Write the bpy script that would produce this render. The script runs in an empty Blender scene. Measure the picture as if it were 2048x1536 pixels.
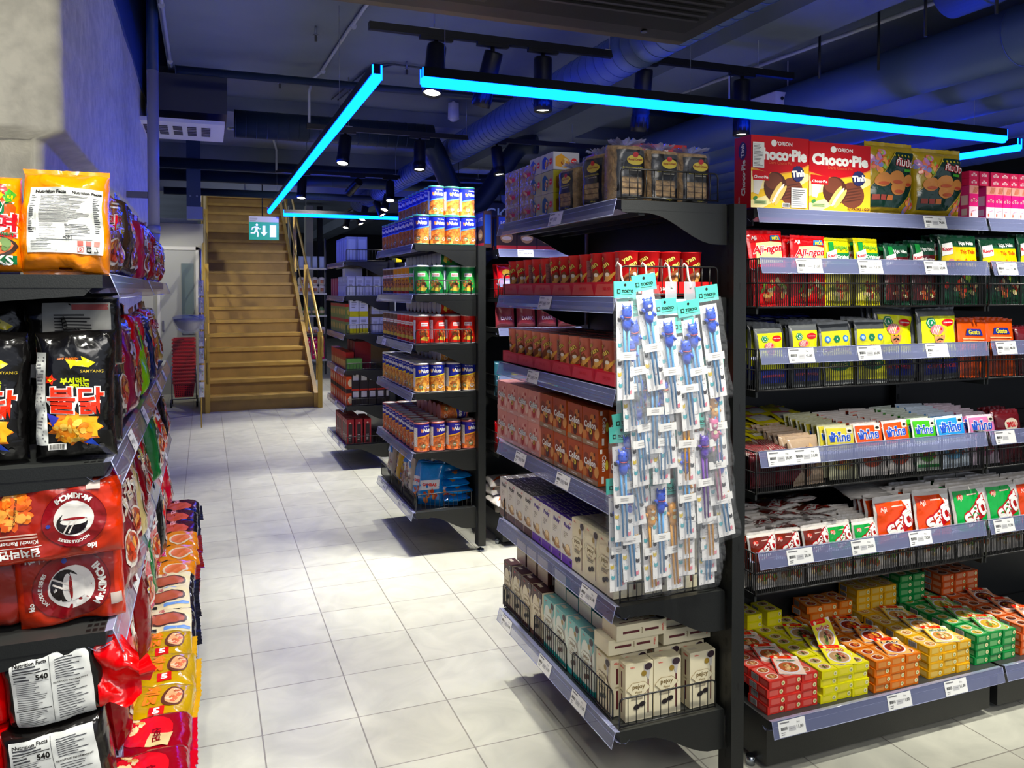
import bpy, bmesh, math, random
from mathutils import Vector, Matrix, noise
from mathutils.geometry import tessellate_polygon
R=math.radians; PI=math.pi
S=bpy.context.scene; COL=S.collection
# ---------------- camera ----------------
cd=bpy.data.cameras.new('camera'); cam=bpy.data.objects.new('camera',cd); COL.objects.link(cam); S.camera=cam
cam.location=(0,0,1.55); cam.rotation_euler=(R(88.9),0,R(-21.1))
cd.sensor_fit='HORIZONTAL'; cd.sensor_width=36; cd.lens=1590/2048*36; cd.shift_y=-157/2048; cd.clip_start=.05
# ---------------- world, exposure ----------------
W=bpy.data.worlds.new('world'); S.world=W; W.use_nodes=True
bg=W.node_tree.nodes['Background']; bg.inputs[0].default_value=(.75,.82,1,1); bg.inputs[1].default_value=.44
S.view_settings.view_transform='Standard'; S.view_settings.look='None'; S.view_settings.gamma=1; S.view_settings.use_curve_mapping=False
S.view_settings.exposure=0.45
KS=4.4   # common factor for the track spotlights
def lamp(kind,name,loc,aim,energy,color=(1,.975,.87),size=.05,cone=70,blend=.6,parent=None,sx=None,sy=None):
    l=bpy.data.lights.new(name,kind); l.energy=energy; l.color=color
    if kind=='SPOT': l.energy=energy*KS; l.spot_size=R(cone); l.spot_blend=blend; l.shadow_soft_size=size
    if kind=='AREA': l.shape='RECTANGLE'; l.size=sx; l.size_y=sy
    o=bpy.data.objects.new(name,l); COL.objects.link(o); o.location=loc
    d=Vector(aim)-Vector(loc); o.rotation_euler=d.to_track_quat('-Z','Y').to_euler(); return o
# unseen fill light added behind the photographer
lamp('AREA','unseen_fill_light',(0.8,-1.6,3.2),(0.9,0.6,0.5),70,(1,.96,.9),sx=2.4,sy=1.6)
#lamp('AREA','unseen_fill_light',(0.5,9.0,3.28),(0.5,9.0,0),45,(.85,.92,1),sx=2.0,sy=3.0)

# ---------------- materials ----------------
def lin(h):
    h=h.lstrip('#'); h=''.join(x*2 for x in h) if len(h)==3 else h; c=[int(h[i:i+2],16)/255 for i in (0,2,4)]
    return tuple(x/12.92 if x<=.04045 else ((x+.055)/1.055)**2.4 for x in c)
MT={}
def mt(hexc,rough=.5,metal=0.,coat=0.,bump=0.,bs=30.,alpha=1.,emit=0.,var=0.,vs=8.,spec=.5,trans=0.,name=None,detail=4.):
    key=(hexc,rough,metal,coat,bump,bs,alpha,emit,var,vs,spec,trans)
    if key in MT: return MT[key]
    m=bpy.data.materials.new(name or 'surface_'+hexc.lstrip('#')); m.use_nodes=True
    nt=m.node_tree; b=nt.nodes['Principled BSDF']; c=lin(hexc)
    b.inputs['Base Color'].default_value=(*c,1); b.inputs['Roughness'].default_value=rough
    b.inputs['Metallic'].default_value=metal; b.inputs['Specular IOR Level'].default_value=spec
    b.inputs['Coat Weight'].default_value=coat; b.inputs['Coat Roughness'].default_value=.12
    b.inputs['Alpha'].default_value=alpha; b.inputs['Transmission Weight'].default_value=trans
    if emit: b.inputs['Emission Color'].default_value=(*c,1); b.inputs['Emission Strength'].default_value=emit
    if bump or var:
        tc=nt.nodes.new('ShaderNodeTexCoord')
    if var:
        n=nt.nodes.new('ShaderNodeTexNoise'); n.inputs['Scale'].default_value=vs; n.inputs['Detail'].default_value=6
        nt.links.new(tc.outputs['Object'],n.inputs['Vector'])
        mx=nt.nodes.new('ShaderNodeMix'); mx.data_type='RGBA'
        mx.inputs[6].default_value=(*[max(0,x*(1-var)) for x in c],1); mx.inputs[7].default_value=(*[min(1,x*(1+var)) for x in c],1)
        mr=nt.nodes.new('ShaderNodeMapRange'); mr.inputs[1].default_value=.35; mr.inputs[2].default_value=.65
        nt.links.new(n.outputs[0],mr.inputs[0]); nt.links.new(mr.outputs[0],mx.inputs[0]); nt.links.new(mx.outputs[2],b.inputs['Base Color'])
    if bump:
        n=nt.nodes.new('ShaderNodeTexNoise'); n.inputs['Scale'].default_value=bs; n.inputs['Detail'].default_value=detail; n.inputs['Distortion'].default_value=.6
        nt.links.new(tc.outputs['Object'],n.inputs['Vector'])
        bp=nt.nodes.new('ShaderNodeBump'); bp.inputs['Strength'].default_value=bump; bp.inputs['Distance'].default_value=.01
        nt.links.new(n.outputs[0],bp.inputs['Height']); nt.links.new(bp.outputs[0],b.inputs['Normal'])
    MT[key]=m; return m
def sat(h,k=1.22):
    h=h.lstrip('#'); h=''.join(x*2 for x in h) if len(h)==3 else h; c=[int(h[i:i+2],16) for i in (0,2,4)]; g=sum(c)/3
    if max(c)-min(c)<28: return '#'+h
    return '#'+''.join('%02x'%int(max(0,min(255,g+(x-g)*k))) for x in c)
def foil(h,rough=.22,bump=.55,metal=0.): return mt(sat(h),rough=rough,coat=.5,bump=bump,bs=22,metal=metal,detail=2.,spec=.4)
def card(h): return mt(sat(h),rough=.5,coat=.08,spec=.3)
def film(h='#dfe6f2',a=.16): return mt(h,rough=.06,coat=1,bump=.6,bs=40,alpha=a)
BLACKSTEEL=mt('#151716',rough=.42,bump=.08,bs=300,name='black_powder_coated_steel')
WIRE=mt('#141414',rough=.35,name='black_wire')

# ---------------- mesh builder ----------------
_TX={}
def textgeo(s,bold,font=None):
    k=(s,bold)
    if k in _TX: return _TX[k]
    c=bpy.data.curves.new('t','FONT'); c.body=s; c.size=1; c.resolution_u=2; c.offset=.022*bold; c.fill_mode='FRONT'
    o=bpy.data.objects.new('t',c); COL.objects.link(o)
    dg=bpy.context.evaluated_depsgraph_get(); me=bpy.data.meshes.new_from_object(o.evaluated_get(dg))
    vs=[(v.co.x,v.co.y) for v in me.vertices]; fs=[tuple(p.vertices) for p in me.polygons]
    bpy.data.objects.remove(o); bpy.data.curves.remove(c); bpy.data.meshes.remove(me)
    if vs:
        x0=min(v[0] for v in vs); x1=max(v[0] for v in vs); y0=min(v[1] for v in vs); y1=max(v[1] for v in vs)
    else: x0=x1=y0=y1=0
    _TX[k]=(vs,fs,(x0,y0,x1,y1)); return _TX[k]
class MB:
    def __init__(s): s.v=[];s.f=[];s.m=[];s.sm=[];s.mats=[]
    def mi(s,mat):
        if mat not in s.mats: s.mats.append(mat)
        return s.mats.index(mat)
    def face(s,ids,mat,smooth=False): s.f.append(ids);s.m.append(s.mi(mat));s.sm.append(smooth)
    def add(s,pts): n=len(s.v); s.v+= [tuple(p) for p in pts]; return n
    def poly(s,pts,mat,smooth=False): n=s.add(pts); s.face(tuple(range(n,n+len(pts))),mat,smooth)
    def box(s,x0,y0,z0,x1,y1,z1,mat,top=None,front=None,side=None,xf=None):
        p=[(x0,y0,z0),(x1,y0,z0),(x1,y1,z0),(x0,y1,z0),(x0,y0,z1),(x1,y0,z1),(x1,y1,z1),(x0,y1,z1)]
        if xf: p=[xf@Vector(q) for q in p]
        n=s.add(p)
        for ids,mm in (((0,3,2,1),mat),((4,5,6,7),top or mat),((0,1,5,4),front or mat),((2,3,7,6),mat),((3,0,4,7),side or mat),((1,2,6,5),side or mat)):
            s.face(tuple(n+i for i in ids),mm)
    def bar(s,a,b,r,mat,n=6,smooth=True,r2=None,caps=True):
        a=Vector(a);b=Vector(b);d=(b-a).normalized(); r2=r if r2 is None else r2
        u=d.orthogonal().normalized(); w=d.cross(u)
        i0=s.add([a+(u*math.cos(2*PI*k/n)+w*math.sin(2*PI*k/n))*r for k in range(n)]+[b+(u*math.cos(2*PI*k/n)+w*math.sin(2*PI*k/n))*r2 for k in range(n)])
        for k in range(n): s.face((i0+k,i0+(k+1)%n,i0+n+(k+1)%n,i0+n+k),mat,smooth)
        if caps: s.face(tuple(i0+k for k in range(n))[::-1],mat); s.face(tuple(i0+n+k for k in range(n)),mat)
    def tube(s,pts,r,mat,n=8):
        pts=[Vector(p) for p in pts]; rings=[]; prev=None
        for i,p in enumerate(pts):
            d=((pts[min(i+1,len(pts)-1)]-pts[max(i-1,0)])).normalized()
            u=prev-d*prev.dot(d) if prev else d.orthogonal()
            if u.length<1e-5: u=d.orthogonal()
            u.normalize(); prev=u; w=d.cross(u)
            rings.append(s.add([p+(u*math.cos(2*PI*k/n)+w*math.sin(2*PI*k/n))*r for k in range(n)]))
        for a,b in zip(rings,rings[1:]):
            for k in range(n): s.face((a+k,a+(k+1)%n,b+(k+1)%n,b+k),mat,True)
        s.face(tuple(rings[0]+k for k in range(n))[::-1],mat); s.face(tuple(rings[-1]+k for k in range(n)),mat)
    def lathe(s,prof,mat,n=20,c=(0,0,0),xf=None,mats=None):
        rs=[]
        for r,z in prof:
            pts=[Vector((c[0]+r*math.cos(2*PI*k/n),c[1]+r*math.sin(2*PI*k/n),c[2]+z)) for k in range(n)]
            if xf: pts=[xf@p for p in pts]
            rs.append(s.add(pts))
        for i,(a,b) in enumerate(zip(rs,rs[1:])):
            mm=mats[i] if mats else mat
            for k in range(n): s.face((a+k,a+(k+1)%n,b+(k+1)%n,b+k),mm,True)
        if prof[0][0]>0: s.face(tuple(rs[0]+k for k in range(n))[::-1],mats[0] if mats else mat)
        if prof[-1][0]>0: s.face(tuple(rs[-1]+k for k in range(n)),mats[-1] if mats else mat)
    def grid(s,fn,us,vs,mat,flip=False,matfn=None):
        n=s.add([fn(u,v) for v in vs for u in us]); w=len(us)
        for j in range(len(vs)-1):
            for i in range(w-1):
                a=n+j*w+i; ids=(a,a+1,a+w+1,a+w)
                s.face(ids[::-1] if flip else ids,matfn((us[i]+us[i+1])/2,(vs[j]+vs[j+1])/2) if matfn else mat,True)
    # --- printed artwork: 2-D shapes in metres mapped on a surface by fn(x,y,off) ---
    def tri2(s,fn,P,T,mat,off,L):
        if not L and len(T)<40 and hasattr(fn,'__self__'): L=.014
        if L:
            P=list(P); T=list(T); out=[]; mid={}
            while T:
                t=T.pop(); e=[math.dist(P[t[i]],P[t[(i+1)%3]]) for i in range(3)]; m=max(e)
                if m<=L: out.append(t); continue
                i=e.index(m); a,b,c=t[i],t[(i+1)%3],t[(i+2)%3]; k=(min(a,b),max(a,b))
                if k not in mid: P.append(((P[a][0]+P[b][0])/2,(P[a][1]+P[b][1])/2)); mid[k]=len(P)-1
                q=mid[k]; T.append((a,q,c)); T.append((q,b,c))
            T=out
        n=s.add([fn(p[0],p[1],off) for p in P])
        for t in T: s.face(tuple(n+i for i in t),mat,bool(L))
    def sh(s,fn,pts,mat,off=1,L=0):
        T=tessellate_polygon([[Vector((p[0],p[1],0)) for p in pts]])
        def o(t):
            a,b,c=[pts[i] for i in t]
            return t if (b[0]-a[0])*(c[1]-a[1])-(b[1]-a[1])*(c[0]-a[0])>0 else t[::-1]
        s.tri2(fn,pts,[o(t) for t in T],mat,off,L)
    def rc(s,fn,x0,y0,x1,y1,mat,off=1,L=0): s.tri2(fn,[(x0,y0),(x1,y0),(x1,y1),(x0,y1)],[(0,1,2),(0,2,3)],mat,off,L)
    def el(s,fn,cx,cy,rx,ry,mat,off=1,L=0,n=18,rot=0,star=0):
        p=[]
        for k in range(n):
            a=2*PI*k/n; q=1-(star if k%2 else 0); x=rx*math.cos(a)*q; y=ry*math.sin(a)*q
            p.append((cx+x*math.cos(rot)-y*math.sin(rot),cy+x*math.sin(rot)+y*math.cos(rot)))
        s.sh(fn,p,mat,off,L)
    def tx(s,fn,t,cx,cy,w,mat,off=2,h=None,rot=0,bold=1,shear=0,L=0,arc=0,wave=0,maxh=None):
        vs,fs,(x0,y0,x1,y1)=textgeo(t,bold)
        if not vs: return
        sx=w/(x1-x0) if w else h/(y1-y0); sy=sx if not h else h/(y1-y0)
        if not w: sx=sy
        if maxh and (y1-y0)*sy>maxh: sy=maxh/(y1-y0)
        P=[]
        for x,y in vs:
            X=(x-(x0+x1)/2)*sx; Y=(y-(y0+y1)/2)*sy; X+=shear*Y
            if arc: a=X/arc; X,Y=(arc+Y)*math.sin(a),(arc+Y)*math.cos(a)-arc
            if wave: Y+=wave*X
            P.append((cx+X*math.cos(rot)-Y*math.sin(rot),cy+X*math.sin(rot)+Y*math.cos(rot)))
        # triangulate n-gons by fan
        T=[]
        for f in fs:
            for k in range(1,len(f)-1): T.append((f[0],f[k],f[k+1]))
        s.tri2(fn,P,T,mat,off,0)
    def lines(s,fn,x0,y0,x1,y1,n,mat,off=2,seed=0,duty=.45,L=0):
        r=random.Random(seed); p=(y1-y0)/n
        for k in range(n):
            y=y1-p*(k+.5); e=x0+(x1-x0)*r.uniform(.55,1); s.rc(fn,x0,y-p*duty/2,e,y+p*duty/2,mat,off,L)
    def bars(s,fn,x0,y0,x1,y1,n,mat,off=2,seed=0):
        r=random.Random(seed); p=(x1-x0)/n
        for k in range(n):
            w=p*r.uniform(.25,.75); s.rc(fn,x0+p*k,y0,x0+p*k+w,y1,mat,off)
    def blob(s,fn,cx,cy,rx,ry,cols,n,r0,off=2,seed=0,L=0,z=5):
        r=random.Random(seed)
        for k in range(n):
            a=r.uniform(0,2*PI); q=math.sqrt(r.random()); s.el(fn,cx+rx*q*math.cos(a),cy+ry*q*math.sin(a),r0*r.uniform(.6,1.3),r0*r.uniform(.35,.8),cols[k%len(cols)],off+k*.05,L,n=z,rot=r.uniform(0,3))
    def build(s,name,parent=None,loc=None,label=None,cat=None,group=None,kind=None,smooth_all=False):
        me=bpy.data.meshes.new(name); me.from_pydata(s.v,[],s.f)
        for m in s.mats: me.materials.append(m)
        me.polygons.foreach_set('material_index',s.m); me.polygons.foreach_set('use_smooth',[True]*len(s.f) if smooth_all else s.sm); me.update()
        o=bpy.data.objects.new(name,me); COL.objects.link(o)
        if parent: o.parent=parent
        if loc: o.location=loc
        tag(o,label,cat,group,kind); return o
USED={}
def tag(o,label=None,cat=None,group=None,kind=None):
    if label: o['label']=label
    if cat: o['category']=cat
    if group: o['group']=group
    if kind: o['kind']=kind
def thing(name,loc=(0,0,0),rz=0,label=None,cat=None,group=None):
    o=bpy.data.objects.new(name,None); COL.objects.link(o); o.location=loc; o.rotation_euler=(0,0,rz); o.empty_display_size=.05
    tag(o,label,cat,group); return o
OFF=.0005
def fplane(o,U,V):
    o=Vector(o);U=Vector(U);V=Vector(V);N=U.cross(V)
    return lambda x,y,off=1: o+U*x+V*y+N*(OFF*off)
def ffront(y=0,z=0): return fplane((0,y,z),(1,0,0),(0,0,1))      # faces -Y, x right, y up
def fside(x,z=0,y=0): return fplane((x,y,z),(0,-1,0),(0,0,1))    # faces -X ; x' runs towards the front
def ftop(z): return fplane((0,0,z),(1,0,0),(0,1,0))
def fcyl(r,z=0,a0=0): return lambda x,y,off=1: Vector(((r+OFF*off)*math.sin(x/r+a0),-(r+OFF*off)*math.cos(x/r+a0),z+y))
KIDS={}
def place(proto,loc,rot=(0,0,0),label=None,group=None,cat=None,scale=None,used=None):
    """first use moves the prototype itself, later ones copy it and its parts"""
    if proto.get('_u') is None:
        proto['_u']=1; o=proto
        KIDS[proto.name]=[(c,list(c.children)) for c in proto.children]
    else:
        o=proto.copy(); COL.objects.link(o)
        for c,gs in KIDS.get(proto.name,[]):
            k=c.copy(); COL.objects.link(k); k.parent=o
            for g in gs: q=g.copy(); COL.objects.link(q); q.parent=k
    o.location=loc; o.rotation_euler=rot if isinstance(rot,(tuple,list)) else (0,0,rot)
    if scale: o.scale=scale
    if label: o['label']=label
    if group: o['group']=group
    if cat: o['category']=cat
    return o
ORD=['first','second','third','fourth','fifth','sixth','seventh','eighth','ninth','tenth','eleventh','twelfth','thirteenth','fourteenth','fifteenth','sixteenth','seventeenth','eighteenth']
# soft packs: pillow surface with seams and creases
def spaced(n,p=1.0):
    return [math.sin(PI/2*(-1+2*i/n)) for i in range(n+1)]
class Bag:
    """w,h,T in metres; local: front faces -Y, bottom at z=0, centred in x"""
    def __init__(s,w,h,T,pu=3,pv=3,ex=.6,wr=.003,seed=0,pinch=.03,nu=14,nv=18,ws=1.):
        s.w,s.h,s.T,s.pu,s.pv,s.ex,s.wr,s.pinch,s.nu,s.nv,s.ws=w,h,T,pu,pv,ex,wr,pinch,nu,nv,ws; s.o=Vector((seed*3.7,seed*1.3,seed*2.1))
    def pt(s,x,y,side,off=0):
        u=max(-1,min(1,2*x/s.w)); v=max(-1,min(1,2*y/s.h-1))
        t=s.T/2*(max(0,(1-abs(u)**s.pu))*max(0,(1-abs(v)**s.pv)))**s.ex
        q=Vector((x*14*s.ws,side*.7,y*14*s.ws))+s.o
        c=abs(noise.noise(q))*1.6+abs(noise.noise(q*2.3))*.7
        edge=.35+.65*max(abs(u),abs(v))**3
        t+= -s.wr*(c-.6)*edge*min(1,t/(.15*s.T+1e-6))*2
        X=x*(1-s.pinch*(1-abs(v)**2)*1.0)+noise.noise(Vector((x*9,y*9,3))+s.o)*s.wr*.8
        Z=y+noise.noise(Vector((x*7,1,y*9))+s.o)*s.wr*.8
        return Vector((X,side*(t+(off*OFF*1.9+.0008 if off else 0)),Z))
    def front(s,x,y,off=1): return s.pt(x,y,-1,off)
    def body(s,m,mat,back=None,topc=None,topf=.0,botf=0.):
        us=[a*s.w/2 for a in spaced(s.nu)]; vs=[(a+1)*s.h/2 for a in spaced(s.nv)]
        f=None
        if topc: f=lambda u,v: topc if v>s.h*(1-topf) or v<s.h*botf else mat
        m.grid(lambda x,y:s.pt(x,y,-1),us,vs,mat,matfn=f)
        m.grid(lambda x,y:s.pt(x,y,1),us,vs,back or mat,flip=True,matfn=(lambda u,v: topc if topc and (v>s.h*(1-topf) or v<s.h*botf) else (back or mat)))
    def fins(s,m,mat,ht=.012,bottom=True,sides=False):
        n=16
        for (z,d) in ((s.h,1),)+(((0,-1),) if bottom else ()):
            a=[]
            for k in range(n+1):
                x=(k/n-.5)*s.w; b=s.pt(x,z,1); wv=math.sin(k*1.9+s.o.x)*.002+noise.noise(Vector((x*30,z*5,1))+s.o)*.004
                zz=ht*(1-.12*(k%2)) ; a.append((b,Vector((x*1.0,wv,z+d*zz))))
            for y in (-.0006,.0006):
                i0=m.add([p[0]+Vector((0,y,0)) for p in a]+[p[1]+Vector((0,y,0)) for p in a])
                for k in range(n): m.face((i0+k,i0+k+1,i0+n+2+k,i0+n+1+k),mat,True)
# ================= room shell =================
def struct(m,name): return m.build(name,kind='structure')
PAINT=mt('#6c7683',rough=.6,bump=.12,bs=6,var=.12,vs=1.2,name='dark_blue_ceiling_paint')
PAINTB=mt('#1e3f86',rough=.55,bump=.1,bs=8,name='blue_wall_paint')
PLASTER=mt('#d6d0bd',rough=.6,bump=1.,bs=9,var=.14,vs=14,detail=10.,name='rough_painted_plaster')
GREYW=mt('#a7a69c',rough=.7,name='grey_wall')
DARK=mt('#10141a',rough=.8,name='dark_background')
# floor tiles
FL=bpy.data.materials.new('grey_floor_tiles'); FL.use_nodes=True; nt=FL.node_tree; b=nt.nodes['Principled BSDF']
tc=nt.nodes.new('ShaderNodeTexCoord'); mp=nt.nodes.new('ShaderNodeMapping'); nt.links.new(tc.outputs['Object'],mp.inputs['Vector'])
br=nt.nodes.new('ShaderNodeTexBrick'); br.offset=0; br.inputs['Scale'].default_value=1; br.inputs['Brick Width'].default_value=.334; br.inputs['Row Height'].default_value=.334
br.inputs['Mortar Size'].default_value=.0028; br.inputs['Mortar Smooth'].default_value=.2; br.inputs['Bias'].default_value=0
br.inputs['Color1'].default_value=(*lin('#c2c2b4'),1); br.inputs['Color2'].default_value=(*lin('#bab9ab'),1); br.inputs['Mortar'].default_value=(*lin('#8a867c'),1)
mp.inputs['Location'].default_value=(-.175,-.195,0); mp.inputs['Rotation'].default_value=(0,0,R(.0))
nt.links.new(mp.outputs[0],br.inputs['Vector'])
n=nt.nodes.new('ShaderNodeTexNoise'); n.inputs['Scale'].default_value=5; n.inputs['Detail'].default_value=9; n.inputs['Distortion'].default_value=1.2; nt.links.new(tc.outputs['Object'],n.inputs['Vector'])
mx=nt.nodes.new('ShaderNodeMix'); mx.data_type='RGBA'; mx.blend_type='MULTIPLY'; mx.inputs[0].default_value=1
cr=nt.nodes.new('ShaderNodeValToRGB'); cr.color_ramp.elements[0].position=.3; cr.color_ramp.elements[0].color=(.82,.82,.82,1); cr.color_ramp.elements[1].position=.7; cr.color_ramp.elements[1].color=(1.06,1.05,1.04,1)
nt.links.new(n.outputs[0],cr.inputs[0]); nt.links.new(br.outputs['Color'],mx.inputs[6]); nt.links.new(cr.outputs[0],mx.inputs[7]); nt.links.new(mx.outputs[2],b.inputs['Base Color'])
b.inputs['Roughness'].default_value=.36; bp=nt.nodes.new('ShaderNodeBump'); bp.inputs['Strength'].default_value=.35; bp.inputs['Distance'].default_value=.003; bp.invert=True
nt.links.new(br.outputs['Fac'],bp.inputs['Height']); nt.links.new(bp.outputs[0],b.inputs['Normal'])
m=MB(); m.box(-2.2,-3,-.1,9.5,26,0,FL); struct(m,'floor')
# ceiling slab (opening above the stairs)
m=MB(); CZ=3.36
m.box(-.27,-3,CZ,9.5,12.6,CZ+.25,PAINT); m.box(1.5,12.6,CZ,9.5,26,CZ+.25,PAINT); m.box(-2.2,12.6,CZ,-.15,26,CZ+.25,PAINT)
m.box(-.15,20,CZ,1.5,26,CZ+.25,PAINT); struct(m,'ceiling')
m=MB(); m.box(-2.2,-3,4.4,-.27,8.2,4.5,PAINTB); m.box(-2.2,8.1,3.3,-.27,8.2,4.5,PAINTB); struct(m,'ceiling_above_wall')
m=MB(); m.box(-2.2,8.0,CZ,-.27,12.6,CZ+.25,PAINT); struct(m,'ceiling_far_left')
# downstand beams across
def beam(name,x0,x1,y0,y1,z0,mat=PAINT):
    m=MB(); m.box(x0,y0,z0,x1,y1,CZ,mat); struct(m,name)
beam('trim_1',-.27,9.5,7.9,8.25,3.22); beam('trim_2',-.6,9.5,10.6,10.95,3.12); beam('trim_3',3.1,3.55,.5,26,3.12); beam('trim_4',-.6,9.5,12.25,12.6,2.95)
# left wall: white plaster with blue upper part, end face towards the camera; lower plaster broken back
def wallpt(x,y,z):
    q=Vector((x*2.2,y*2.2,z*2.2)); return noise.noise(q)*.012+noise.noise(q*4)*.004
m=MB(); x1=-.47; y0=3.24; y1=7.95
rr=.045
def sect(z):
    pts=[(-2.2,y0)]
    for k in range(12): pts.append((-2.2+(x1-rr+2.2)*(k+1)/12,y0))
    for k in range(1,7):
        a=PI/2*k/6; pts.append((x1-rr+rr*math.sin(a),y0+rr-rr*math.cos(a)))
    for k in range(1,25): pts.append((x1,y0+rr+(y1-y0-rr)*k/24))
    return pts
zs=[0+.14*k for k in range(24)]; zs[-1]=3.2
base=sect(0); rows=[]
def ledge(x,y): return 2.10+noise.noise(Vector((x*3,y*1.5,0)))*.03+noise.noise(Vector((x*11,y*11,0)))*.012
zall=[.25*k for k in range(7)]+[1.7+.022*k for k in range(23)]+[2.23+.05*k for k in range(20)]
rows=[]
for z in zall:
    r=[]
    for i,(x,y) in enumerate(base):
        w=wallpt(x,y,z); inn=.075 if z<ledge(x,y) else 0
        if z<ledge(x,y): w*=2.2
        if i<=12: p=(x-(inn if i>=11 else 0),y+w+inn,z)
        elif i<=18: p=(x+w*.7-inn,y+w*.5+inn*.7,z)
        else: p=(x+w*.7-inn,y,z)
        r.append(p)
    rows.append(m.add(r))
n_=len(base)
for a,bq in zip(rows,rows[1:]):
    for i in range(n_-1): m.face((a+i,a+i+1,bq+i+1,bq+i),PLASTER,True)
m.box(-2.2,y0+.3,0,x1-.12,y1,zall[-1],PLASTER); struct(m,'wall_left')
m=MB(); m.box(-2.2,y0-.02,zall[-1]-.01,x1+.012,y1,4.4,PAINTB); struct(m,'wall_left_upper')
m=MB(); m.box(-.30,-3,CZ+.25,-.27,8.2,4.4,PAINTB); struct(m,'trim_5')
m=MB(); m.box(-2.3,-3,0,-2.2,12.9,4.4,PAINTB); struct(m,'wall_far_left')
# far room walls
m=MB(); m.box(-2.2,12.9,0,-.02,13.0,2.55,GREYW); m.box(-2.2,12.85,2.55,-.1,12.95,2.62,PAINT); struct(m,'wall_back_left')
m=MB(); m.box(-2.2,25.9,0,9.5,26,3.6,DARK); struct(m,'wall_back')
m=MB(); m.box(9.4,-3,0,9.5,26,3.6,DARK); struct(m,'wall_right')
m=MB(); m.box(1.62,17,0,1.66,17.2,3.3,GREYW); m.box(1.95,16.9,0,2.1,17.2,3.3,GREYW); m.box(2.2,16.95,0,2.3,17.1,3.3,DARK); struct(m,'wall_back_pier')
# door in the far left wall
DG=mt('#9fa098',rough=.5); m=MB(); m.box(-.62,12.84,0,-.13,12.9,2.15,DG); d=m.build('door_1',kind='structure')
m=MB(); m.box(-.33,12.82,.9,-.16,12.84,1.95,mt('#5d6d6b',rough=.15,coat=.6)); m.build('pane',parent=d)
m=MB(); m.box(-.60,12.82,.95,-.57,12.84,1.1,mt('#c8c8c8',rough=.2,metal=1)); m.build('handle',parent=d)
m=MB(); m.box(-.66,12.82,0,-.62,12.92,2.2,mt('#c9c7bd',rough=.5)); m.box(-.13,12.82,0,-.09,12.92,2.2,mt('#c9c7bd',rough=.5)); m.box(-.66,12.82,2.15,-.09,12.92,2.2,mt('#c9c7bd',rough=.5)); m.build('frame',parent=d)

# ================= ceiling services =================
DUCTM=mt('#4c618c',rough=.45,metal=.15,name='blue_painted_duct')
DUCTD=mt('#1c2c40',rough=.45,metal=.3)
def duct(name,a,b,r,mat,label,ring=.09,group=None,ringr=.004,flex=False):
    m=MB(); a=Vector(a);b=Vector(b); L=(b-a).length; k=int(L/ring); d=(b-a)/L
    m.bar(a,b,r,mat,n=32)
    for i in range(k+1):
        p=a+d*(i*ring); m.bar(p,p+d*.006,r+ringr,mat,n=32,caps=True)
    return m.build(name,label=label,cat='duct',group=group)
duct('ventilation_duct',(2.33,.6,2.95),(2.33,13,2.95),.125,DUCTM,'long round spiral duct running above the can and cracker endcaps',ring=.11)
duct('ventilation_duct',(3.85,1.0,3.2),(3.85,3.25,3.2),.15,DUCTM,'wide duct end at the top right ceiling corner',ring=.5)
for i,(x,z) in enumerate([(4.35,3.0),(4.78,2.99),(5.22,2.98),(5.66,2.97),(6.1,2.96),(6.55,2.95),(7.0,2.94)]):
    duct('ceiling_pipe',(x,.8,z),(x,16,z),.17,DUCTM,'%s of the parallel blue pipes under the right ceiling, counted from the wide beam'%ORD[i],ring=2.4,group='parallel pipes at the right ceiling')
duct('ventilation_duct',(.25,7.45,3.02),(2.05,7.45,3.02),.12,DUCTD,'dark crosswise duct with metal rings left of the curved hose',ring=.09,ringr=.003)
m=MB(); pts=[]
for k in range(25):
    t=k/24; pts.append((2.0+1.15*t,7.45+.25*math.sin(PI*t),3.0-.62*math.sin(PI*min(1,t*1.12))**1.5*1.0+.03*t))
m.tube(pts,.10,DUCTD,n=20); m.build('flexible_duct',label='dark flexible hose sagging in a curve below the ceiling',cat='duct')
duct('sprinkler_pipe',(-.2,6.55,3.22),(6,6.55,3.22),.03,DUCTD,'thin dark pipe crossing the ceiling in front of the ringed duct',ring=1.5)
for i,(y,z,r) in enumerate([(9.7,2.98,.06),(10.25,2.92,.07),(11.4,2.86,.05)]):
    duct('ceiling_pipe',(-.5,y,z),(7,y,z),r,DUCTD,'dark crosswise pipe above the staircase, %s from the camera'%ORD[i],ring=2,group='crosswise pipes above the stairs')
# box and grille of the air diffuser
m=MB(); m.box(-.42,7.0,3.0,.18,7.75,3.3,mt('#131d33',rough=.5)); dbox=m.build('diffuser_box',label='dark blue plenum box carrying a white ceiling diffuser',cat='ventilation box')
WH=mt('#cfcfd6',rough=.5); m=MB(); m.box(-.6,6.95,2.9,.16,7.75,2.93,WH)
for i in range(5):
    for j in range(6 if i!=2 else 2):
        x=-.46+i*.11; y=7.12+j*(.07 if i!=2 else .22); m.box(x,y,2.895,x+.07,y+(.035 if i!=2 else .16),2.8995,mt('#3a3a44',rough=.6))
m.build('diffuser_plate',parent=dbox)
# steel column drop
m=MB(); m.box(-.19,9.75,2.5,-.04,9.95,CZ,mt('#1f3854',rough=.5)); m.box(-.19,9.75,2.36,-.02,9.95,2.5,mt('#8b96a8',rough=.5))
for x in (-.15,-.08): m.bar((x,9.74,2.62),(x,9.76,2.62),.012,mt('#6b7b90',rough=.4,metal=.6))
m.build('ceiling_bracket',label='blue steel bracket with pale foot hanging beside the stairs',cat='bracket')
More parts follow.
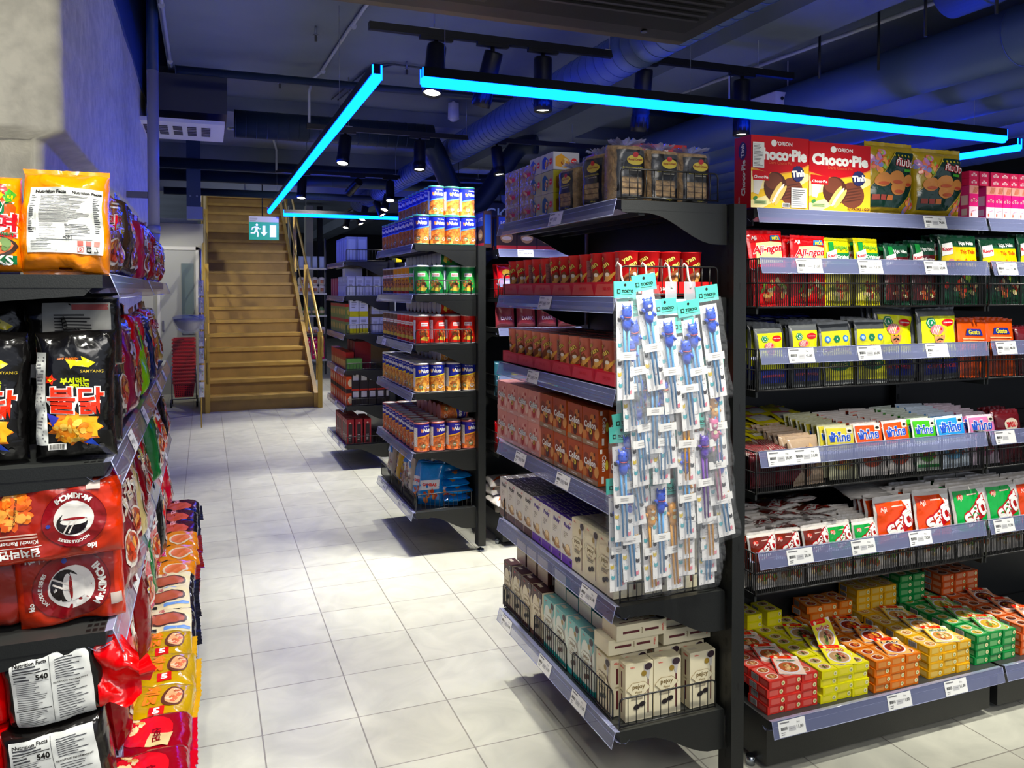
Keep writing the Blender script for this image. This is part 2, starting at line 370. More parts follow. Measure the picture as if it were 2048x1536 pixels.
# wall drain pipe
PV=mt('#8f90a0',rough=.4); m=MB(); m.bar((-.31,5.7,2.98),(-.31,5.7,3.9),.036,mt('#16305c',rough=.5),n=20)
pp=m.build('drain_pipe',label='vertical grey drain pipe standing off the plaster wall',cat='pipe')
m=MB(); m.bar((-.31,5.7,1.93),(-.31,5.7,2.98),.036,PV,n=20); m.bar((-.31,5.7,1.92),(-.31,5.7,1.97),.041,PV,n=20); m.tube([(-.31,5.7,1.93),(-.315,5.7,1.87),(-.34,5.7,1.84),(-.40,5.7,1.83),(-.5,5.7,1.83)],.038,PV,n=16); m.build('lower_pipe',parent=pp,label='unpainted grey lower length with elbow')
m=MB(); m.box(-.48,5.68,2.15,-.345,5.72,2.19,mt('#55566a',rough=.4,metal=.8)); m.build('pipe_clamp',parent=pp)
# conduits
CON=mt('#a8adb8',rough=.45,name='grey_conduit')
def conduit(pts,label,r=.012,clips=()):
    m=MB(); m.tube(pts,r,CON,n=10)
    for c in clips: m.bar((c[0],c[1],c[2]-.014),(c[0],c[1]+.02,c[2]-.014),.02,CON,n=8)
    return m.build('cable_conduit',label=label,cat='conduit',group='cable conduits on the ceiling')
conduit([(1.0,4.1,3.34),(.93,5.6,3.34),(.90,6.7,3.34),(.84,6.78,3.30),(.82,6.82,3.2),(.82,6.83,2.95)],'pale conduit along the ceiling bending down to the second black track',clips=((.985,4.5,3.34),(.945,5.4,3.34),(.905,6.6,3.34)))
conduit([(.2,7.5,2.98),(.62,8.95,3.27),(.72,9.3,3.25),(.77,9.47,3.15),(.77,9.49,2.92)],'pale conduit from the diffuser down to the third black track')
conduit([(.45,9.0,3.30),(1.9,9.0,3.31),(2.6,9.1,3.31)],'pale conduit running right from the ceiling junction boxes',r=.01)
for x in (.38,.72):
    m=MB(); m.box(x,8.93,3.26,x+.12,9.05,3.34,WH); m.bar((x-.02,8.99,3.3),(x+.14,8.99,3.3),.016,WH)
    m.build('junction_box',label='small white junction box on the ceiling, %s'%('left one of the pair' if x<.5 else 'right one of the pair'),cat='junction box')
conduit([(4.15,3.0,3.28),(4.0,5.0,3.28),(3.9,6.2,3.28),(3.7,7.2,3.25),(3.55,7.6,3.2)],'pale conduit above the long blue light on the right',r=.014)
conduit([(-.24,3.5,3.33),(-.24,6.9,3.33)],'thin conduit along the ceiling edge beside the plaster wall',r=.012,clips=((-.24,4.2,3.33),(-.24,5.4,3.33),(-.24,6.7,3.33)))
m=MB()
for dx in (0,.06): m.tube([(2.2,6.3,3.34),(1.35+dx,6.25,3.34),(1.25+dx,6.4,3.34),(1.12+dx,7.6,3.34)],.008,mt('#232f42',rough=.4),n=8)
m.build('cable_pair',label='two thin dark cables clipped side by side on the ceiling',cat='cable')
# sprinklers and detector
m=MB(); m.lathe([(.05,3.2),(.052,3.19),(.03,3.16),(.0,3.155)],WH,n=20,c=(2.22,7.3,0)); m.bar((2.22,7.3,3.2),(2.22,7.3,3.35),.014,WH); m.lathe([(.0,3.36),(.05,3.35),(.055,3.2)],WH,c=(2.22,7.3,-.02)); m.build('smoke_detector',label='round pale smoke detector hanging below the ceiling',cat='smoke detector')
for i,(x,y) in enumerate([(.72,5.6),(1.5,6.2),(.6,7.0),(2.1,8.6),(1.2,9.3)]):
    m=MB(); m.bar((x,y,3.30),(x,y,3.36),.008,mt('#9aa0ac',metal=.8,rough=.3)); m.bar((x,y,3.295),(x,y,3.30),.02,mt('#9aa0ac',metal=.8,rough=.3)); m.box(x-.008,y-.008,3.255,x+.008,y+.008,3.295,mt('#20242c'))
    m.build('fire_sprinkler',label='tiny metal sprinkler head under the blue ceiling, %s nearest'%ORD[i],cat='sprinkler',group='sprinkler heads')
# hangers in the void
for i,(x,y) in enumerate([(3.72,3.3),(3.8,4.2),(3.75,2.9),(3.9,5.3),(4.0,3.9)]):
    m=MB(); m.bar((x,y,2.95),(x,y,3.36),.009,mt('#0c1018')); m.build('hanger_rod',label='thin dark hanger rod between beam and pipes, %s'%ORD[i],cat='rod',group='hanger rods between beam and pipes')
# projector-like box and emergency lamp
m=MB(); m.box(4.1,5.0,2.98,4.36,5.3,3.08,mt('#c9cad4',rough=.4)); m.lathe([(.0,2.9),(.14,2.92),(.17,2.965),(.15,2.985)],mt('#e6e8f2',rough=.3,coat=.5),n=24,c=(4.3,5.1,0)); m.bar((4.3,5.1,3.05),(4.3,5.1,3.36),.006,WH); m.bar((4.16,4.999,3.03),(4.16,4.99,3.03),.014,mt('#15171c'))
m.build('emergency_lamp',label='white ceiling box with domed lens above the long blue light',cat='lamp')
m=MB(); m.lathe([(.0,2.86),(.12,2.87),(.15,2.9),(.13,2.91)],mt('#c4c6d6',rough=.3,coat=.5),n=24,c=(3.6,4.9,0)); m.bar((3.6,4.9,2.9),(3.6,4.9,3.36),.006,WH); m.build('ceiling_dome',label='small pale dome partly hidden behind the long blue light',cat='lamp')
# air unit at the top
m=MB(); AU=mt('#2a2725',rough=.5); AD=mt('#0b0b0c',rough=.6)
m.box(.15,1.45,2.5,1.72,2.62,2.86,AU,top=AU); m.box(.15,2.62,2.5,1.72,2.66,2.56,mt('#5c5044',rough=.5))
acu=m.build('air_curtain',label='large dark ceiling air unit at the top edge of the photo',cat='air conditioner')
m=MB(); m.box(.25,1.55,2.488,1.64,2.50,2.5,AD)
for k in range(16): m.box(.95,1.6+k*.05,2.480,1.6,1.615+k*.05,2.488,mt('#3b3836',rough=.4))
m.box(.25,1.55,2.482,.85,2.45,2.488,mt('#151312',rough=.5)); m.build('intake_grille',parent=acu)
m=MB(); m.bar((1.5,2.55,2.497),(1.5,2.55,2.49),.012,mt('#888',metal=1,rough=.3)); m.build('screw',parent=acu)

# ================= blue light lines =================
LED=bpy.data.materials.new('blue_led_diffuser'); LED.use_nodes=True; nt=LED.node_tree; nt.nodes.remove(nt.nodes['Principled BSDF']); e=nt.nodes.new('ShaderNodeEmission'); e.inputs[0].default_value=(.0006,.037,1,1); e.inputs[1].default_value=19.5; nt.links.new(e.outputs[0],nt.nodes['Material Output'].inputs[0])
HS=mt('#12141c',rough=.35,metal=.5)
def led(a,b,label,wires):
    a=Vector(a);b=Vector(b); L=(b-a).length; d=(b-a)/L; ang=math.atan2(d.y,d.x)
    t=thing('led_light_line',a,ang,label,'light'); 
    m=MB(); m.box(0,-.026,.026,L,.026,.075,HS); m.build('housing',parent=t)
    m=MB(); pr=[(-.022,.026),(-.022,-.004),(-.012,-.02),(.012,-.02),(.022,-.004),(.022,.026)]
    n=m.add([(x,y,z) for x in (0,L) for y,z in pr])
    for k in range(5): m.face((n+k,n+k+1,n+7+k,n+6+k),LED,True)
    m.face(tuple(n+k for k in range(6)),LED); m.face(tuple(n+6+k for k in range(6))[::-1],LED); m.build('diffuser',parent=t)
    m=MB()
    for x in (-.004,L): m.box(x,-.026,-.005,x+.004,-.018,.07,LED); m.box(x,.018,-.005,x+.004,.026,.07,LED)
    m.build('end_cap',parent=t)
    m=MB()
    for w in wires: m.bar((w,0,.075),(w,0,CZ-a.z),.0016,mt('#9aa0a8',metal=.7,rough=.3),n=5)
    m.build('suspension_wire',parent=t)
led((.805,3.95,2.6),(.815,11.2,2.6),'blue light line running away above the aisle',(1.2,6))
led((1.03,3.93,2.6),(5.22,3.97,2.6),'long blue light line crossing above the cracker endcap',(.12,1.6,3.9))
led((5.62,4.15,2.6),(5.3,6.9,2.6),'short blue light line at the right picture edge',(.1,2))
led((1.03,11.5,2.6),(4.6,11.5,2.6),'far blue light line behind the can endcap',(.3,3))

# ================= track lights =================
LENS=bpy.data.materials.new('lamp_lens'); LENS.use_nodes=True; nt=LENS.node_tree; nt.nodes.remove(nt.nodes['Principled BSDF']); e=nt.nodes.new('ShaderNodeEmission'); e.inputs[0].default_value=(1,.93,.78,1); e.inputs[1].default_value=16; nt.links.new(e.outputs[0],nt.nodes['Material Output'].inputs[0])
TK=mt('#0d0e12',rough=.4,metal=.3)
def track(x0,x1,y,label,vert=False,ya=None):
    m=MB()
    if vert: m.box(x0-.018,y,2.9,x0+.018,ya,2.94,TK)
    else: m.box(x0,y-.018,2.9,x1,y+.018,2.94,TK)
    o=m.build('lighting_track',label=label,cat='lighting track')
    m=MB()
    if not vert:
        k=x0+.35
        while k<x1: m.box(k-.03,y-.01,2.94,k+.03,y+.01,2.946,WH); m.bar((k,y,2.94),(k,y,CZ),.004,mt('#9aa0a8',metal=.7,rough=.3),n=5); k+=1.05
        m.build('mounting_clip',parent=o)
track(.80,3.52,4.13,'near black lighting track above the long blue light'); track(.80,3.9,6.84,'second black lighting track over the can endcap'); track(.76,4.5,9.5,'third black lighting track in front of the stairs')
track(-.35,4.5,1.2,'lighting track above the photographer, off picture'); track(-1.1,1.0,.9,'lighting track near the plaster wall, off picture'); track(-1.2,-.6,11.2,'added short track holding the hidden door spotlight')  # unseen tracks, added to carry the spotlights out of view
track(2.3,0,10.2,'far black lighting track running into the depth',vert=True,ya=14.6); track(6.4,0,3.0,'black lighting track at the right picture edge',vert=True,ya=8)
def spot(x,y,aim,label,watt=36,on=True,cone=66,L=.26,r=.052,z=2.9):
    t=thing('track_spotlight',(x,y,z),0,label,'spotlight','black track spotlights')
    m=MB(); m.box(-.09,-.016,-.018,.09,.016,0,TK); m.build('adapter',parent=t)
    m=MB(); m.bar((0,0,-.018),(0,0,-.06),.012,TK,n=10); m.build('stem',parent=t)
    d=(Vector(aim)-Vector((x,y,z-.15))).normalized(); q=d.to_track_quat('-Z','Y').to_matrix().to_4x4(); xf=Matrix.Translation((0,0,-.075))@q
    xf=xf@Matrix.Translation((0,0,.03))
    m=MB(); m.lathe([(r*.96,0),(r,-.012),(r,-L*.7),(r*.97,-L*.72),(r,-L*.74),(r*.97,-L*.8),(r,-L*.82),(r,-L),(r*.9,-L),(r*.86,-L+.02)],TK,n=28,xf=xf)
    for k in range(12):
        a=2*PI*k/12; m.box(-.004,r*.98,-L*.93,.004,r*1.04,-L*.76,TK,xf=xf@Matrix.Rotation(a,4,'Z'))
    m.build('lamp_head',parent=t)
    m=MB(); n=24; i0=m.add([xf@Vector((r*.88*math.cos(2*PI*k/n),r*.88*math.sin(2*PI*k/n),-L+.014)) for k in range(n)]); m.face(tuple(range(i0,i0+n))[::-1],LENS if on else mt('#22242a',rough=.2)); m.build('lens',parent=t)
    if on:
        p=Vector((x,y,z))+xf@Vector((0,0,-L-.01)); s=lamp('SPOT','spot_lamp',p,p+d,watt,size=.04,cone=cone,blend=.7)
    return t
spot(1.16,4.13,(.75,3.6,.2),'track spotlight shining towards the camera beside the light line end',44,L=.28)
spot(1.48,4.13,(1.05,4.7,.5),'second track spotlight from the left on the near track',30,L=.3)
spot(1.78,4.13,(1.78,4.13,0),'third track spotlight on the near track, pointing straight down',30,L=.3)
spot(2.43,4.13,(2.5,4.7,.0),'fourth track spotlight on the near track, lens below the light line',30,L=.36)
spot(3.13,4.13,(3.1,4.13,0),'last track spotlight at the right end of the near track',30,L=.34)
spot(1.12,6.84,(.7,6.0,.3),'left bright spotlight on the second track',44)
spot(1.77,6.84,(1.65,6.5,.9),'middle spotlight on the second track, pointing down',40)
spot(2.49,6.84,(2.7,6.5,0),'right spotlight on the second track near the crackers',36)
spot(1.06,9.5,(.8,8.7,0),'left bright spotlight on the third track by the exit sign',46)
spot(1.7,9.5,(.75,11.9,1.5),'dark-bodied spotlight on the third track, turned to the stairs',24,cone=85)
spot(-.9,11.2,(-.35,12.8,1.2),'added spotlight hidden behind the plaster wall, brightening the far door',12,cone=80)  # unseen lamp added to brighten the dark door area
spot(2.09,9.5,(1.9,8.6,.7),'bright spotlight on the third track left of the cans',36)
for i,(y,ax) in enumerate([(10.6,1.6),(11.4,3.2),(12.2,1.6),(13.0,3.0),(13.8,1.7)]): spot(2.3,y,(ax,y-.8,.5),'small far spotlight, %s along the track into the depth'%ORD[i],26)
spot(6.4,3.9,(5.5,3.2,.5),'spotlight hanging at the right picture edge',30,L=.28,r=.07)
# unseen spotlights on an assumed next track, some added to brighten goods and floor
spot(1.95,1.2,(2.0,2.3,.75),'off-picture spotlight lighting the left part of the right shelves',27,cone=52)
spot(2.9,1.2,(2.9,2.3,.75),'off-picture spotlight lighting the right part of the right shelves',27,cone=52)
spot(4.1,1.2,(4.1,1.7,0),'added off-picture spotlight bouncing light off the far right floor',44,cone=80)  # added so the lit floor bounces light up to the ceiling
spot(1.78,1.2,(.30,2.3,0),'off-picture spotlight lighting the floor of the near aisle',32,cone=50)
spot(.55,1.2,(1.2,2.75,.85),'added off-picture spotlight brightening the biscuit boxes on the near endcap',17,cone=42)  # unseen lamp added to lift the box fronts facing the aisle
spot(-.15,.9,(-.30,1.95,1.2),'off-picture spotlight lighting the noodle shelf end',20,cone=70)
spot(1.15,1.2,(1.3,2.05,.3),'off-picture spotlight lighting the chopstick display',7,cone=66)
spot(.45,1.2,(-.2,3.2,.4),'off-picture spotlight lighting the noodle row along the aisle',22,cone=80)
spot(-.9,.9,(-.9,3.2,2.5),'off-picture spotlight lighting the white plaster wall end',11,cone=60)
# ================= stairs =================
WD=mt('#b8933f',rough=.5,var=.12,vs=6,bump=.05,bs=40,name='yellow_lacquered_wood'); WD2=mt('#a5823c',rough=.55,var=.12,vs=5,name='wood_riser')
GOLD=mt('#b8963e',rough=.32,metal=.35,name='brass_painted_steel')
st=thing('staircase',(0,10.8,0),0,'straight yellow wooden staircase climbing through the ceiling','staircase')
RI,RU=.186,.31; X0,X1=.05,1.335; NS=22
for k in range(NS):
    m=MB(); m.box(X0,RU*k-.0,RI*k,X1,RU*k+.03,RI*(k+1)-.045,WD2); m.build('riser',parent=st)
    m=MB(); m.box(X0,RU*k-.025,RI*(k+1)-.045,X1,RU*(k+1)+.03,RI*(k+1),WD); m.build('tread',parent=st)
for nm,xa,xb in (('stringer',X0-.11,X0),('stringer',X1,X1+.05)):
    m=MB(); p=[]; L=NS
    yz=[(-.06,0),(.15,0),(RU*L,RI*L-.12),(RU*L,RI*L+.16),(-.06,.19)]
    n=m.add([(x,y,z) for x in (xa,xb) for y,z in yz]); k=5
    m.face(tuple(range(n,n+5)),WD); m.face(tuple(range(n+5,n+10))[::-1],WD)
    for i in range(5): m.face((n+i,n+5+i,n+5+(i+1)%5,n+(i+1)%5),WD)
    m.build(nm,parent=st)
def rail(x,off,r,h0=.92):
    m=MB(); m.tube([(x,-.12,h0-.25),(x,-.12,h0+.0),(x,0,h0+.08),(x,RU*NS,RI*NS+h0+.02)],r,GOLD,n=12); m.build('handrail',parent=st,label='thin metal handrail')
rail(X0-.06,0,.028); rail(X1+.10,0,.02)
rail(X1+.03,0,.012,.62); rail(X0-.03,0,.012,.62)
for x in (X0-.03,X1+.075):
    for k in (0,5,10,15):
        m=MB(); y=RU*k-.09; m.box(x-.028,y-.02,RI*k if k else 0,x+.028,y+.02,RI*k+1.0,GOLD); m.build('post',parent=st)
# baskets
RED=mt('#c2101c',rough=.35,coat=.4); RD2=mt('#8f0c14',rough=.5)
def mkbasket():
    m=MB(); w,d,h=.27,.36,.2
    pts=lambda s,z:[(-w/2*s,-d/2*s,z),(w/2*s,-d/2*s,z),(w/2*s,d/2*s,z),(-w/2*s,d/2*s,z)]
    n=m.add(pts(.84,0)+pts(1,h)+pts(.80,.012)+pts(.97,h))
    for k in range(4): m.face((n+k,n+(k+1)%4,n+4+(k+1)%4,n+4+k),RED); m.face((n+8+(k+1)%4,n+8+k,n+12+k,n+12+(k+1)%4),RD2)
    m.face((n+3,n+2,n+1,n),RED); m.face((n+8,n+9,n+10,n+11),RD2)
    m.box(-w/2-.012,-d/2-.012,h-.014,w/2+.012,-d/2+.006,h+.006,RED); m.box(-w/2-.012,d/2-.006,h-.014,w/2+.012,d/2+.012,h+.006,RED)
    m.box(-w/2-.012,-d/2,h-.014,-w/2+.006,d/2,h+.006,RED); m.box(w/2-.006,-d/2,h-.014,w/2+.012,d/2,h+.006,RED)
    f=lambda x,y,off=1: Vector((x*(.84+.16*y/h),-d/2*(.84+.16*y/h)-OFF*off*2,y))
    for i in range(9):
        for j in range(6): m.rc(f,-.115+i*.026,.02+j*.026,-.099+i*.026,.034+j*.026,mt('#4a070b',rough=.8),1)
    return m.build('shopping_basket')
bk=mkbasket()
for k in range(13): place(bk,(-.27,11.55,.13+k*.0475),0,'red plastic shopping basket in the trolley stack, %s from the bottom'%ORD[k],'stacked red shopping baskets','basket')
t=thing('basket_trolley',(-.27,11.55,0),0,'wire trolley on small black castors under the red baskets','trolley')
m=MB(); CH=mt('#8d8d92',metal=.9,rough=.3)
for x in (-.15,.15): m.tube([(x,-.19,.11),(x,-.2,.55)],.006,CH,n=6); m.tube([(x,-.19,.11),(x,.19,.11)],.006,CH,n=6)
m.tube([(-.15,-.19,.11),(.15,-.19,.11)],.006,CH,n=6); m.build('wire_frame',parent=t)
for x in (-.16,.16):
    for y in (-.18,.18): m=MB(); m.bar((x-.012,y,.035),(x+.012,y,.035),.035,mt('#15161a',rough=.5),n=16); m.bar((x,y,.035),(x,y,.11),.008,CH); m.build('castor',parent=t)
# wok in film hanging left of the stairs, on a small rack
m=MB(); m.lathe([(.0,-.15),(.05,-.14),(.11,-.1),(.15,-.04),(.165,0),(.15,-.015),(.1,-.08),(.0,-.13)],mt('#8d8274',rough=.3,metal=.4),n=28,c=(-.17,9.6,1.23)); wk=m.build('wok',label='metal wok wrapped in clear film hanging left of the stairs',cat='wok')
m=MB(); m.lathe([(.06,-.17),(.13,-.12),(.17,-.03),(.176,.02),(.12,.045),(.0,.05)],film(a=.3),n=24,c=(-.17,9.6,1.23)); m.build('film_wrap',parent=wk)
m=MB(); m.box(-.30+.08,9.59,1.15,-.24+.08,9.592,1.21,mt('#f2f2ee')) ; m.build('price_sticker',parent=wk)
m=MB(); m.bar((-.05,9.6,1.2),(-.05,9.6,2.0),.008,CH); m.bar((-.05,9.6,0),(-.05,9.6,1.22),.007,GOLD)
m.tube([(-.05,9.6,1.24),(-.17,9.6,1.27)],.006,CH); m.build('display_stand',label='thin metal stand with hanging goods left of the stairs',cat='stand')
for k in range(7):
    m=MB(); B_=Bag(.06,.17,.03,seed=k+60); B_.body(m,film(a=.45)); m.blob(B_.front,0,.08,.018,.05,[mt('#d8d2c0'),mt('#9fb59a'),mt('#8a7d60')],8,.012,1)
    m.build('wrapped_utensil',loc=(-.045,9.55,.35+k*.19),label='film-wrapped utensil hanging left of the stairs, %s from the bottom'%ORD[k],cat='utensil',group='wrapped utensils left of the stairs')
# exit sign
t=thing('exit_sign',(.78,11.75,2.42),R(-3),'green emergency exit sign hanging before the stairs','sign')
m=MB(); GR=mt('#0d8f78',rough=.35,emit=.35); WS=mt('#cfd8ff',rough=.4,emit=.5); m.box(-.2,-.012,-.16,.2,.012,.09,GR)
f=ffront(-.012)
m.box(-.2,-.014,.09,.2,.014,.17,mt('#b9bcc8',rough=.4)); m.lines(ffront(-.014),-.19,.1,-.08,.15,3,mt('#777'),1)
m.sh(f,[(-.02,.04),(.02,.04),(.02,-.05),(.05,-.05),(0,-.11),(-.05,-.05),(-.02,-.05)],WS,1)
m.rc(f,.08,-.12,.165,.05,WS,1); m.el(f,-.095,.05,.017,.017,WS,1)
m.sh(f,[(-.12,.03),(-.08,.025),(-.085,-.03),(-.115,-.03)],WS,1); m.sh(f,[(-.115,-.02),(-.09,-.03),(-.07,-.06),(-.075,-.12),(-.095,-.12),(-.09,-.07)],WS,1.1)
m.sh(f,[(-.12,-.02),(-.1,-.035),(-.12,-.075),(-.18,-.075),(-.18,-.06),(-.135,-.058)],WS,1.2); m.sh(f,[(-.085,.03),(-.06,.0),(-.04,.005),(-.04,-.01),(-.068,-.015),(-.09,.01)],WS,1.1); m.sh(f,[(-.12,.03),(-.16,.015),(-.17,-.02),(-.158,-.025),(-.148,.002),(-.115,.012)],WS,1.1)
m.build('sign_panel',parent=t)
m=MB(); m.bar((-.02,0,.17),(-.02,0,.75),.008,TK); m.build('hanging_rod',parent=t)
# dark shop sign
m=MB(); m.bar((2.9,9.33,2.63),(2.9,9.33,CZ),.004,TK); m.bar((3.45,9.33,2.63),(3.45,9.33,CZ),.004,TK); m.box(2.72,9.3,2.36,3.62,9.36,2.63,mt('#0c1438',rough=.4)); sg=m.build('aisle_sign',label='dark blue aisle sign with pale letters behind the cans',cat='sign')
m=MB(); m.tx(ffront(9.3),'DRYCK',3.17,2.495,.70,mt('#7f93c8',rough=.4,emit=.15),2,bold=0); L_=m.build('lettering',parent=sg,label='pale blue capital letters')
# ================= shelving =================
PLAS=mt('#777ea6',rough=.12,coat=.6,alpha=.62,name='clear_bluish_price_rail'); PLASE=mt('#a4a9cc',rough=.1,coat=1,alpha=.8)
CARD=mt('#e9e9e6',rough=.45,name='price_card_white'); INK=mt('#2c2c2e',rough=.6); GREYP=mt('#b9b9bb',rough=.5); INKL=mt('#7a7a7c',rough=.6)
def rail_parts(parent,L,M4,prices=(),tilt=.012,h=.047,reed=True):
    """clear rail; local x along the rail, z up, face towards -y; M4 places it"""
    xf=M4; m=MB(); y=-.004
    def P(x,a): # a from 0 (top) to 1 (bottom)
        return xf@Vector((x,y-tilt*a,-a*h))
    n0=6
    ids=[m.add([P(0,k/n0) for k in range(n0+1)]),m.add([P(L,k/n0) for k in range(n0+1)])]
    for k in range(n0): m.face((ids[0]+k,ids[0]+k+1,ids[1]+k+1,ids[1]+k),PLAS,True)
    for a,r in ((0,.0013),(.33,.0004),(1,.0014)): m.bar(P(0,a),P(L,a),r,PLASE,n=5)
    for x in (0,L): m.bar(P(x,0),P(x,1),.0011,PLASE,n=5)
    # back lip and hook
    m.poly([P(0,0),P(L,0),xf@Vector((L,.012,-.002)),xf@Vector((0,.012,-.002))],PLASE)
    m.poly([xf@Vector((0,.0,-.03)),xf@Vector((L,.0,-.03)),xf@Vector((L,.03,-.042)),xf@Vector((0,.03,-.042))],PLASE)
    m.poly([xf@Vector((0,.03,-.042)),xf@Vector((L,.03,-.042)),xf@Vector((L,.045,-.03)),xf@Vector((0,.045,-.03))],PLASE)
    r=m.build('price_rail',parent=parent,label='clear plastic price rail')
    for x,txt in prices:
        q=MB(); W_=.105; f0=lambda a,b,off=1: P(x+a,1-b/h)+ (xf.to_3x3()@Vector((0,-1,0)))*(.0020+OFF*off)
        q.rc(f0,0,.002,W_,h-.002,CARD,0); tagart(q,f0,txt,W_,h)
        q.build('price_tag',parent=r)
    return r
def tagart(q,f,txt,W_=.105,h=.047):
    q.lines(f,.006,h*.78,.062,h*.9,1,INKL,1,seed=3,duty=.7); q.bars(f,.008,h*.42,.034,h*.6,22,INK,1,seed=5)
    q.rc(f,.038,h*.3,.066,h*.58,GREYP,1); q.rc(f,.044,h*.44,.06,h*.47,INKL,1.5)
    q.lines(f,.008,h*.12,.03,h*.34,2,INKL,1,seed=7,duty=.4)
    q.tx(f,'Pris:',.078,h*.74,.012,INK,1,bold=0)
    if txt: q.tx(f,txt,.083,h*.46,.026,INK,1,bold=1)
def bracket(m,M4,D,h0=.032,h1=.115):
    """side plate along local +y (depth), curved lower edge"""
    top=[(y,0) for y in (0,D)]; low=[]
    for k in range(13):
        t=k/12; y=D*t; s=max(0,(t-.22)/.78); low.append((y,-(h0+(h1-h0)*(1-math.cos(min(1,s*1.15)*PI))/2)))
    for x in (-.0015,.0015):
        pts=[M4@Vector((x,y,z)) for y,z in [(0,0)]+low+[(D,0)]]
        n=m.add(pts); m.face(tuple(range(n,n+len(pts))) if x<0 else tuple(range(n,n+len(pts)))[::-1],BLACKSTEEL)
    # rim
    pts=[(0,0)]+low+[(D,0)]; n=m.add([M4@Vector((x,y,z)) for x in (-.0015,.0015) for y,z in pts]); L=len(pts)
    for k in range(L): m.face((n+k,n+(k+1)%L,n+L+(k+1)%L,n+L+k),BLACKSTEEL)
def divider(parent,M4,D,h=.085,n=12,name='wire_divider'):
    """low wire fence; local x along, z up"""
    m=MB(); a=[(0,0,.004),(0,0,h-.012),(.004,0,h-.003),(.012,0,h),(D-.012,0,h),(D-.004,0,h-.003),(D,0,h-.012),(D,0,.004)]
    m.tube([M4@Vector(p) for p in a],.0028,WIRE,n=6); m.bar(M4@Vector((0,0,.008)),M4@Vector((D,0,.008)),.0026,WIRE,n=6)
    for k in range(1,n): m.bar(M4@Vector((D*k/n,0,.008)),M4@Vector((D*k/n,0,h)),.0015,WIRE,n=5)
    return m.build(name,parent=parent)
def endcap(Y0,L,levels,label,prices={},divs={},X1=1.115,XB=1.49,frontdivs=(),backdivs=()):
    """shelving facing -X ; near side at Y0, far side at Y0+L"""
    t=thing('endcap_shelving',(0,0,0),0,label,'shelving')
    for y in (Y0-.03,Y0+L-.03):
        m=MB(); m.box(1.497,y,.035,1.543,y+.065,1.812,BLACKSTEEL)
        f=fplane((1.497,y,0),(1,0,0),(0,0,1))
        for z in (.32,.75,1.18,1.55,1.70): m.rc(f,.022,z,.0255,z+.022,mt('#050505'),1)
        g=fplane((1.497,y+.05,0),(0,-1,0),(0,0,1))
        for k in range(34): m.rc(g,.018,.1+k*.05,.026,.125+k*.05,mt('#040404'),1)
        o=m.build('upright',parent=t)
        m=MB(); CHR=mt('#a8b0b8',metal=1,rough=.25); m.bar((1.52,y+.03,.0),(1.52,y+.03,.01),.022,CHR,n=16); m.bar((1.52,y+.03,.01),(1.52,y+.03,.045),.006,CHR,n=8); m.bar((1.52,y+.03,.03),(1.52,y+.03,.036),.014,CHR,n=6); m.build('levelling_foot',parent=o)
    m=MB(); m.box(1.5,Y0+.035,.1,1.512,Y0+L-.03,1.80,BLACKSTEEL); m.build('back_panel',parent=t)
    for i,z in enumerate(levels):
        D=XB-X1-.012; m=MB(); m.box(X1+.012,Y0,z-.030,XB,Y0+L,z-.002,BLACKSTEEL,top=mt('#2e302f',rough=.4))
        for k in range(3): m.box(X1+.02+D*(k+.6)/4,Y0+.01,z-.045,X1+.04+D*(k+.6)/4,Y0+L-.01,z-.03,BLACKSTEEL)
        s=m.build('shelf',parent=t)
        for y in (Y0+.002,Y0+L-.002): m=MB(); bracket(m,Matrix.Translation((X1+.015,y,z-.006))@Matrix.Rotation(-PI/2,4,'Z'),D+.0,h1=.12); m.build('side_bracket',parent=t)
        rail_parts(t,L,Matrix.Translation((X1,Y0,z))@Matrix.Rotation(-PI/2,4,'Z')@Matrix.Translation((-L,0,0)),[(L-x-.105,p) for x,p in prices.get(i,())])
        if i in divs: divider(t,Matrix.Translation((X1+.015,Y0+.008,z)),.335,divs[i])
        if i in backdivs: divider(t,Matrix.Translation((X1+.015,Y0+L-.008,z)),.335,.085)
        if i in frontdivs:
            k=Y0+.06
            while k<Y0+L-.25: divider(t,Matrix.Translation((X1+.02,k,z))@Matrix.Rotation(PI/2,4,'Z'),.28,.09,n=16); k+=.33
    return t
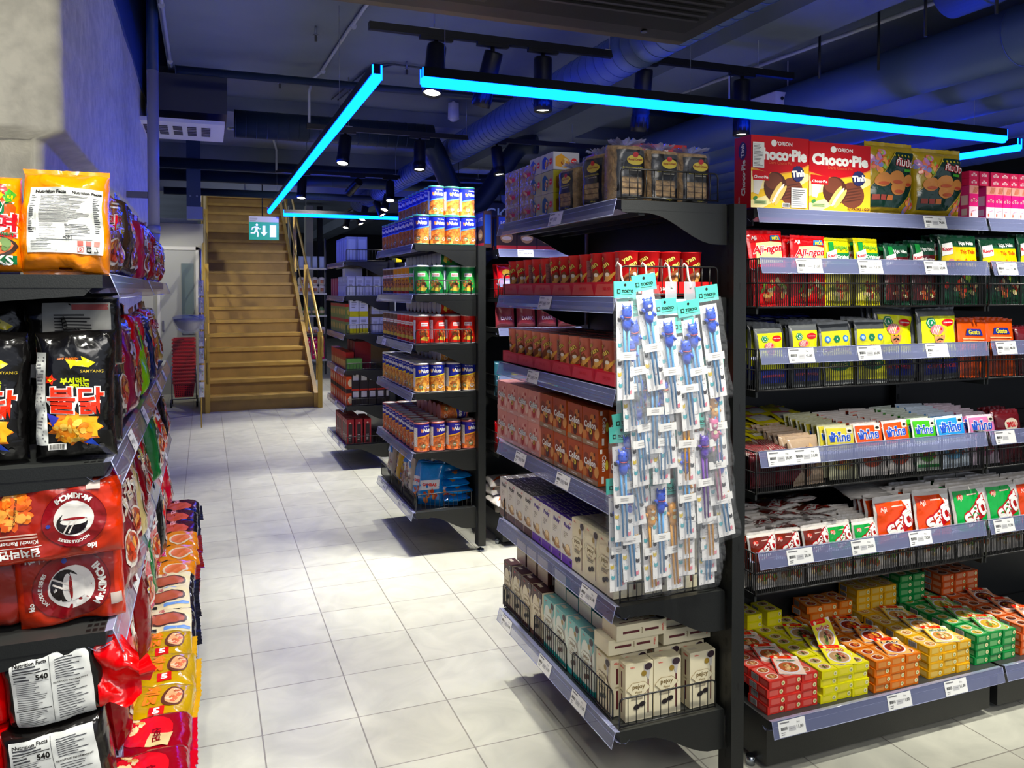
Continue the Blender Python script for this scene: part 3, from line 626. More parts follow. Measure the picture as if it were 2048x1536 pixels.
def gondola(X0,n,Yf,YB,baseY,label,levels,plain,W_=1.02,prices={},baseprices=(),gap=.018,near_end=True,secL=1.035):
    """shelving along X facing -Y"""
    t=thing('gondola_shelving',(0,0,0),0,label,'shelving')
    L=n*(secL)
    m=MB(); m.box(X0-.06,YB,.1,X0+L,YB+.012,1.80,mt('#151716',rough=.5)); m.build('back_panel',parent=t)
    for k in range(n+1):
        x=X0-.02+k*secL; m=MB(); m.box(x-.022,YB-.035,.03,x+.008,YB+.04,1.80,BLACKSTEEL)
        for j in range(30): m.box(x-.012,YB-.0365,.15+j*.05,x-.004,YB-.035,.172+j*.05,mt('#050505'))
        m.build('upright',parent=t)
    for k in range(n):
        x=X0+k*secL
        for z in plain:
            m=MB(); m.box(x,Yf+.012,z-.03,x+W_,YB-.035,z-.002,BLACKSTEEL,top=mt('#3a3c3c',rough=.4)); m.build('shelf',parent=t)
            for xx in (x+.003,x+W_-.003): m=MB(); bracket(m,Matrix.Translation((xx,Yf+.02,z-.006)),YB-Yf-.06,h0=.05,h1=.11); m.build('side_bracket',parent=t)
            rail_parts(t,W_,Matrix.Translation((x,Yf,z)),prices.get((k,z),()))
        m=MB(); m.box(x,baseY+.012,.158,x+W_,YB-.01,.186,BLACKSTEEL,top=mt('#343636',rough=.4)); m.build('base_shelf',parent=t)
        rail_parts(t,W_,Matrix.Translation((x,baseY,.19)),baseprices if k==0 else (),h=.05)
        m=MB(); m.box(x+.012,baseY+.035,.025,x+W_-.012,baseY+.05,.15,BLACKSTEEL); m.box(x+.012,baseY+.05,.025,x+.03,YB,.15,BLACKSTEEL); m.build('plinth',parent=t)
        m=MB(); CHR=mt('#a8b0b8',metal=1,rough=.25); m.bar((x+.0,baseY+.10,0),(x+.0,baseY+.10,.03),.015,CHR,n=12); m.build('levelling_foot',parent=t)
    return t
def basket(x,Yf,YB,z0,z1,W_,label,prices=(),group='wire baskets on the spice shelving',step=.0078,reed=True):
    t=thing('wire_basket',(x,Yf,z0),0,label,'basket',group)
    D=YB-Yf-.045; H=z1-z0-.004; m=MB(); r=.0015
    fz=[0,.012,.55*H,H-.004]
    def top(y): return H
    for y,xs in ((0,int(W_/step)),):
        for k in range(xs+1):
            xx=W_*k/xs; m.bar((xx,y,0),(xx,y,H),r,WIRE,n=4,caps=False)
    for k in range(int(D/step/1.3)+1):
        yy=D*k/int(D/step/1.3)
        for xx in (0,W_): m.bar((xx,yy,0),(xx,yy,H),r,WIRE,n=4,caps=False)
    m.build('bars',parent=t)
    m=MB()
    for z in (0,.5*H,H):
        for a,b in (((0,0),(W_,0)),((0,0),(0,D)),((W_,0),(W_,D)),((0,D),(W_,D))): m.bar((*a,z),(*b,z),.0028,WIRE,n=6)
    for k in range(1,5): m.box(W_*k/5-.001,0,.0,W_*k/5+.001,.006,H,WIRE)
    for xx in (0,W_):
        for yy in (0,D): m.bar((xx,yy,-.004),(xx,yy,H+.002),.0035,WIRE,n=6)
    m.build('rim',parent=t)
    m=MB(); m.box(0,0,-.004,W_,D,-.001,mt('#101010',rough=.5)); m.box(-.004,0,-.022,.004,D,-.004,BLACKSTEEL); m.box(W_-.004,0,-.022,W_+.004,D,-.004,BLACKSTEEL); m.build('base',parent=t)
    rail_parts(t,W_-.005,Matrix.Translation((.004,-.003,H+.004)),prices,tilt=.012,h=.05)
    return t
LV=[1.815,1.53,1.26,.94,.625,.255]
endcap(2.04,.98,LV,'nearest black endcap shelving with rice crackers, biscuit boxes and chopsticks',
  {0:((.36,''),),1:((.45,'21,00'),),2:((.56,'21,00'),),3:((.30,'18,00'),(.68,'18,00')),4:((.11,'31,00'),),5:((.18,'31,00'),(.45,'31,00'),(.83,'31,00'))},
  divs={0:.09,1:.09,4:.06,5:.09},backdivs=(1,4,5),frontdivs=(5,))
LV2=[1.815,1.523,1.235,.955,.61,.265]
endcap(4.46,.99,LV2,'middle black endcap shelving full of nut cans',{2:((.7,''),),5:((.25,''),(.7,''))},divs={1:.085,2:.085,5:.10},frontdivs=(5,))
LV3=[1.80,1.50,1.17,.86,.55,.215]
endcap(6.87,1.0,LV3,'farthest black endcap shelving with small boxes',{3:((.4,''),),4:((.4,''),),5:((.2,''),(.6,''))},divs={0:.10,1:.085,2:.085,3:.06,4:.06,5:.07})
gondola(1.655,2,2.107,2.51,2.02,'right black shelving with spice baskets facing the camera',[1.815],[1.815],
  prices={(0,1.815):((.71,'74,00'),)},baseprices=((.02,'11,00'),(.47,'11,00'),(.73,'11,00')))
BK=[(1.495,1.655,((.14,'31,00'),(.40,'13,00'),(.70,'53,00')),'upper basket'),(1.225,1.362,((.11,'42,00'),(.40,'28,00'),(.71,'')),'curry packet basket'),(.893,1.03,((.03,'28,00'),(.135,'31,00')),'jelly powder basket'),(.563,.70,((.11,'20,00'),(.38,'20,00'),(.64,'73,50')),'seasoning bag basket')]
BN=['topmost wire basket, holding red and green seasoning packs','second wire basket from the top, holding yellow curry packets','third wire basket, holding pale, orange, green and pink sachets','lowest wire basket, holding brown, green and orange pouches']
BN2=['topmost wire basket of the cut-off section at the right edge','second wire basket of the cut-off section at the right edge','third wire basket of the cut-off section at the right edge','lowest wire basket of the cut-off section at the right edge']
for i,(z0,z1,pr,_) in enumerate(BK):
    basket(1.655,2.10,2.51,z0,z1,1.02,BN[i],pr)
    basket(2.692,2.10,2.51,z0,z1,1.02,BN2[i],((.02,['71,00','48,50','','73,50'][i]),))
gondola(1.66,2,4.53,4.93,4.45,'shelving with chocolate and red bags seen between the two nearer endcaps',[1.8],[1.80,1.32],prices={(0,1.8):((.12,'55,00'),),(0,1.32):((.16,''),)})
for i,(z0,z1) in enumerate([(1.50,1.62),(.90,1.03),(.55,.68)]):
    basket(1.66,4.53,4.93,z0,z1,1.0,'wire basket in the gap behind the near endcap, %s from the top'%ORD[i],group='wire baskets seen in the gap',step=.014)
gondola(1.66,2,6.95,7.35,6.87,'dim shelving behind the can endcap',[1.8],[1.80,1.17,.86,.55])
# ----- left noodle shelving -----
NL=[1.583,1.18,.815,.46]
t=thing('noodle_shelving',(0,0,0),0,'left black shelving with instant noodle packs','shelving')
for (ya,yb,xb) in ((1.9,3.135,-.60),(3.15,4.55,-.455)):
    for i,z in enumerate(NL):
        m=MB(); m.box(xb,ya,z-.028,-.205,yb,z,BLACKSTEEL,top=mt('#2e302f',rough=.4))
        f=ftop(z)
        for k in range(int((yb-ya)/.028)):
            for j in range(3): m.rc(f,-.245+j*.013,ya+.01+k*.028,-.236+j*.013,ya+.025+k*.028,mt('#040404'),1)
        m.build('shelf',parent=t)
        m=MB()
        for y in (ya+.002,): m.poly([(xb,y,z-.028),(-.225,y,z-.028),(-.24,y,z-.045),(xb,y,z-.07)],BLACKSTEEL); m.poly([(xb,y+.003,z-.07),(-.24,y+.003,z-.045),(-.225,y+.003,z-.028),(xb,y+.003,z-.028)],BLACKSTEEL)
        m.build('side_bracket',parent=t)
        rail_parts(t,yb-ya,Matrix.Translation((-.195,ya,z+.002))@Matrix.Rotation(PI/2,4,'Z'),[(.35,''),(.8,'')] if i in (1,2) else [],tilt=.02,h=.052)
    m=MB(); m.box(xb,ya,.158,-.06,yb,.186,BLACKSTEEL,top=mt('#343636',rough=.4)); m.build('base_shelf',parent=t)
    rail_parts(t,yb-ya,Matrix.Translation((-.05,ya,.19))@Matrix.Rotation(PI/2,4,'Z'),[(.2,'')],tilt=.012,h=.05)
    m=MB(); m.box(-.10,ya+.01,.02,-.085,yb-.01,.155,BLACKSTEEL); m.build('plinth',parent=t)
    m=MB(); m.box(xb-.0,ya,.1,xb+.012,yb,1.70 if xb<-.5 else 1.58,mt('#151716',rough=.5)); m.build('back_panel',parent=t)
# ================= products: prototypes =================
WHITE=card('#ecebe4'); CREAM=card('#e6dfc4'); IV=card('#e2d9bd'); BLK=card('#16130f'); REDC=card('#c4141c'); GOLDT=mt('#a8873c',rough=.35,metal=.3)
def boxp(name,w,d,h,base,front=None,side=None,top=None,back=None,topmat=None,sidemat=None,bevel=True):
    m=MB(); m.box(-w/2,-d/2,0,w/2,d/2,h,base,top=topmat,side=sidemat)
    if front: front(m,fplane((-w/2,-d/2,0),(1,0,0),(0,0,1)),w,h)
    if side:
        side(m,fplane((-w/2,d/2,0),(0,-1,0),(0,0,1)),d,h); side(m,fplane((w/2,-d/2,0),(0,1,0),(0,0,1)),d,h)
    if top: top(m,fplane((-w/2,-d/2,h),(1,0,0),(0,1,0)),w,d)
    if back: back(m,fplane((w/2,d/2,0),(-1,0,0),(0,0,1)),w,h)
    return m.build(name)
def nutr(m,f,x0,y0,x1,y1,off=2,seed=1,n=14,base=None,L=0):
    m.rc(f,x0,y0,x1,y1,base or card('#dcdcd6'),off,L); ink=mt('#55565a',rough=.7)
    w=x1-x0;h=y1-y0; m.lines(f,x0+w*.07,y0+h*.05,x1-w*.06,y1-h*.06,n,ink,off+1,seed=seed,duty=.35,L=L)
LIGHTBROWN='#a8743c'
# --- rice cracker bag ---
def rice(seed):
    t=thing('rice_cracker_bag'); b=Bag(.114,.172,.088,pu=5,pv=14,ex=.45,wr=.004,seed=seed,pinch=.02)
    m=MB(); b.body(m,mt('#a3814f',rough=.7,bump=1,bs=55,var=.35,vs=50)); f=b.front; K=mt('#0d0b0a',rough=.3,coat=.25,bump=.25,bs=18)
    for (a,c,e,g) in ((-.046,.008,.046,.022),(-.046,.022,-.036,.075),(.036,.022,.046,.075),(-.046,.075,.046,.155)): m.rc(f,a,c,e,g,K,3,.012)
    for k in range(3): m.rc(f,-.034,.024+k*.017,.034,.026+k*.017,mt('#5c4023',rough=.8),1.5,.012)
    m.el(f,.012,.125,.028,.015,mt('#c9b23e',rough=.3),4,.01); m.el(f,.012,.14,.009,.008,mt('#b3202a'),5,.01); m.tx(f,'Royal Orient',.012,.125,.046,mt('#8a1c1c'),5,bold=1)
    m.tx(f,'SALTY GLUTINOUS BITS',.004,.102,.066,mt('#cfc03a'),4,bold=.7); m.tx(f,'MINI RICE CRACKER',.01,.094,.04,mt('#bdb7a4'),4); m.tx(f,'180 g e',.012,.014,.02,mt('#cfc03a'),4)
    m.build('cracker_stack',parent=t)
    m=MB(); B2=Bag(.119,.178,.094,pu=5,pv=14,ex=.45,wr=.006,seed=seed+3,pinch=.02); B2.body(m,film(a=.07)); m.build('film',parent=t)
    m=MB(); r=random.Random(seed); PF=mt('#c4ccff',rough=.25,coat=.5,alpha=.7,bump=.4,bs=30)
    for k in range(9):
        a=2*PI*k/9+r.uniform(-.2,.2); L=r.uniform(.025,.045); u=Vector((math.cos(a),math.sin(a)*.7,0)); L*=1.35; w=Vector((-u.y,u.x,0))
        g=lambda s,q: Vector((0,0,.168))+u*(q*L+.004)+w*(s*(.008+.018*q))+Vector((0,0,q*.035*(1-.4*q)+.006*math.sin(s*5+k)*q))
        m.grid(g,[-1,-.5,0,.5,1],[0,.33,.66,1],PF)
    m.build('gathered_top',parent=t); return t
RICE=rice(1); RICE2=rice(9)
# --- snack cups ---
def cup(c1,pan):
    m=MB(); r0,r1,h=.0265,.0345,.132
    m.lathe([(r0,0),(r0,.003),(r1,h-.003),(r1+.0018,h-.002),(r1+.0018,h),(r1-.003,h),(0,h-.002)],card(c1),n=22,mats=[card(c1)]*4+[mt('#caa9a0',rough=.3,metal=.3)]*2)
    f=lambda x,y,off=1: Vector((((r0+(r1-r0)*y/h)+OFF*off)*math.sin(x/.03),-((r0+(r1-r0)*y/h)+OFF*off)*math.cos(x/.03),y))
    for a in (0,.094):
        g=lambda x,y,off=1,a=a: f(x+a,y,off)
        m.sh(g,[(-.034,.004),(.026,.004),(.028,.06),(.014,.082),(-.012,.066),(-.03,.05)],mt('#8a4a20'),1,.008)
        for k in range(6): m.el(g,-.02+k*.0085,.026+k*.006,.005,.024,mt(['#e0932c','#f0b648'][k%2],rough=.4),2+k*.1,.008,n=8,rot=-.75)
        m.el(g,.012,.052,.009,.010,mt('#e2a95a'),3,.006); m.el(g,.012,.064,.008,.006,mt('#e8e2d2'),3.2,.006); m.sh(g,[(.006,.04),(.018,.04),(.016,.022),(.008,.022)],mt('#c47a2c'),3.4)
        m.tx(g,'yan',-.012,.106,.028,BLK,2.8,bold=3,rot=.5); m.tx(g,'yan',-.012,.106,.027,mt('#e8c75a'),3.4,bold=1.3,rot=.5)
        m.tx(g,'yan',.004,.088,.034,BLK,3,bold=3,rot=.5); m.tx(g,'yan',.004,.088,.033,mt('#e8c75a'),3.6,bold=1.3,rot=.5)
        m.rc(g,.018,.006,.03,.014,mt('#e8e0dc'),4,.006); m.bars(g,.019,.007,.029,.013,8,INK,5)
    for a in (.047,.141):
        g=lambda x,y,off=1,a=a: f(x+a,y,off)
        m.rc(g,-.010,.012,.012,.112,mt(pan),1,.01); m.lines(g,-.008,.014,.010,.108,18,mt('#7d4a42'),2,seed=4)
    return m.build('snack_cup')
CUPR=cup('#c21a22','#b06a62'); CUPP=cup('#cf7a66','#b98a78')
def tray(col,col2,w=.165):
    m=MB(); d,h,T=.32,.045,card(col); t2=card(col2)
    m.box(-w/2,-d/2,0,w/2,d/2,.003,T); m.box(-w/2,-d/2,0,w/2,-d/2+.002,h,T); m.box(-w/2,d/2-.002,0,w/2,d/2,h,T)
    m.box(-w/2,-d/2,0,-w/2+.002,d/2,h,T); m.box(w/2-.002,-d/2,0,w/2,d/2,h,T)
    f=fplane((-w/2,-d/2,0),(1,0,0),(0,0,1)); m.sh(f,[(.004,.004),(w-.004,.004),(w-.02,h-.006),(.02,h-.006)],t2,1); m.tx(f,'yan yan',w/2,h/2,.05,T,2)
    g=fplane((-w/2,d/2,0),(0,-1,0),(0,0,1)); m.rc(g,.25,.008,.31,h-.006,WHITE,1); m.bars(g,.255,.01,.305,h-.01,16,INK,2)
    g=fplane((w/2,-d/2,0),(0,1,0),(0,0,1)); m.rc(g,.01,.008,.07,h-.006,WHITE,1); m.bars(g,.015,.01,.065,h-.01,16,INK,2); m.tx(g,'yan yan',.16,h/2,.05,WHITE,2)
    return m.build('display_tray')
TRR=tray('#bf1a1c','#c85a4a'); TRP=tray('#b3202c','#c2404a')
# --- Collon boxes ---
def collon(base,c2,foot,inkc,name='biscuit_box'):
    w,d,h=.108,.042,.118
    def fr(m,f,w,h):
        for k in range(7): m.el(f,.015+.014*k,.028+.07*((k*37)%10)/10,.015,.019,card(c2[k%len(c2)]),1+k*.1,n=14,rot=k)
        for k in range(4): m.el(f,.018+.022*k,.05+.05*((k*53)%10)/10,.006,.006,card(c2[-1]),2+k*.1,n=12)
        m.rc(f,0,0,w,.016,card(foot),3)
        m.tx(f,'Collon',w/2,.066,.074,card(inkc),3.5,bold=4.5,maxh=.042); m.tx(f,'Collon',w/2,.066,.078,WHITE,4.2,bold=1.5,maxh=.037)
        m.el(f,w*.55,.045,.008,.009,mt('#d8c23a'),4); m.el(f,w*.55,.045,.004,.004,mt('#3a2412'),5); m.tx(f,'CREAM ROLLS',w/2,.008,.04,WHITE,4)
    def sd(m,f,d,h):
        m.tx(f,'Collon',d/2,h*.6,.05,WHITE,1,bold=1.5,rot=-PI/2); m.rc(f,.006,h*.86,.014,h*.97,WHITE,1); m.rc(f,.012,.008,.02,.03,WHITE,1); m.el(f,d*.72,h*.55,.005,.016,mt('#d8c23a'),1.2)
    return boxp(name,w,d,h,card(base),fr,sd,topmat=card(base))
COLP=collon('#d6988a',['#e0b0a0','#c98a7c','#e9c9b8','#a83a34'],'#d2a498','#7f8f86'); COLB=collon('#9a4a22',['#b9783c','#7a3c1c','#c9935a','#4c2412'],'#8f745c','#7c3418')
# --- Pocky / Pejoy boxes ---
def pocky(foot,ink):
    def fr(m,f,w,h):
        m.rc(f,0,0,w,h*.18,card(foot),1); m.tx(f,'Pocky',w*.55,h*.83,w*.62,card(ink),2,bold=2,shear=.25,maxh=.02)
        m.lines(f,w*.2,h*.55,w*.6,h*.7,4,mt('#a79f90'),1,seed=2); 
        for k in range(4): m.sh(f,[(w*.1,h*(.42-.03*k)),(w*.55,h*(.30-.02*k)),(w*.55,h*(.285-.02*k)),(w*.1,h*(.40-.03*k))],mt(['#6a5a54','#b48a4a'][k%2]),1.2+k*.1)
        m.el(f,w*.6,h*.36,w*.22,h*.09,mt('#c9a26a'),2); m.el(f,w*.6,h*.38,w*.15,h*.055,mt('#e6cf9e'),2.3); m.el(f,w*.6,h*.27,w*.28,h*.05,mt('#a87a44'),1.9)
        m.el(f,w*.85,h*.1,w*.06,h*.035,mt('#2a2032'),2); m.tx(f,'Glico',w*.85,h*.93,w*.2,REDC,2)
    def tp(m,f,w,d): m.rc(f,0,0,w,d,card(ink if ink!='#3a3430' else '#4a443e'),1); m.rc(f,w*.1,d*.3,w*.3,d*.45,WHITE,2); m.lines(f,w*.4,d*.2,w*.9,d*.8,3,mt('#b5b0a8'),2)
    return boxp('biscuit_stick_box',.084,.046,.156,card('#ddd8cc'),fr,lambda m,f,d,h: m.rc(f,d*.2,h*.2,d*.8,h*.9,card(ink),1),tp)
PKB=pocky('#5c4238','#3a3430'); PKP=pocky('#6a3fa0','#4a2f86')
def pejoy(base,deco,foot=None,dark='#34222c',w=.094,d=.046,h=.186,ill='#1d1418',top=None):
    st_=mt('#5c1a22',rough=.4); olive=mt('#94782a',rough=.35)
    def fr(m,f,w,h):
        if foot: m.rc(f,0,0,w,h*.1,card(foot),1)
        if deco:
            m.sh(f,[(0,h*.62),(w*.2,h*.7),(w*.35,h*.6),(w*.6,h*.78),(w*.8,h*.66),(w,h*.8),(w,h),(0,h)],card(deco),1)
            m.el(f,w*.35,h*.62,w*.3,h*.25,card(base),1.3)
        # stick with dipped cream ball and coin
        m.rc(f,w*.80,h*.10,w*.845,h*.70,st_,2); m.sh(f,[(w*.80,h*.70),(w*.845,h*.70),(w*.93,h*.97),(w*.66,h*.97),(w*.66,h*.90)],mt('#b9b4ae'),2.2); m.el(f,w*.82,h*.92,w*.145,h*.062,mt(dark),3,rot=.25); m.el(f,w*.66,h*.81,w*.095,h*.05,olive,3)
        # plaque
        P=[]; n=28
        for k in range(n):
            a=2*PI*k/n; q=1+.08*math.cos(6*a); P.append((w*.46+w*.40*q*math.cos(a),h*.56+h*.115*q*math.sin(a)))
        m.sh(f,P,mt('#8c6f30',rough=.4),4); m.sh(f,[(w*.46+(x-w*.46)*.965,h*.56+(y-h*.56)*.95) for x,y in P],card(base),4.5)
        m.tx(f,'pejoy',w*.47,h*.585,w*.46,mt('#6e5720'),5,bold=1.2); m.tx(f,'พีจอย',w*.46,h*.50,w*.24,mt('#8a7340'),5)
        m.tx(f,'Glico',w*.25,h*.94,w*.16,REDC,2); m.lines(f,w*.2,h*.36,w*.66,h*.43,2,mt('#8e8570'),2)
        for (cx,cy) in ((.40,.24),(.60,.28)): m.el(f,w*cx,h*cy,w*.12,h*.045,mt(ill),3+cx,rot=.3); m.el(f,w*cx-.001,h*(cy-.012),w*.11,h*.014,mt('#d9d5cf'),2.8,rot=.1)
    def sd(m,f,d,h):
        m.rc(f,d*.42,h*.12,d*.58,h*.45,st_,1); m.rc(f,d*.42,h*.56,d*.58,h*.84,st_,1); m.tx(f,'pejoy',d/2,h*.505,d*.4,mt('#8a7340'),1); m.tx(f,'Glico',d*.5,h*.93,d*.5,REDC,1)
        if foot: m.rc(f,0,0,d,h*.1,card(foot),1)
    def tp(m,f,w,d):
        if deco: m.rc(f,0,0,w,d,card(top or deco),1)
        m.rc(f,w*.1,d*.35,w*.4,d*.65,card('#cfc7b2'),2)
    def bk(m,f,w,h): fr(m,f,w,h)
    return boxp('biscuit_stick_box',w,d,h,card(base),fr,sd,tp,bk)
PEJ=pejoy('#e0d8bc',None); PEB=pejoy('#d5ccb4','#3a1a1c','#4a2c26'); PET=pejoy('#d9ddd0','#7fb3b0','#1f8f8c',ill='#4a2a1e')
# --- nut cans ---
def can(body,band,rim,lid,slant=True,words=('Khao Shong','Nuts'),r=.0455,h=.172,nut=('#c8702a','#d88a3c','#a8561c'),white=False,body2=None):
    m=MB(); B=card(body); RM=mt(rim,rough=.3,metal=.3); LD=mt(lid,rough=.3,metal=.2 if lid!='#dcdad6' else 0)
    m.lathe([(r-.003,0),(r+.001,.001),(r+.001,.006),(r,.007),(r,h-.010),(r+.0016,h-.009),(r+.0016,h),(r-.004,h-.0005),(r-.005,h-.004),(0,h-.004)],B,n=28,mats=[RM,RM,RM,B,RM,RM,RM,LD,LD])
    for a in (0,PI):
        f=fcyl(r,0,a); q=r*PI
        if not white:
            rn=random.Random(3)
            for k in range(120):
                x=rn.uniform(-q/2,q/2); y=rn.uniform(.012,h*.55); m.el(f,x,y,.0062,.0058,mt(nut[k%3],rough=.35),1+k*.004,n=8)
            m.sh(f,[(-q/2,h*.50),(0,h*.58),(q/2,h*.66),(q/2,h-.012),(-q/2,h-.012)],card(band),2,.012)
            m.sh(f,[(-q/2,h*.46),(0,h*.54),(q/2,h*.62),(q/2,h*.66),(0,h*.58),(-q/2,h*.50)],card(body2 or '#5a86d8'),2.2,.012)
            m.tx(f,words[0],.006,h*.86,.044,WHITE,3,bold=.8); m.tx(f,words[1],.006,h*.735,.056,WHITE,3,bold=2,shear=.2,maxh=.03)
            m.blob(f,-.03,h*.74,.006,.01,[mt(nut[0]),mt(nut[1])],7,.006,3,seed=2)
            m.el(f,-.02,h*.22,.012,.011,mt('#4f9a6a'),2.5); m.el(f,.026,h*.2,.013,.010,mt('#cfd4e6'),2.5); m.rc(f,-.026,h*.21,-.014,h*.23,WHITE,3)
        else:
            m.sh(f,[(-q*.42,h*.08),(q*.42,h*.08),(q*.42,h*.5),(q*.2,h*.8),(-q*.2,h*.8),(-q*.42,h*.5)],card(band),1,.012)
            m.rc(f,-.022,h*.62,.022,h*.74,WHITE,2,.012); m.tx(f,'KOH-KAE',0,h*.68,.036,REDC,3,bold=1.5)
            m.blob(f,-.004,h*.4,.03,.022,[mt(nut[0]),mt(nut[1]),mt('#8c4a20')],26,.008,2,seed=5,z=8)
            m.sh(f,[(-q/2,.01),(-.01,.03),(q/2,h*.28),(q/2,.01)],card(body2),2.2,.012); m.sh(f,[(-.03,h*.16),(.02,h*.12),(.036,h*.24),(-.012,h*.26)],mt('#e0c43c'),2.5,.012)
    for a in (PI/2,-PI/2):
        f=fcyl(r,0,a); m.rc(f,-.015,h*.18,.015,h*.82,card('#d9d5cc') if not white else card('#dfe3ea'),3,.01); m.lines(f,-.013,h*.2,.013,h*.8,16,mt('#8d8078'),4,seed=9)
    return m.build('nut_can')
C1=can('#c77a36','#1a2790','#3f8f74','#8fb5a4'); C4=can('#d9a050','#1e2a86','#d9d6d0','#dcdad6',nut=('#d9902f','#e8b95a','#b8602a'),body2='#d9c23a'); C5=can('#c46a38','#28207e','#c07068','#dcdad6',nut=('#c8713a','#dc9055','#b05a2c'),body2='#d8a030')
CG=can('#0f7a45','#3f9c4c','#d4dcd8','#dcdad6',white=True,body2='#0f6a3c'); CR=can('#b81a14','#c4281c','#d9d4d0','#dcdad6',white=True,body2='#c4281c'); CY=can('#c98a1a','#d9a028','#d9d4d0','#dcdad6',white=True,body2='#a81c16'); CB=can('#5c4038','#7a5a4e','#cfcac4','#dcdad6',white=True,body2='#3a3240')
# --- choco pie box ---
def cookie(m,f,cx,cy,s,off):
    ch=mt('#4a2214',rough=.45); ch2=mt('#6a3420',rough=.45); cr=mt('#d9b860',rough=.5)
    m.el(f,cx+.045*s,cy-.005*s,.042*s,.04*s,ch2,off,n=26); 
    for k in range(5): m.el(f,cx+.045*s,cy+(.014-.009*k)*s,.034*s,.0022*s,ch,off+.3,n=12,rot=.2)
    m.el(f,cx-.012*s,cy+.006*s,.040*s,.043*s,ch,off+.6,n=26); m.el(f,cx-.018*s,cy+.022*s,.03*s,.024*s,ch2,off+.8,n=20)
    for dx,dy,c,w_ in ((-.010,-.002,cr,.0075),(-.002,-.007,mt('#eee6da'),.006),(.006,-.012,cr,.0075)): m.el(f,cx+dx*s,cy+dy*s-.006*s,w_*s,.036*s,c,off+1.2+dx,n=16,rot=-.62)
def choco(w=.228,d=.085,h=.232,lab1=True):
    RB=card('#a90f1e'); YB=card('#d9b23c'); CB_=card('#e2d3a0')
    def fr(m,f,w,h):
        m.sh(f,[(0,0),(w,0),(w,h*.62),(w*.75,h*.52),(w*.45,h*.47),(w*.2,h*.49),(0,h*.54)],YB,1)
        m.sh(f,[(0,h*.1),(w*.35,h*.2),(w*.9,h*.52),(w,h*.5),(w,h*.42),(w*.5,h*.15),(w*.2,0),(0,0)],CB_,1.3); m.sh(f,[(0,h*.5),(0,h*.2),(w*.3,h*.3),(w*.55,h*.46),(w*.3,h*.46)],CB_,1.4)
        m.sh(f,[(0,h*.54),(w*.2,h*.49),(w*.45,h*.47),(w*.75,h*.52),(w,h*.62),(w,h*.64),(w*.75,h*.54),(w*.45,h*.485),(w*.2,h*.51),(0,h*.56)],mt('#d8872c'),1.6)
        m.tx(f,"'ORION",w*.57,h*.905,w*.26,WHITE,2,bold=1); m.el(f,w*.385,h*.905,.011,.011,WHITE,2)
        m.tx(f,'Choco·Pie',w*.5,h*.75,w*.92,WHITE,2,bold=2.5,maxh=.045); m.tx(f,'Dark Choco Pie',w*.5,h*.635,w*.4,mt('#d0502c'),2)
        cookie(m,f,w*.47,h*.27,1.12,2); m.el(f,w*.8,h*.50,.026,.027,mt('#1b1f58'),5,n=28,star=.1); m.tx(f,'Tình',w*.8,h*.50,w*.22,WHITE,6,bold=2.5,rot=.12)
        m.sh(f,[(w*.02,h*.42),(w*.30,h*.46),(w*.34,h*.53),(w*.30,h*.50),(w*.02,h*.52)],RB,3) ; m.rc(f,w*.03,h*.38,w*.3,h*.47,RB,3.1); m.tx(f,'Choco·Pie',w*.165,h*.425,w*.24,WHITE,4); m.sh(f,[(w*.04,h*.2),(w*.12,h*.18),(w*.2,h*.38),(w*.04,h*.38)],mt('#d5cfc4'),2.8)
        m.el(f,w*.07,h*.13,.009,.006,mt('#2f7a3c'),3,rot=.5); m.rc(f,w*.05,h*.05,w*.26,h*.1,mt('#9fb07a'),3); m.lines(f,w*.06,h*.055,w*.25,h*.095,2,mt('#4d6a3a'),4)
        if lab1: nutr(m,f,w*.02,h*.55,w*.21,h*.90,7,seed=4,n=16); nutr(m,f,w*.68,h*.02,w*.95,h*.30,7,seed=6,n=9); m.rc(f,w*.53,h*.02,w*.66,h*.08,WHITE,7); m.bars(f,w*.54,h*.025,w*.65,h*.075,18,INK,8)
        else: m.tx(f,'12 PACKS / GOI',w*.8,h*.04,w*.36,mt('#5c2a10'),7,bold=2)
    def sd(m,f,d,h):
        m.tx(f,'Choco·Pie',d*.55,h*.42,h*.5,WHITE,1,bold=2,rot=PI/2,maxh=.036); m.el(f,d*.5,h*.80,.022,.03,mt('#1b1f58'),1,n=28,star=.08); m.tx(f,'Tình',d*.5,h*.8,.044,WHITE,2,bold=2,rot=PI/2); m.tx(f,"ORION",d*.3,h*.11,h*.12,WHITE,1,rot=PI/2)
    return boxp('pie_box',w,d,h,RB,fr,sd)
CH1=choco(); CH2=choco(lab1=False)
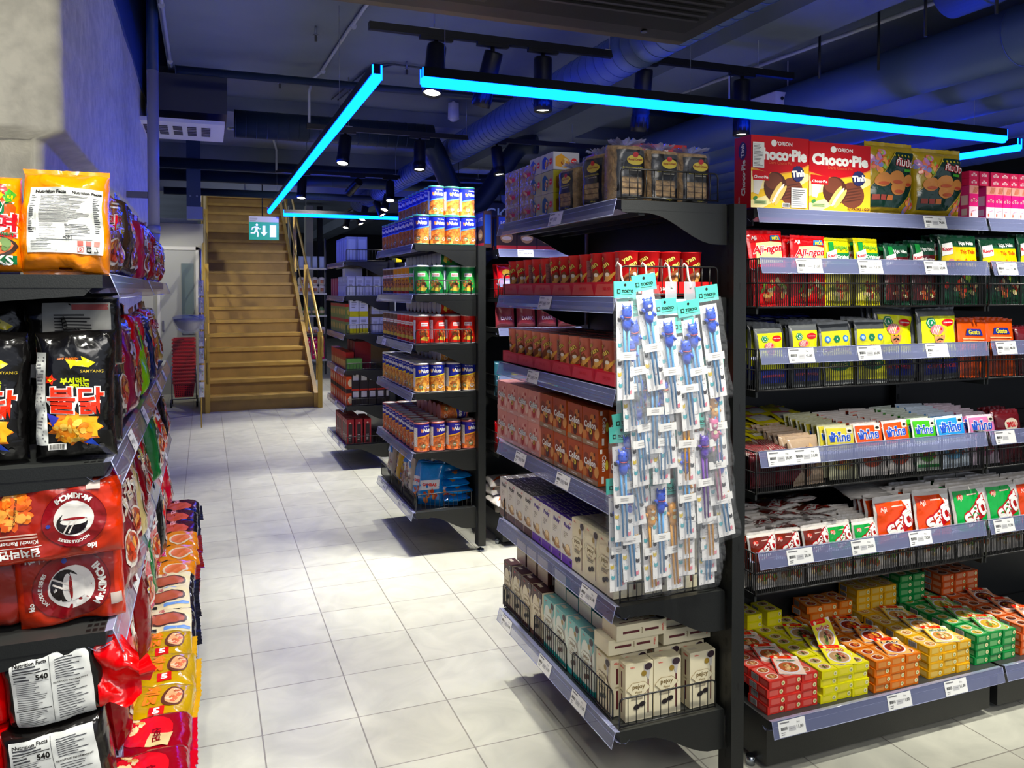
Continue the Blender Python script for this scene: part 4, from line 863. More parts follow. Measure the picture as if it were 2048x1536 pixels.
# --- generic pouch ---
def pouch(name,w,h,T,base,art=None,seed=0,back=None,finc=None,finh=.008,wr=.0025,pu=3,pv=4,ex=.55,top=None,topf=0,rough=.22,nu=10,nv=12,fins=True,bump=.5):
    m=MB(); b=Bag(w,h,T,pu=pu,pv=pv,ex=ex,wr=wr,seed=seed,nu=nu,nv=nv); mat=foil(base,rough=rough,bump=bump)
    b.body(m,mat,back=foil(back) if back else None,topc=foil(top) if top else None,topf=topf)
    if fins: b.fins(m,foil(finc or base),finh)
    if art: art(m,b.front,w,h)
    return m.build(name)
L1=.018
def A_cookiebag(m,f,w,h):
    rn=random.Random(7); cs=['#d98468','#b884b4','#e0a054','#c95a4a','#8a8ac0','#8fb050']
    m.blob(f,-w*.3,h*.75,w*.16,h*.16,[foil(c) for c in cs],26,.014,1,seed=2,z=8); m.blob(f,w*.34,h*.12,w*.11,h*.1,[foil(c) for c in cs],16,.012,1,seed=3,z=8)
    m.sh(f,[(-w*.46,h*.06),(w*.12,h*.06),(w*.46,h*.42),(w*.46,h*.9),(w*.02,h*.9),(-w*.16,h*.66),(-w*.46,h*.36)],foil('#123026'),2,L1)
    for p,q in (((.02,.9),(-.16,.66)),((-.16,.66),(-.46,.36)),((.12,.06),(.46,.42))):
        m.sh(f,[(w*p[0],h*p[1]),(w*q[0],h*q[1]),(w*(q[0]+.02),h*q[1]),(w*(p[0]+.02),h*p[1])],foil('#b09a3a'),3,L1)
    for (cx,cy,s) in ((-.24,.47,1),(.03,.50,1.05),(.30,.47,.85),(.06,.36,1.05)):
        m.el(f,w*cx,h*cy,w*.155*s,h*.105*s,mt('#c9813a',rough=.4),4+cx,L1,n=20,rot=.2); m.el(f,w*cx+.002,h*(cy-.055),w*.10*s,h*.026*s,mt(['#b33c24','#3c1a28','#b8502c','#30122a'][int(s*10)%4],rough=.4),5.5,L1)
    m.tx(f,'กัมปัง',w*.22,h*.74,w*.38,foil('#b8283a'),4,bold=3,rot=-.12); m.tx(f,'กัมปัง',w*.22,h*.74,w*.37,WHITE,5,bold=.2,rot=-.12)
    for k in range(5): m.el(f,w*(.0+.08*k),h*.845,.004,.004,foil('#b8a83a'),4)
    for k,c in enumerate(('#8a3020','#9a3c34','#c06a2c')): m.rc(f,-w*.42+k*w*.13,h*.16,-w*.31+k*w*.13,h*.24,mt(c),4,L1)
    m.rc(f,w*.2,h*.6,w*.36,h*.64,foil('#4f9a3c'),4,L1)
CKB=pouch('cookie_bag',.225,.235,.06,'#a08a24',A_cookiebag,seed=3,wr=.005,nu=16,nv=18,finh=.012); CKB2=pouch('cookie_bag',.22,.228,.07,'#a08a24',A_cookiebag,seed=14,wr=.006,nu=16,nv=18,finh=.012)
def A_toto(m,f,w,h):
    m.rc(f,0,0,w,h*.35,card('#ead2dc'),1); m.rc(f,0,h*.35,w,h*.75,card('#cc1f74'),1); m.rc(f,0,h*.75,w,h,card('#d99a90'),1); 
    for k in range(5): m.sh(f,[(w*(.35+.1*k),h*.78),(w*(.43+.1*k),h*.78),(w*(.62+.1*k),h*.97),(w*(.56+.1*k),h*.97)],mt('#c06a4c'),2)
    m.tx(f,'oTo',w/2,h*.55,w*.75,card('#8a1420'),2,bold=2.5); m.tx(f,'oTo',w/2,h*.55,w*.72,card('#f0c0c8'),3,bold=.3); m.tx(f,'WAFER STICK',w*.5,h*.22,w*.6,card('#c04a80'),2,rot=.25); m.el(f,w*.25,h*.1,w*.08,h*.06,mt('#c0583c'),2)
TOTO=boxp('wafer_stick_box',.045,.04,.118,card('#c23878'),A_toto,lambda m,f,d,h:(m.rc(f,d*.15,h*.4,d*.85,h*.7,card('#d8b8bc'),1),m.rc(f,d*.2,h*.08,d*.8,h*.28,card('#c9b4b8'),1)))
def A_totos(m,f,w,h): m.tx(f,'oTo',w/2,h*.5,w*.6,card('#f0d0d8'),2,bold=2)
TOTOS=boxp('wafer_stick_box',.047,.12,.026,card('#c22a58'),A_totos,lambda m,f,d,h:m.rc(f,d*.3,h*.2,d*.7,h*.8,card('#d8a0b0'),1))
# seasoning pouches
def A_aji(m,f,w,h):
    m.sh(f,[(-w*.34,h*.56),(w*.44,h*.58),(w*.44,h*.86),(w*.1,h*.88),(-w*.3,h*.86)],foil('#d8cc94'),1,L1)
    m.tx(f,'Aji-ngon',w*.02,h*.76,w*.84,WHITE,2,bold=3.5,shear=.25,rot=.06,maxh=.04); m.tx(f,'Aji-ngon',w*.02,h*.76,w*.82,foil('#a81018'),3,bold=1.3,shear=.25,rot=.06,maxh=.038)
    m.sh(f,[(w*.1,h*.89),(w*.42,h*.90),(w*.38,h*.97),(w*.14,h*.97)],foil('#1f6aa0'),2,L1); m.tx(f,'MỚI',w*.26,h*.93,w*.2,foil('#e0d040'),3,bold=1.5); m.tx(f,'AJI',-w*.33,h*.93,w*.14,WHITE,2,bold=1)
    m.blob(f,0,h*.2,w*.4,h*.14,[foil('#c9a060'),foil('#7a9a3a'),foil('#b0401c'),foil('#e0d0a0')],24,.012,1.5,seed=3,z=7)
AJI=pouch('seasoning_pouch',.142,.235,.022,'#c8141a',A_aji,seed=1,finh=.01)
def A_knorr(top,txt,tc,mid,seed=1,txt2='Original'):
    def a(m,f,w,h):
        m.rc(f,-w*.47,h*.56,w*.47,h*.80,foil(mid),1,L1); m.rc(f,-w*.47,h*.04,w*.47,h*.56,foil('#c9c064' if mid!='#4a1418' else '#5a1c18'),1,L1)
        m.tx(f,txt,w*.12,h*.885,w*.56,foil(tc),2,bold=1.2,maxh=.02); m.tx(f,txt2,w*.18,h*.73,w*.5,WHITE,2,bold=1,maxh=.018)
        m.rc(f,-w*.38,h*.80,-w*.18,h*.97,foil('#1c7a38'),2,L1); m.sh(f,[(-w*.46,h*.64),(-w*.08,h*.72),(-w*.1,h*.86),(-w*.46,h*.80)],WHITE,3,L1); m.tx(f,'Knorr',-w*.27,h*.755,w*.34,foil('#b01c24'),4,bold=1.5,rot=.15)
        m.blob(f,0,h*.2,w*.4,h*.14,[foil('#b05a30'),foil('#7a8a3a'),foil('#a0301c'),foil('#d8c8a0')],22,.010,1.5,seed=seed,z=7)
    return a
KY=pouch('seasoning_pouch',.108,.215,.02,'#cfc81e',A_knorr('#','Sinigang','#4f8a3a','#1c6a38'),seed=4); KG=pouch('seasoning_pouch',.115,.215,.02,'#123c28',A_knorr('#','Hạt Nêm','#e6e6e0','#4a1418',2,'Nấm Hương'),seed=5,wr=.004)
def A_knb(m,f,w,h):
    m.rc(f,-w*.47,h*.55,w*.47,h*.85,foil('#d4bc12'),1,L1); m.tx(f,'Hạt Nêm',w*.18,h*.90,w*.4,WHITE,2,bold=1.5); m.tx(f,'Thịt Thăn',w*.2,h*.77,w*.42,foil('#b8481c'),2,bold=1); m.tx(f,'Xương Ống & Tủy',w*.16,h*.64,w*.58,foil('#b8481c'),2,bold=1)
    m.sh(f,[(-w*.47,h*.70),(-w*.22,h*.74),(-w*.2,h*.92),(-w*.47,h*.88)],WHITE,3,L1); m.tx(f,'Knorr',-w*.34,h*.81,w*.24,foil('#b01c24'),4,bold=1.5,rot=.1); m.el(f,-w*.26,h*.58,w*.1,h*.08,mt('#c9807a',rough=.4),2,L1)
    m.blob(f,0,h*.25,w*.4,h*.16,[foil('#c06a40'),foil('#7a9a3a'),foil('#b03a24'),foil('#e0d0a0')],24,.014,1.5,seed=2,z=7)
KB=pouch('seasoning_pouch',.188,.24,.028,'#13422c',A_knb,seed=6,wr=.004,nu=14)
# curry packets
def A_curry(big=True,face=True):
    def a(m,f,w,h):
        m.rc(f,-w*.44,h*.28,w*.44,h*.90,foil('#c9cc14',rough=.35),1,L1); m.rc(f,-w*.44,h*.05,w*.44,h*.28,foil('#1f2a78'),1.2,L1); m.tx(f,'CURRY POWDER',0,h*.17,w*.76,foil('#c24a50'),2,bold=2)
        def hexa(cx,cy,r,c,o): m.el(f,cx,cy,r,r*.9,foil(c),o,n=6)
        hexa(-w*.22,h*.80,w*.13,'#0f6a48',2); hexa(-w*.22,h*.80,w*.10,'#d8dcc0',2.6); hexa(-w*.22,h*.80,w*.085,'#0f6a48',3); m.tx(f,'A',-w*.22,h*.80,w*.06,WHITE,4,bold=1)
        m.el(f,w*.22,h*.80,w*.17,h*.055,foil('#b81820'),2,L1); m.tx(f,'CURRY POWDER',w*.22,h*.80,w*.26,WHITE,3,bold=1.2)
        # turbaned head
        cx=-w*.04; cy=h*.60; s=w*.9
        m.el(f,cx,cy,s*.16,s*.17,foil('#c08a5c'),3,L1); m.el(f,cx-.01*s,cy+s*.13,s*.22,s*.13,foil('#c9a62c'),3.6,L1); m.el(f,cx-.06*s,cy+s*.15,s*.19,s*.11,foil('#c0707a'),4,L1)
        for k in range(4): m.sh(f,[(cx-s*(.22-.05*k),cy+s*.06),(cx-s*(.20-.05*k),cy+s*.06),(cx-s*(.10-.05*k),cy+s*.25),(cx-s*(.12-.05*k),cy+s*.25)],foil('#e6d8c8'),4.5)
        m.el(f,cx+s*.06,cy+s*.16,s*.025,s*.03,foil('#c01c1c'),5); 
        for dx in (-.06,.06): m.el(f,cx+dx*s,cy+s*.02,s*.022,s*.009,BLK,4.6)
        for dx in (-.05,.05): m.el(f,cx+dx*s,cy-s*.06,s*.05,s*.014,BLK,4.6,rot=-.3 if dx>0 else .3)
        m.sh(f,[(cx-s*.01,cy+s*.0),(cx+s*.015,cy-s*.035),(cx-s*.015,cy-s*.035)],foil('#a06c44'),4.6)
        m.el(f,cx,cy-s*.1,s*.03,s*.008,foil('#8c2c24'),4.6)
    return a
SIL='#5c5f60'
CU1=pouch('curry_packet',.112,.195,.024,SIL,A_curry(),seed=7,top=SIL,topf=.1,wr=.005); CU3=pouch('curry_packet',.185,.25,.03,SIL,A_curry(),seed=8,nu=14,nv=16,wr=.005)
def A_spice(m,f,w,h):
    m.rc(f,-w*.46,h*.04,w*.46,h*.88,foil('#c9c630',rough=.4),1,L1); m.el(f,0,h*.74,w*.12,w*.11,foil('#0f6a48'),2,n=6); m.tx(f,'A',0,h*.74,w*.06,WHITE,3)
    for dx in (-.3,.3): m.el(f,w*dx,h*.74,w*.09,w*.09,foil('#3a74b0'),2); m.el(f,w*dx,h*.74,w*.05,w*.05,foil('#a8c0d8'),3)
    m.tx(f,'FIVE SPICE POWDER',0,h*.6,w*.8,foil('#a02c30'),2,bold=1.5,arc=.12); m.el(f,0,h*.3,w*.36,h*.1,foil('#1c5a34'),2,L1); m.tx(f,'FIVE SPICE',0,h*.3,w*.5,foil('#d8d488'),3,bold=1)
CU2=pouch('curry_packet',.128,.2,.018,'#8a8d8c',A_spice,seed=9,top='#4a4d50',topf=.13,wr=.003)
def A_or(m,f,w,h):
    m.sh(f,[(-w*.3,h*.74),(w*.3,h*.74),(w*.24,h*.86),(-w*.24,h*.86)],foil('#20307c'),2,L1); m.tx(f,'Gusto',0,h*.8,w*.4,foil('#d0c03c'),3,bold=1.5); m.lines(f,-w*.4,h*.6,w*.4,h*.7,2,foil('#e0b080'),2)
CU4=pouch('curry_packet',.15,.2,.02,'#c85418',A_or,seed=10)
FLATB=pouch('curry_packet',.17,.10,.02,'#2c3270',lambda m,f,w,h:(m.rc(f,-w*.4,h*.2,w*.4,h*.6,foil('#8a90b8'),1,L1),m.tx(f,'CURRY',0,h*.75,w*.4,foil('#c8ccd8'),2)),seed=11,wr=.006,back='#8d9196')
# jelly powder sachets
def A_fah(band,dark):
    def a(m,f,w,h):
        m.rc(f,-w*.46,h*.58,w*.46,h*.97,foil(band,rough=.4),1,L1); m.rc(f,w*.22,h*.86,w*.42,h*.97,foil('#d8d4c4'),2,L1); m.el(f,w*.32,h*.915,w*.07,h*.025,BLK,3)
        m.tx(f,'ฟ้าไทย',-w*.04,h*.80,w*.76,WHITE,2,bold=4); m.tx(f,'ฟ้าไทย',-w*.04,h*.80,w*.74,foil('#1c4fae'),3,bold=1.5)
        m.el(f,-w*.05,h*.3,w*.34,h*.15,foil(dark),2,L1); m.blob(f,0,h*.3,w*.3,h*.1,[foil('#b0543a'),foil('#d0b070'),foil('#7a3a28')],14,.009,3,seed=4)
        if band=='#3f9a18': m.rc(f,-w*.46,h*.04,w*.46,h*.1,foil('#2c8a40'),2,L1)
    return a
JS=[pouch('powder_sachet',w_,.175,.012,b_,A_fah(c_,d_),seed=20+i,wr=.002,finh=.004,rough=.4) for i,(w_,b_,c_,d_) in enumerate([(.128,'#c9c7a8','#c8bc4a','#b8a868'),(.125,'#dcd4cc','#d05014','#a84c2c'),(.118,'#d0d8c8','#3f9a18','#4c8a2c'),(.14,'#cfdce8','#2f8fd0','#6aa0c0'),(.14,'#dcc8d4','#cf7fa8','#b06a88')])]
JB=pouch('powder_sachet',.13,.14,.03,'#b09a84',lambda m,f,w,h:m.blob(f,0,h*.5,w*.3,h*.3,[foil('#8a5c3c'),foil('#c9a878')],12,.016,1,seed=3),seed=26,wr=.006,rough=.2)
JF=pouch('powder_sachet',.12,.13,.012,'#c9bd2c',lambda m,f,w,h:(m.rc(f,-w*.4,h*.15,w*.4,h*.5,foil('#d8d4c8'),1,L1),m.rc(f,-w*.4,h*.5,w*.4,h*.6,foil('#c06a78'),1.3,L1)),seed=27,wr=.003)
JR=pouch('powder_sachet',.12,.10,.02,'#b8a8a0',lambda m,f,w,h:[m.rc(f,-w*.42+w*.075*k,h*.1,-w*.385+w*.075*k,h*.9,foil('#8a2a34'),1,L1) for k in range(12)],seed=28,wr=.004)
JM=pouch('powder_sachet',.13,.17,.03,'#5a1a20',lambda m,f,w,h:(m.el(f,0,h*.75,w*.3,h*.14,foil('#d8ccb8'),1,L1),m.tx(f,'พนม',0,h*.75,w*.44,foil('#b01c24'),2,bold=2)),seed=29,wr=.006)
# Ros Dee pouches
def A_rosdee(c,ty=.62):
    def a(m,f,w,h):
        m.rc(f,-w*.46,h*.30,w*.46,h*.95,foil(c),1,L1); m.sh(f,[(w*.46,h*.62),(w*.2,h*.95),(w*.46,h*.95)],WHITE,1.5,L1)
        m.tx(f,'AJI',-w*.3,h*.84,w*.15,foil('#e8c8b8'),2); m.el(f,-w*.3,h*.86,w*.09,w*.055,foil('#c03828'),1.8); m.lines(f,-w*.1,h*.86,w*.2,h*.9,1,foil('#e8c8b8'),2)
        m.tx(f,'รสดี',w*.08,h*ty,w*.80,foil('#a8141c'),2.5,bold=6,rot=.42,maxh=.10); m.tx(f,'รสดี',w*.08,h*ty,w*.76,WHITE,3.5,bold=2,rot=.42,maxh=.09)
        m.blob(f,0,h*.16,w*.4,h*.09,[foil('#7a3a20'),foil('#a8603c'),foil('#5c7a2c'),foil('#c9b48c')],26,.010,2,seed=4,z=7)
    return a
RS=[pouch('seasoning_bag',w_,h_,.026,'#d6d0c8',A_rosdee(c_,.72 if i<2 else .62),seed=30+i,wr=.004,finh=.008,nu=12,nv=14) for i,(w_,h_,c_) in enumerate([(.112,.168,'#6a2410'),(.106,.165,'#13923f'),(.175,.24,'#cc4a0e'),(.17,.24,'#129a44')])]
# spice cube boxes with bowl card
def A_bowl(m,f,cx,cy,r,off,cols,rim='#e2ddd4'):
    m.el(f,cx,cy,r,r*.82,mt(rim,rough=.4),off,n=22); m.el(f,cx,cy,r*.86,r*.68,mt(cols[0],rough=.4),off+.4,n=20); m.blob(f,cx,cy,r*.55,r*.42,[mt(c,rough=.4) for c in cols[1:]],16,r*.22,off+.8,seed=3,z=7)
def spicebox(c,cols,light):
    w,d,h=.0655,.098,.0265
    def fr(m,f,w,h):
        m.rc(f,w*.14,h*.18,w*.66,h*.84,card(light),1); m.el(f,w*.84,h*.52,h*.27,h*.27,mt('#e6dfa8',rough=.4),1.5); m.el(f,w*.84,h*.52,h*.13,h*.13,mt('#9aa05c'),2.2)
    def tp(m,f,w,d):
        m.rc(f,w*.06,d*.05,w*.94,d*.95,card(light),1); A_bowl(m,f,w*.5,d*.27,w*.33,2,cols); A_bowl(m,f,w*.5,d*.72,w*.33,2,cols)
    def sd(m,f,d,h): m.rc(f,d*.1,h*.12,d*.46,h*.88,WHITE,1); m.bars(f,d*.12,h*.16,d*.44,h*.84,18,INK,2); m.rc(f,d*.55,h*.2,d*.92,h*.8,card(light),1)
    return boxp('stock_cube_box',w,d,h,card(c),fr,sd,tp)
def spicecard(c,cols,word,wc,light):
    w,h=.092,.098; m=MB(); T=.0006; C_=card('#e9e4dc'); m.box(-w/2,-T,0,w/2,T,h,C_)
    f=fplane((-w/2,-T,0),(1,0,0),(0,0,1))
    m.sh(f,[(0,0.0),(w,0.0),(w,h*.8),(w*.78,h),(0,h)],card(light),1); m.rc(f,0,h*.84,w*.76,h,card('#c8200f'),2); m.tx(f,'Bảo long',w*.45,h*.92,w*.32,mt('#e08a1c'),3,bold=1); m.el(f,w*.2,h*.9,.0065,.0065,mt('#efe3b0'),3)
    A_bowl(m,f,w*.5,h*.36,w*.42,3,cols,'#d6d2da'); m.tx(f,word,w*.5,h*.71,w*.70,WHITE,5,bold=4,maxh=.017); m.tx(f,word,w*.5,h*.71,w*.68,mt(wc),6,bold=1.5,maxh=.015); m.rc(f,0,0,w*.05,h*.84,card(c),2)
    return m.build('recipe_card')
SPC=[('#b8362e',['#b0582c','#d8b078','#3f7a2c','#c99060','#a83a20'],'HOÀNH THÁNH','#1c5a24','#c4635a','#dcc4b8','red'),
 ('#cfc800',['#b08a60','#3a2a1c','#c8a078','#5c7a2c','#a8503c'],'PHỞ BÒ','#c01c1c','#d6cc4a','#d9cf4c','lemon yellow'),
 ('#c46a0c',['#8c2410','#c04a1c','#5c1c10','#d06a28','#e0a030'],'LẨU','#3a2412','#c98a4c','#dda868','orange'),
 ('#c99a04',['#c98a40','#e0c9a0','#5c7a2c','#a04a24','#d8b078'],'HẢI SẢN','#2f6a4c','#cdb060','#e2cf8c','golden yellow'),
 ('#0f7a3c',['#c9a02c','#6a8a2c','#d8c878','#a0581c','#e0d8a8'],'BÚN BÒ','#c04a70','#6aa06a','#8fb070','green'),
 ('#c25a24',['#5c1c12','#8c3a1c','#c9952c','#3f2a14','#a8482c'],'BÒ KHO','#7a2c1c','#d09070','#dca888','brick orange')]
SB=[spicebox(c[0],c[1],c[4]) for c in SPC]; SCD=[spicecard(c[0],c[1],c[2],c[3],c[5]) for c in SPC]
# chopstick packs
def chop(col,topper,head='cat'):
    t=thing('chopstick_pack'); w,L=.073,.30; m=MB(); TEAL=card('#5fb5a8')
    m.box(-w/2,-.0015,-.045,w/2,.0015,0,TEAL); f=fplane((0,-.0015,0),(1,0,0),(0,0,1)); m.tx(f,'TOKYO',.008,-.027,.038,card('#14281f'),1,bold=2); m.rc(f,-.027,-.033,-.016,-.021,card('#14281f'),1); m.rc(f,-.0245,-.0305,-.0185,-.0235,TEAL,2); m.lines(f,-.012,-.038,.024,-.034,1,card('#2c5c50'),1); m.el(f,0,-.010,.004,.004,card('#1a1a1a'),1)
    m.build('header_card',parent=t,label='teal folded header card')
    m=MB(); PC=card('#dcdad8'); m.box(-.028,.001,-.325,.028,.002,-.055,PC); f=fplane((0,.001,0),(1,0,0),(0,0,1)); rn=random.Random(5)
    for k in range(70):
        x=rn.uniform(-.026,.026); y=rn.uniform(-.32,-.06); c=rn.choice(['#3a3436','#5c6a70','#8aa0a4','#a07a5c']); m.el(f,x,y,.0011,.0011,card(c),1,n=5)
    for x,y,c in ((-.019,-.105,'#26222a'),(.018,-.14,'#4f97a0'),(-.018,-.175,'#4f97a0'),(.02,-.2,'#b08a2c'),(-.019,-.225,'#26222a'),(.019,-.27,'#26222a'),(-.017,-.285,'#4f97a0'),(.014,-.305,'#c9808c'),(-.02,-.255,'#b8a23a')):
        m.el(f,x,y,.0062,.0052,card(c),2,n=12); m.sh(f,[(x-.006,y+.001),(x-.0055,y+.0085),(x-.001,y+.004)],card(c),2.2); m.sh(f,[(x+.006,y+.001),(x+.0055,y+.0085),(x+.001,y+.004)],card(c),2.2)
    m.build('backing_card',parent=t,label='white card printed with tiny animal heads')
    ST=mt(col,rough=.35,coat=.3); 
    for sx,a in ((-.007,-.002),(.007,.0035)):
        m=MB(); m.bar((sx,-.005,-.10),(sx*.45+a,-.005,-.31),.0042,ST,n=8,r2=.0024); m.build('chopstick',parent=t)
    m=MB(); TP=mt(topper,rough=.35,coat=.4)
    m.lathe([(0,-.022),(.012,-.02),(.0155,-.008),(.0155,.004),(.012,.013),(0,.017)],TP,n=18,xf=Matrix.Translation((0,-.008,-.083))@Matrix.Scale(.55,4,(0,1,0)))
    m.lathe([(0,-.028),(.009,-.026),(.014,-.012),(.0135,.0),(.009,.012),(0,.016)],TP,n=16,xf=Matrix.Translation((0,-.007,-.108))@Matrix.Scale(.5,4,(0,1,0)))
    for sx in (-1,1):
        if head=='cat': m.bar((sx*.0105,-.008,-.074),(sx*.0125,-.008,-.060),.0048,TP,n=8,r2=.0008)
        else: m.lathe([(0,-.005),(.005,0),(0,.005)],TP,n=10,xf=Matrix.Translation((sx*.012,-.008,-.068))@Matrix.Scale(.6,4,(0,1,0)))
        m.bar((sx*.012,-.008,-.105),(sx*.019,-.009,-.094 if sx<0 else -.118),.0045,TP,n=8)
    f=fplane((0,-.0168,-.083),(1,0,0),(0,0,1)); 
    for sx in (-1,1): m.el(f,sx*.006,.001,.0022,.001,BLK,1,n=8)
    if head=='cat': m.tube([(-.012,-.0125,-.097),(-.005,-.0165,-.099),(.005,-.0165,-.099),(.012,-.0125,-.097)],.0013,mt('#a03040'),n=6)
    else: m.el(f,0,-.005,.006,.004,card('#b8b8b0'),1,n=12); m.el(fplane((0,-.0143,-.108),(1,0,0),(0,0,1)),0,0,.006,.006,card('#c8c8a8'),1)
    m.build('topper',parent=t,label='small animal-head topper')
    m=MB(); m.box(-.028,-.010,-.215,.028,-.0095,-.193,card('#e2e0dc')); m.lines(fplane((0,-.010,0),(1,0,0),(0,0,1)),-.012,-.209,.014,-.198,2,mt('#b0aca8'),1); m.build('paper_band',parent=t)
    m=MB(); b=Bag(.084,.30,.030,pu=4,pv=8,ex=.5,wr=.006,seed=4); b.o=Vector((1,2,3)); FM=mt('#eef2f8',rough=.05,coat=1,bump=.8,bs=45,alpha=.06)
    us=[a*b.w/2 for a in spaced(10)]; vs=[(a+1)*b.h/2 for a in spaced(16)]
    m.grid(lambda x,y:b.pt(x,y,-1)+Vector((0,-.003,-.335)),us,vs,FM); m.build('clear_sleeve',parent=t); return t
CHB=chop('#4f93c9','#1747c0'); CHBB=chop('#4f93c9','#1747c0','bear'); CHO=chop('#eba31a','#d8921c','bear'); CHPU=chop('#6a3a9a','#4a2498'); CHPK=chop('#d0709c','#c04a80','bear')
# ================= placing products =================
rnd=random.Random(11)
def J(a): return rnd.uniform(-a,a)
FA=-PI/2   # rotation that turns a front towards the aisle (-X)
SH6=['top shelf','second shelf','third shelf','fourth shelf','fifth shelf','bottom shelf']
# ---- nearest endcap, top shelf ----
z=LV[0]
for i,(x,y,s) in enumerate([(1.195,2.145,1),(1.315,2.15,.97),(1.432,2.155,.95)]):
    place(RICE if i!=1 else RICE2,(x,y,z),J(.12)+(-.1 if i==2 else 0),'rice cracker bag with black label behind the top wire fence, %s from the aisle'%ORD[i],'rice cracker bags','cracker bag',(1,1,s))
for i,(y,rz) in enumerate([(2.27,FA+.25),(2.46,FA+.1)]):
    place(RICE2 if i else RICE,(1.18,y,z),rz,'rice cracker bag facing the aisle on the top shelf, %s from the front'%ORD[i],'rice cracker bags','cracker bag',(1,.9,.95-.08*i))
def A_waf(c,c2):
    def a(m,f,w,h): m.sh(f,[(w*.08,h*.2),(w*.5,h*.1),(w*.6,h*.6),(w*.3,h*.9),(w*.08,h*.7)],card(c2),1); m.el(f,w*.8,h*.5,w*.11,w*.11,REDC,2); m.tx(f,'MERBA',w*.8,h*.5,w*.16,WHITE,3); m.blob(f,w*.4,h*.4,w*.2,h*.2,[card('#b98a3c'),card('#e0c890'),card('#8a4a20')],8,w*.08,2,seed=2)
    return a
GP=mt('#b99a5a',rough=.2,metal=.55,bump=.9,bs=30,coat=.4)
WF1=boxp('wafer_box',.105,.12,.078,mt('#a8a01c',rough=.3,coat=.5),A_waf('#a8a01c','#1a4a6a'),A_waf('#a8a01c','#7a5a24')); WF2=boxp('wafer_box',.105,.10,.062,card('#b8b8c4'),A_waf('#b8b8c4','#2a4ab8'),A_waf('#e0dccc','#c9962c'))
WF3=boxp('foil_wafer_pack',.15,.14,.068,GP,lambda m,f,w,h:(m.rc(f,w*.1,h*.12,w*.9,h*.88,mt('#a8803c',rough=.25,metal=.4,bump=.8,bs=30),1),m.tx(f,'Wafer',w*.5,h*.5,w*.5,REDC,2,bold=2),m.blob(f,w*.3,h*.4,w*.2,h*.2,[card('#8a5a2c'),card('#d8b878')],8,.009,2)))
for i in range(2):
    for j in range(2): place(WF1,(1.20,2.605+i*.108,z+j*.079),FA,'yellow wafer box beside the crackers, %s column, %s layer'%(['near','far'][i],['lower','upper'][j]),'yellow wafer boxes','wafer box')
    place(WF2,(1.19,2.605+i*.11,z+.159),FA,'white and blue wafer box lying on the yellow ones, %s'%['nearer','farther'][i],'white and blue wafer boxes','wafer box')
    for j in range(3): place(WF3,(1.21,2.80+i*.16-.005,z+j*.069),FA,'gold foil wafer pack at the far end of the top shelf, %s column, %s layer'%(['near','far'][i],['lowest','middle','top'][j]),'gold foil wafer packs','wafer pack')
WF4=boxp('wafer_box',.14,.10,.13,mt('#c9a43a',rough=.3),A_waf('#c9a43a','#e6dcc0'),A_waf('#c9a43a','#9aa030'))
for i in range(2): place(WF4,(1.36,2.6+i*.2,z),FA,'golden wafer box in the second row of the top shelf, %s'%['nearer','farther'][i],'golden wafer boxes behind','wafer box')
place(CH2,(1.44,2.40,z),-.15,'red chocolate pie box on the endcap behind the crackers','red pie boxes on the endcap','pie box'); place(CH2,(1.44,2.62,z),-.15,'red chocolate pie box on the endcap, farther one behind the crackers','red pie boxes on the endcap','pie box')
# ---- cups ----
def cups(P,z,TP,nx,desc,g,lvl):
    for i in range(6): place(TP,(1.13+.16,2.135+i*.163,z),FA,'%s tray of snack cups, %s from the front'%(desc,ORD[i]),'%s cardboard trays'%desc,'cardboard tray')
    for a in range(nx):
        for b in range(12):
            if lvl==1 and a>1 and b>0: continue
            place(P,(1.178+a*.074,2.100+b*.0812,z+.004),FA+J(.7) if b else J(.6),'%s snack cup on the %s, %s from the front, %s from the aisle'%(desc,SH6[lvl],ORD[b],ORD[a]),'%s snack cups'%desc,'snack cup')
cups(CUPR,LV[1],TRR,4,'red','c',1); cups(CUPP,LV[2],TRP,4,'pink','c',2)
# ---- cream roll boxes ----
for t_ in range(2):
    for r_ in range(3):
        for k in range(4):
            place(COLP,(1.155+r_*.045,2.715+k*.112,LV[3]+t_*.119),FA+J(.01),'pink cream roll box, %s layer, %s from the brown ones, %s row'%(['lower','upper'][t_],ORD[k],ORD[r_]),'pink cream roll boxes','biscuit box')
            place(COLB,(1.155+r_*.045,2.25+k*.1135+(.008 if (t_ and k>1) else 0),LV[3]+t_*.119),FA+J(.01),'brown cream roll box, %s layer, %s from the front, %s row'%(['lower','upper'][t_],ORD[k],ORD[r_]),'brown cream roll boxes','biscuit box')
    for q in range(5): place(COLB,(1.19+q*.058,2.135,LV[3]+t_*.119),FA+(PI if q%2 else 0),'brown cream roll box turned sideways at the shelf front, %s layer, %s from the aisle'%(['lower','upper'][t_],ORD[q]),'brown cream roll boxes turned sideways','biscuit box')
# ---- stick biscuit boxes, fifth shelf ----
for r_ in range(6):
    for k in range(4):
        place(PKB,(1.155+r_*.050,2.768+k*.0865,LV[4]),FA+J(.012),'white stick biscuit box with brown foot, %s from the purple ones, %s row'%(ORD[k],ORD[r_]),'white and brown stick biscuit boxes','biscuit box')
        place(PKP,(1.155+r_*.050,2.42+k*.0868,LV[4]),FA+J(.012),'white stick biscuit box with purple foot, %s from the cream ones, %s row'%(ORD[k],ORD[r_]),'white and purple stick biscuit boxes','biscuit box')
    for k in range(3): place(PEJ,(1.155+r_*.050,2.14+k*.0965,LV[4]),FA+J(.01),'cream stick biscuit box on the fifth shelf, %s from the front, %s row'%(ORD[k],ORD[r_]),'cream stick biscuit boxes on the fifth shelf','biscuit box',(1,1,.93))
